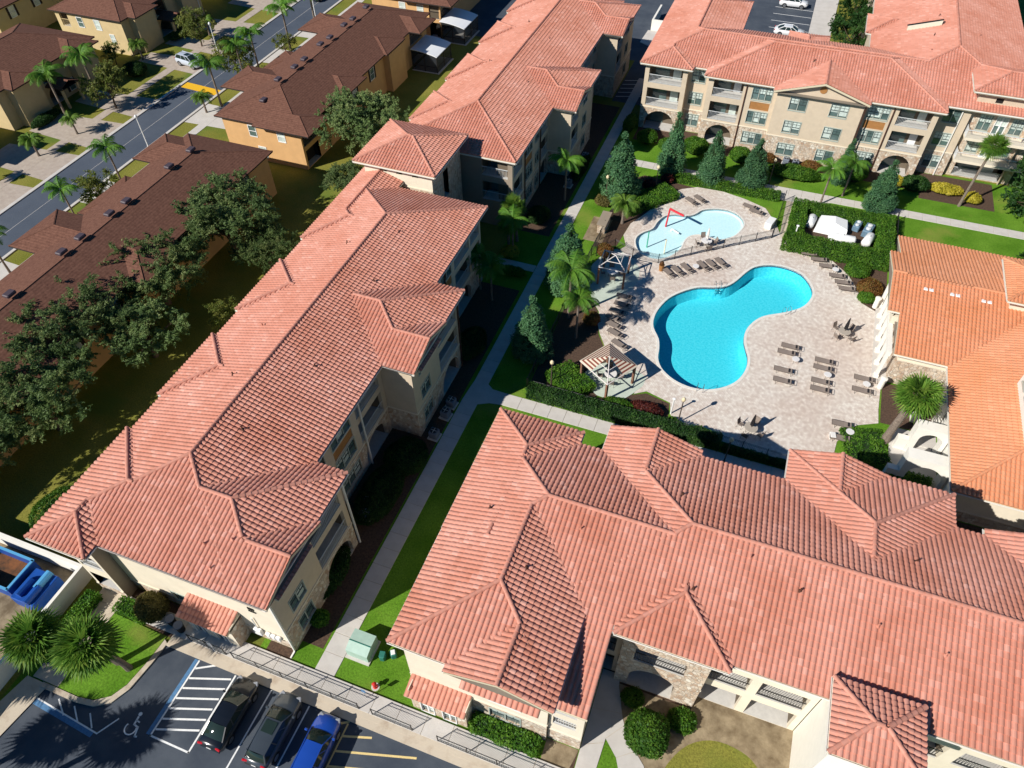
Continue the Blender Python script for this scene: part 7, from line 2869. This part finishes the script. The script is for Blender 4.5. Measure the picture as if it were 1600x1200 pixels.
    bp.build('rear_bumper', M_TRIM if suv else mp_, t)
    pb = MB()
    pb.cbox((-2.41, 0, .74 + dz), (.03, .34, .16), 0, .005)
    pb.build('number_plate', M_FRAMEW, t)
    return t


car('black sedan parked beside the hatched bay at the lower left', -23.75, 8.45, R(91), ('black', (0.006, 0.007, 0.009)))
car('dark grey hatchback with sunroof parked between the black and blue cars', -20.35, 8.55, R(91), ('grey', (0.045, 0.055, 0.065)), 'suv')
car('bright blue car parked beside the yellow hatching', -17.15, 8.25, R(92), ('blue', (0.012, 0.06, 0.34)), 'suv')
car('silver car parked on the driveway across the street', -86.6, 88.3, R(-9), ('silver', (0.50, 0.55, 0.62)), 'suv', .03)
car('white car parked at the top edge in the far car park', -1.2, 142.3, R(2), ('white', (0.75, 0.76, 0.76)), 'suv')
car('white and dark car half hidden behind the beige block roof', -.6, 130.4, R(2), ('white', (0.75, 0.76, 0.76)), 'sedan')
car('light car at the top edge behind the left end of the beige block', -15.6, 138, R(2), ('silver', (0.50, 0.55, 0.62)), 'sedan')
car('dark car on the street at the top edge', -81.0, 118.5, R(88), ('grey', (0.045, 0.055, 0.065)), 'sedan')

# ------------------------------------------------------------------ guard rails on the ramp
def guard(lb, x0, x1, y=11.78, h=1.05):
    t = thing('guard_rail', lb, 'railing', group='black guard rails on the walkway')
    a = MB()
    for z in (.15 + .1, h + .15):
        a.tube([(x0, y, z), (x1, y, z)], .028, 6)
    a.tube([(x0, y + .06, .95), (x1, y + .06, .95)], .02, 5)
    a.build('rails', M_RAILK, t)
    n = max(1, round((x1 - x0) / 2.0))
    for k in range(n + 1):
        x = x0 + (x1 - x0) * k / n
        p = MB()
        p.box(x - .03, x + .03, y - .03, y + .03, .14, h + .2)
        p.build('post', M_RAILK, t)
    b = MB()
    m = int((x1 - x0) / .12)
    for k in range(1, m):
        x = x0 + (x1 - x0) * k / m
        b.box(x - .007, x + .007, y - .007, y + .007, .25, h + .15)
    tag(b.build('bars', M_RAIL, t), kind='stuff')


guard('long black guard rail in front of the parked cars', -25.9, -15.9)
guard('short black guard rail between the two long ones', -14.85, -11.9)
guard('black guard rail below the lower block window', -10.0, 2.5)
guard('black guard rail beside the utility porch at the left', -29.6, -26.6)

# ------------------------------------------------------------------ utility things
M_TGRN = mat('transformer_green', (0.36, 0.50, 0.42), 0.5, var=0.06, vscale=2)
M_DGRN = mat('pedestal_green', (0.03, 0.17, 0.13), 0.5)
t = thing('transformer', 'pale green transformer cabinet on a pad beside the path', 'transformer', (-17.6, 15.55, .006), R(0))
m = MB()
m.box(-.95, .95, -.95, .95, 0, .12)
m.build('pad', M_CONC, t)
m = MB()
m.add([(-.85, -.75, .12), (.85, -.75, .12), (.85, .80, .12), (-.85, .80, .12), (-.85, -.75, 1.0), (.85, -.75, 1.0), (-.85, -.05, 1.28), (.85, -.05, 1.28), (-.85, .80, 1.28), (.85, .80, 1.28)],
      [(0, 1, 5, 4), (4, 5, 7, 6), (6, 7, 9, 8), (2, 3, 8, 9), (1, 2, 9, 7, 5), (3, 0, 4, 6, 8)])
m.build('cabinet', M_TGRN, t)
m = MB()
m.box(-.86, .86, -.09, -.03, 1.24, 1.31)
m.build('lid_seam', M_DGRN, t)
for i, (x, y, a, lb) in enumerate(((-15.95, 15.5, .2, 'dark green utility pedestal beside the transformer'), (-15.3, 15.9, .6, 'teal utility pedestal with a white label under the roof corner'))):
    t = thing('utility_pedestal', lb, 'utility box', (x, y, .006), a, 'utility pedestals')
    m = MB()
    m.cbox((0, 0, .35), (.42, .5, .7), 0, .08)
    m.build('box', M_DGRN, t)
    m = MB()
    m.cbox((0, 0, .72), (.3 if i else .4, .36 if i else .46, .05), 0, .02)
    m.build('cap', M_METALW if i else M_DGRN, t)
M_HYD = mat('hydrant_red', (0.55, 0.03, 0.025), 0.45)
t = thing('fire_hydrant', 'red fire hydrant on the grass edge above the guard rail', 'hydrant', (-15.55, 13.5, .006))
m = MB()
m.lathe([(.17, 0), (.17, .06), (.12, .08), (.12, .5), (.16, .52), (.16, .58), (.13, .66), (.05, .74)], 12)
m.build('barrel', M_HYD, t)
for s in (-1, 1):
    m = MB()
    m.tube([(0, 0, .42), (s * .22, 0, .42)], .06, 8)
    m.build('outlet', M_HYD, t)
m = MB()
m.lathe([(.3, 0), (.3, .03)], 12)
m.build('base', M_CONC, t)
t = thing('sign_post', 'blue accessible parking sign on a thin post by the guard rail', 'sign', (-15.75, 12.6, .16))
m = MB()
m.tube([(0, 0, 0), (0, 0, 1.5)], .025, 6)
m.build('post', M_STEEL, t)
m = MB()
m.box(-.16, .16, -.03, -.015, 1.1, 1.6)
m.build('plate', M_LINEB, t)
t = thing('sign_post', 'thin sign post beside the black sedan at the kerb', 'sign', (-27.2, 11.6, .14))
m = MB()
m.tube([(0, 0, 0), (0, 0, 2.0)], .025, 6)
m.build('post', M_METALW, t)
m = MB()
m.box(-.16, .16, -.03, -.015, 1.55, 2.05)
m.build('plate', M_METALW, t)
M_ACG = mat('condenser_grey', (0.16, 0.18, 0.22), 0.6)


def ac(x, y, lb):
    t = thing('air_conditioner', lb, 'air conditioner', (x, y, .012), RNG.uniform(-.1, .1), 'outdoor air conditioners')
    m = MB()
    m.cbox((0, 0, .06), (1.0, 1.0, .12), 0, .01)
    m.build('pad', M_CONC, t)
    m = MB()
    m.cbox((0, 0, .50), (.78, .78, .76), 0, .06)
    m.build('casing', M_ACG, t)
    m = MB()
    m.lathe([(.31, .88), (.33, .92), (.30, .93)], 16)
    m.build('grille', M_RAILK, t)
    m = MB()
    for k in range(4):
        a = k * math.pi / 2
        m.tube([(0, 0, .945), (.3 * math.cos(a), .3 * math.sin(a), .945)], .02, 4)
    m.build('fan_guard', M_RAIL, t)


for x, y, lb in ((-22.6, 25.4, 'air conditioner in the shade by the near arch'), (-22.9, 26.7, 'air conditioner second from the near arch in the shade'),
                 (-20.75, 37.4, 'pale topped air conditioner nearest the path in the shade'), (-20.8, 38.8, 'air conditioner beside the pale topped one'),
                 (-20.75, 34.9, 'air conditioner by the stone corner of the middle wing'), (-22.8, 47.0, 'air conditioner past the middle wing'),
                 (-22.7, 45.7, 'air conditioner just behind the middle wing corner'), (-21.4, 76.6, 'air conditioner beside the far path'), (-21.2, 83.2, 'air conditioner below the far block wing'),
                 (3.4, 90.8, 'dark air conditioner below the gable windows'), (4.6, 90.7, 'white topped air conditioner below the gable windows')):
    ac(x, y, lb)
for x, y, lb in ((-31.6, 12.4, 'round black bin at the left of the utility porch'), (-30.7, 12.2, 'round black bin nearest the utility porch')):
    t = thing('waste_bin', lb, 'bin', (x, y, .16), 0, 'black bins')
    m = MB()
    m.lathe([(.26, 0), (.32, .8), (.34, .85), (.30, .86), (.27, .7)], 14)
    m.build('tub', M_TRIM, t)
    m = MB()
    m.lathe([(.33, .84), (.36, .88), (.33, .92)], 14)
    m.build('rim', M_ACG, t)

# bin enclosure at the left edge
M_DUMP = mat('dumpster_blue', (0.012, 0.075, 0.33), 0.4, var=0.12, vscale=2)
M_DUMPL = mat('dumpster_pale_blue', (0.10, 0.36, 0.62), 0.4)
M_RUSTI = mat('rusty_floor', (0.22, 0.085, 0.03), 0.9, col2=(0.06, 0.035, 0.02), vscale=1.2)
t = thing('enclosure_wall', 'white wall on two sides of the blue dumpster yard', 'wall')
m = MB()
m.box(-60, -40.2, 13.2, 13.45, 0, 1.8)
m.build('back_wall', M_WHITE, t)
m = MB()
m.box(-40.2, -39.95, -2, 13.45, 0, 1.8)
m.build('side_wall', M_WHITE, t)
sheet('yard_slab', rect(-60, -40.2, -2, 13.2), .02, M_SAND)
t = thing('dumpster', 'open blue dumpster with rusty inside in the walled yard', 'dumpster', (-46.2, 11.2, .024))
m = MB()
for (a, b, c, d) in ((-2.6, 2.2, -1.3, -1.2), (-2.6, 2.2, 1.2, 1.3), (-2.6, -2.5, -1.2, 1.2), (2.1, 2.2, -1.2, 1.2)):
    m.box(a, b, c, d, 0, 1.5)
m.build('side', M_DUMP, t)
m = MB()
for (a, b, c, d) in ((-2.65, 2.25, -1.36, -1.18), (-2.65, 2.25, 1.18, 1.36), (2.06, 2.26, -1.3, 1.3)):
    m.box(a, b, c, d, 1.5, 1.6)
m.build('rim', M_DUMPL, t)
m = MB()
m.box(-2.5, 2.1, -1.2, 1.2, .1, .45)
m.build('load', M_RUSTI, t)
t = thing('compactor', 'blue compactor with cylinder housings beside the open dumpster', 'compactor', (-42.6, 10.9, .024))
m = MB()
m.cbox((0, 0, .6), (2.2, 2.6, 1.2), 0, .06)
m.build('body', M_DUMP, t)
for i, (x, y) in enumerate(((-.5, -.3), (.4, .6), (.5, -.6))):
    m = MB()
    m.tube([(x, y - .7, 1.35), (x, y + .7, 1.35)], .3, 10)
    m.build('cylinder', M_DUMPL if i == 1 else M_DUMP, t)
# far white screen wall
t = thing('enclosure_wall', 'white screen wall in the far car park between the blocks', 'wall')
m = MB()
m.box(-22.2, -21.9, 124.5, 131, 0, 1.8)
m.build('long_wall', M_WHITE, t)
m = MB()
m.box(-21.9, -19.4, 124.5, 124.75, 0, 1.8)
m.build('short_wall', M_WHITE, t)
sheet('far_island', [(-22.8, 119.6), (-20.8, 118.4), (-19.2, 120), (-19.2, 124.4), (-22.6, 124.4)], .12, M_CONC, thick=.12)
# clubhouse planters and boards on the deck edge
for x, y, lb in ((15.3, 66.1, 'white round stub pillar at the far end of the colonnade'), (16.2, 54.6, 'white round stub pillar at the near end of the colonnade')):
    t = thing('stub_pillar', lb, 'pillar', (x, y, DK), 0, 'white stub pillars by the colonnade')
    m = MB()
    m.lathe([(.26, 0), (.26, 1.1), (.22, 1.15)], 14)
    m.build('shaft', M_WHITE, t)
    m = MB()
    m.lathe([(.32, 1.15), (.32, 1.27), (.1, 1.33)], 14)
    m.build('cap', M_WHITE, t)
# leftover pipe on bare soil at the bottom
t = thing('drain_pipe', 'dark flexible drain pipe lying on the bare soil at the bottom', 'pipe', (0, 0, .03))
m = MB()
m.tube([(11.8, 17.4, .08), (11.2, 17.5, .08), (10.6, 17.3, .08), (10.2, 16.9, .08)], .07, 7)
m.build('hose', M_ACG, t)
m = MB()
m.cbox((9.85, 16.55, .08), (.9, .3, .12), .8, .03)
m.build('outlet', M_ACG, t)
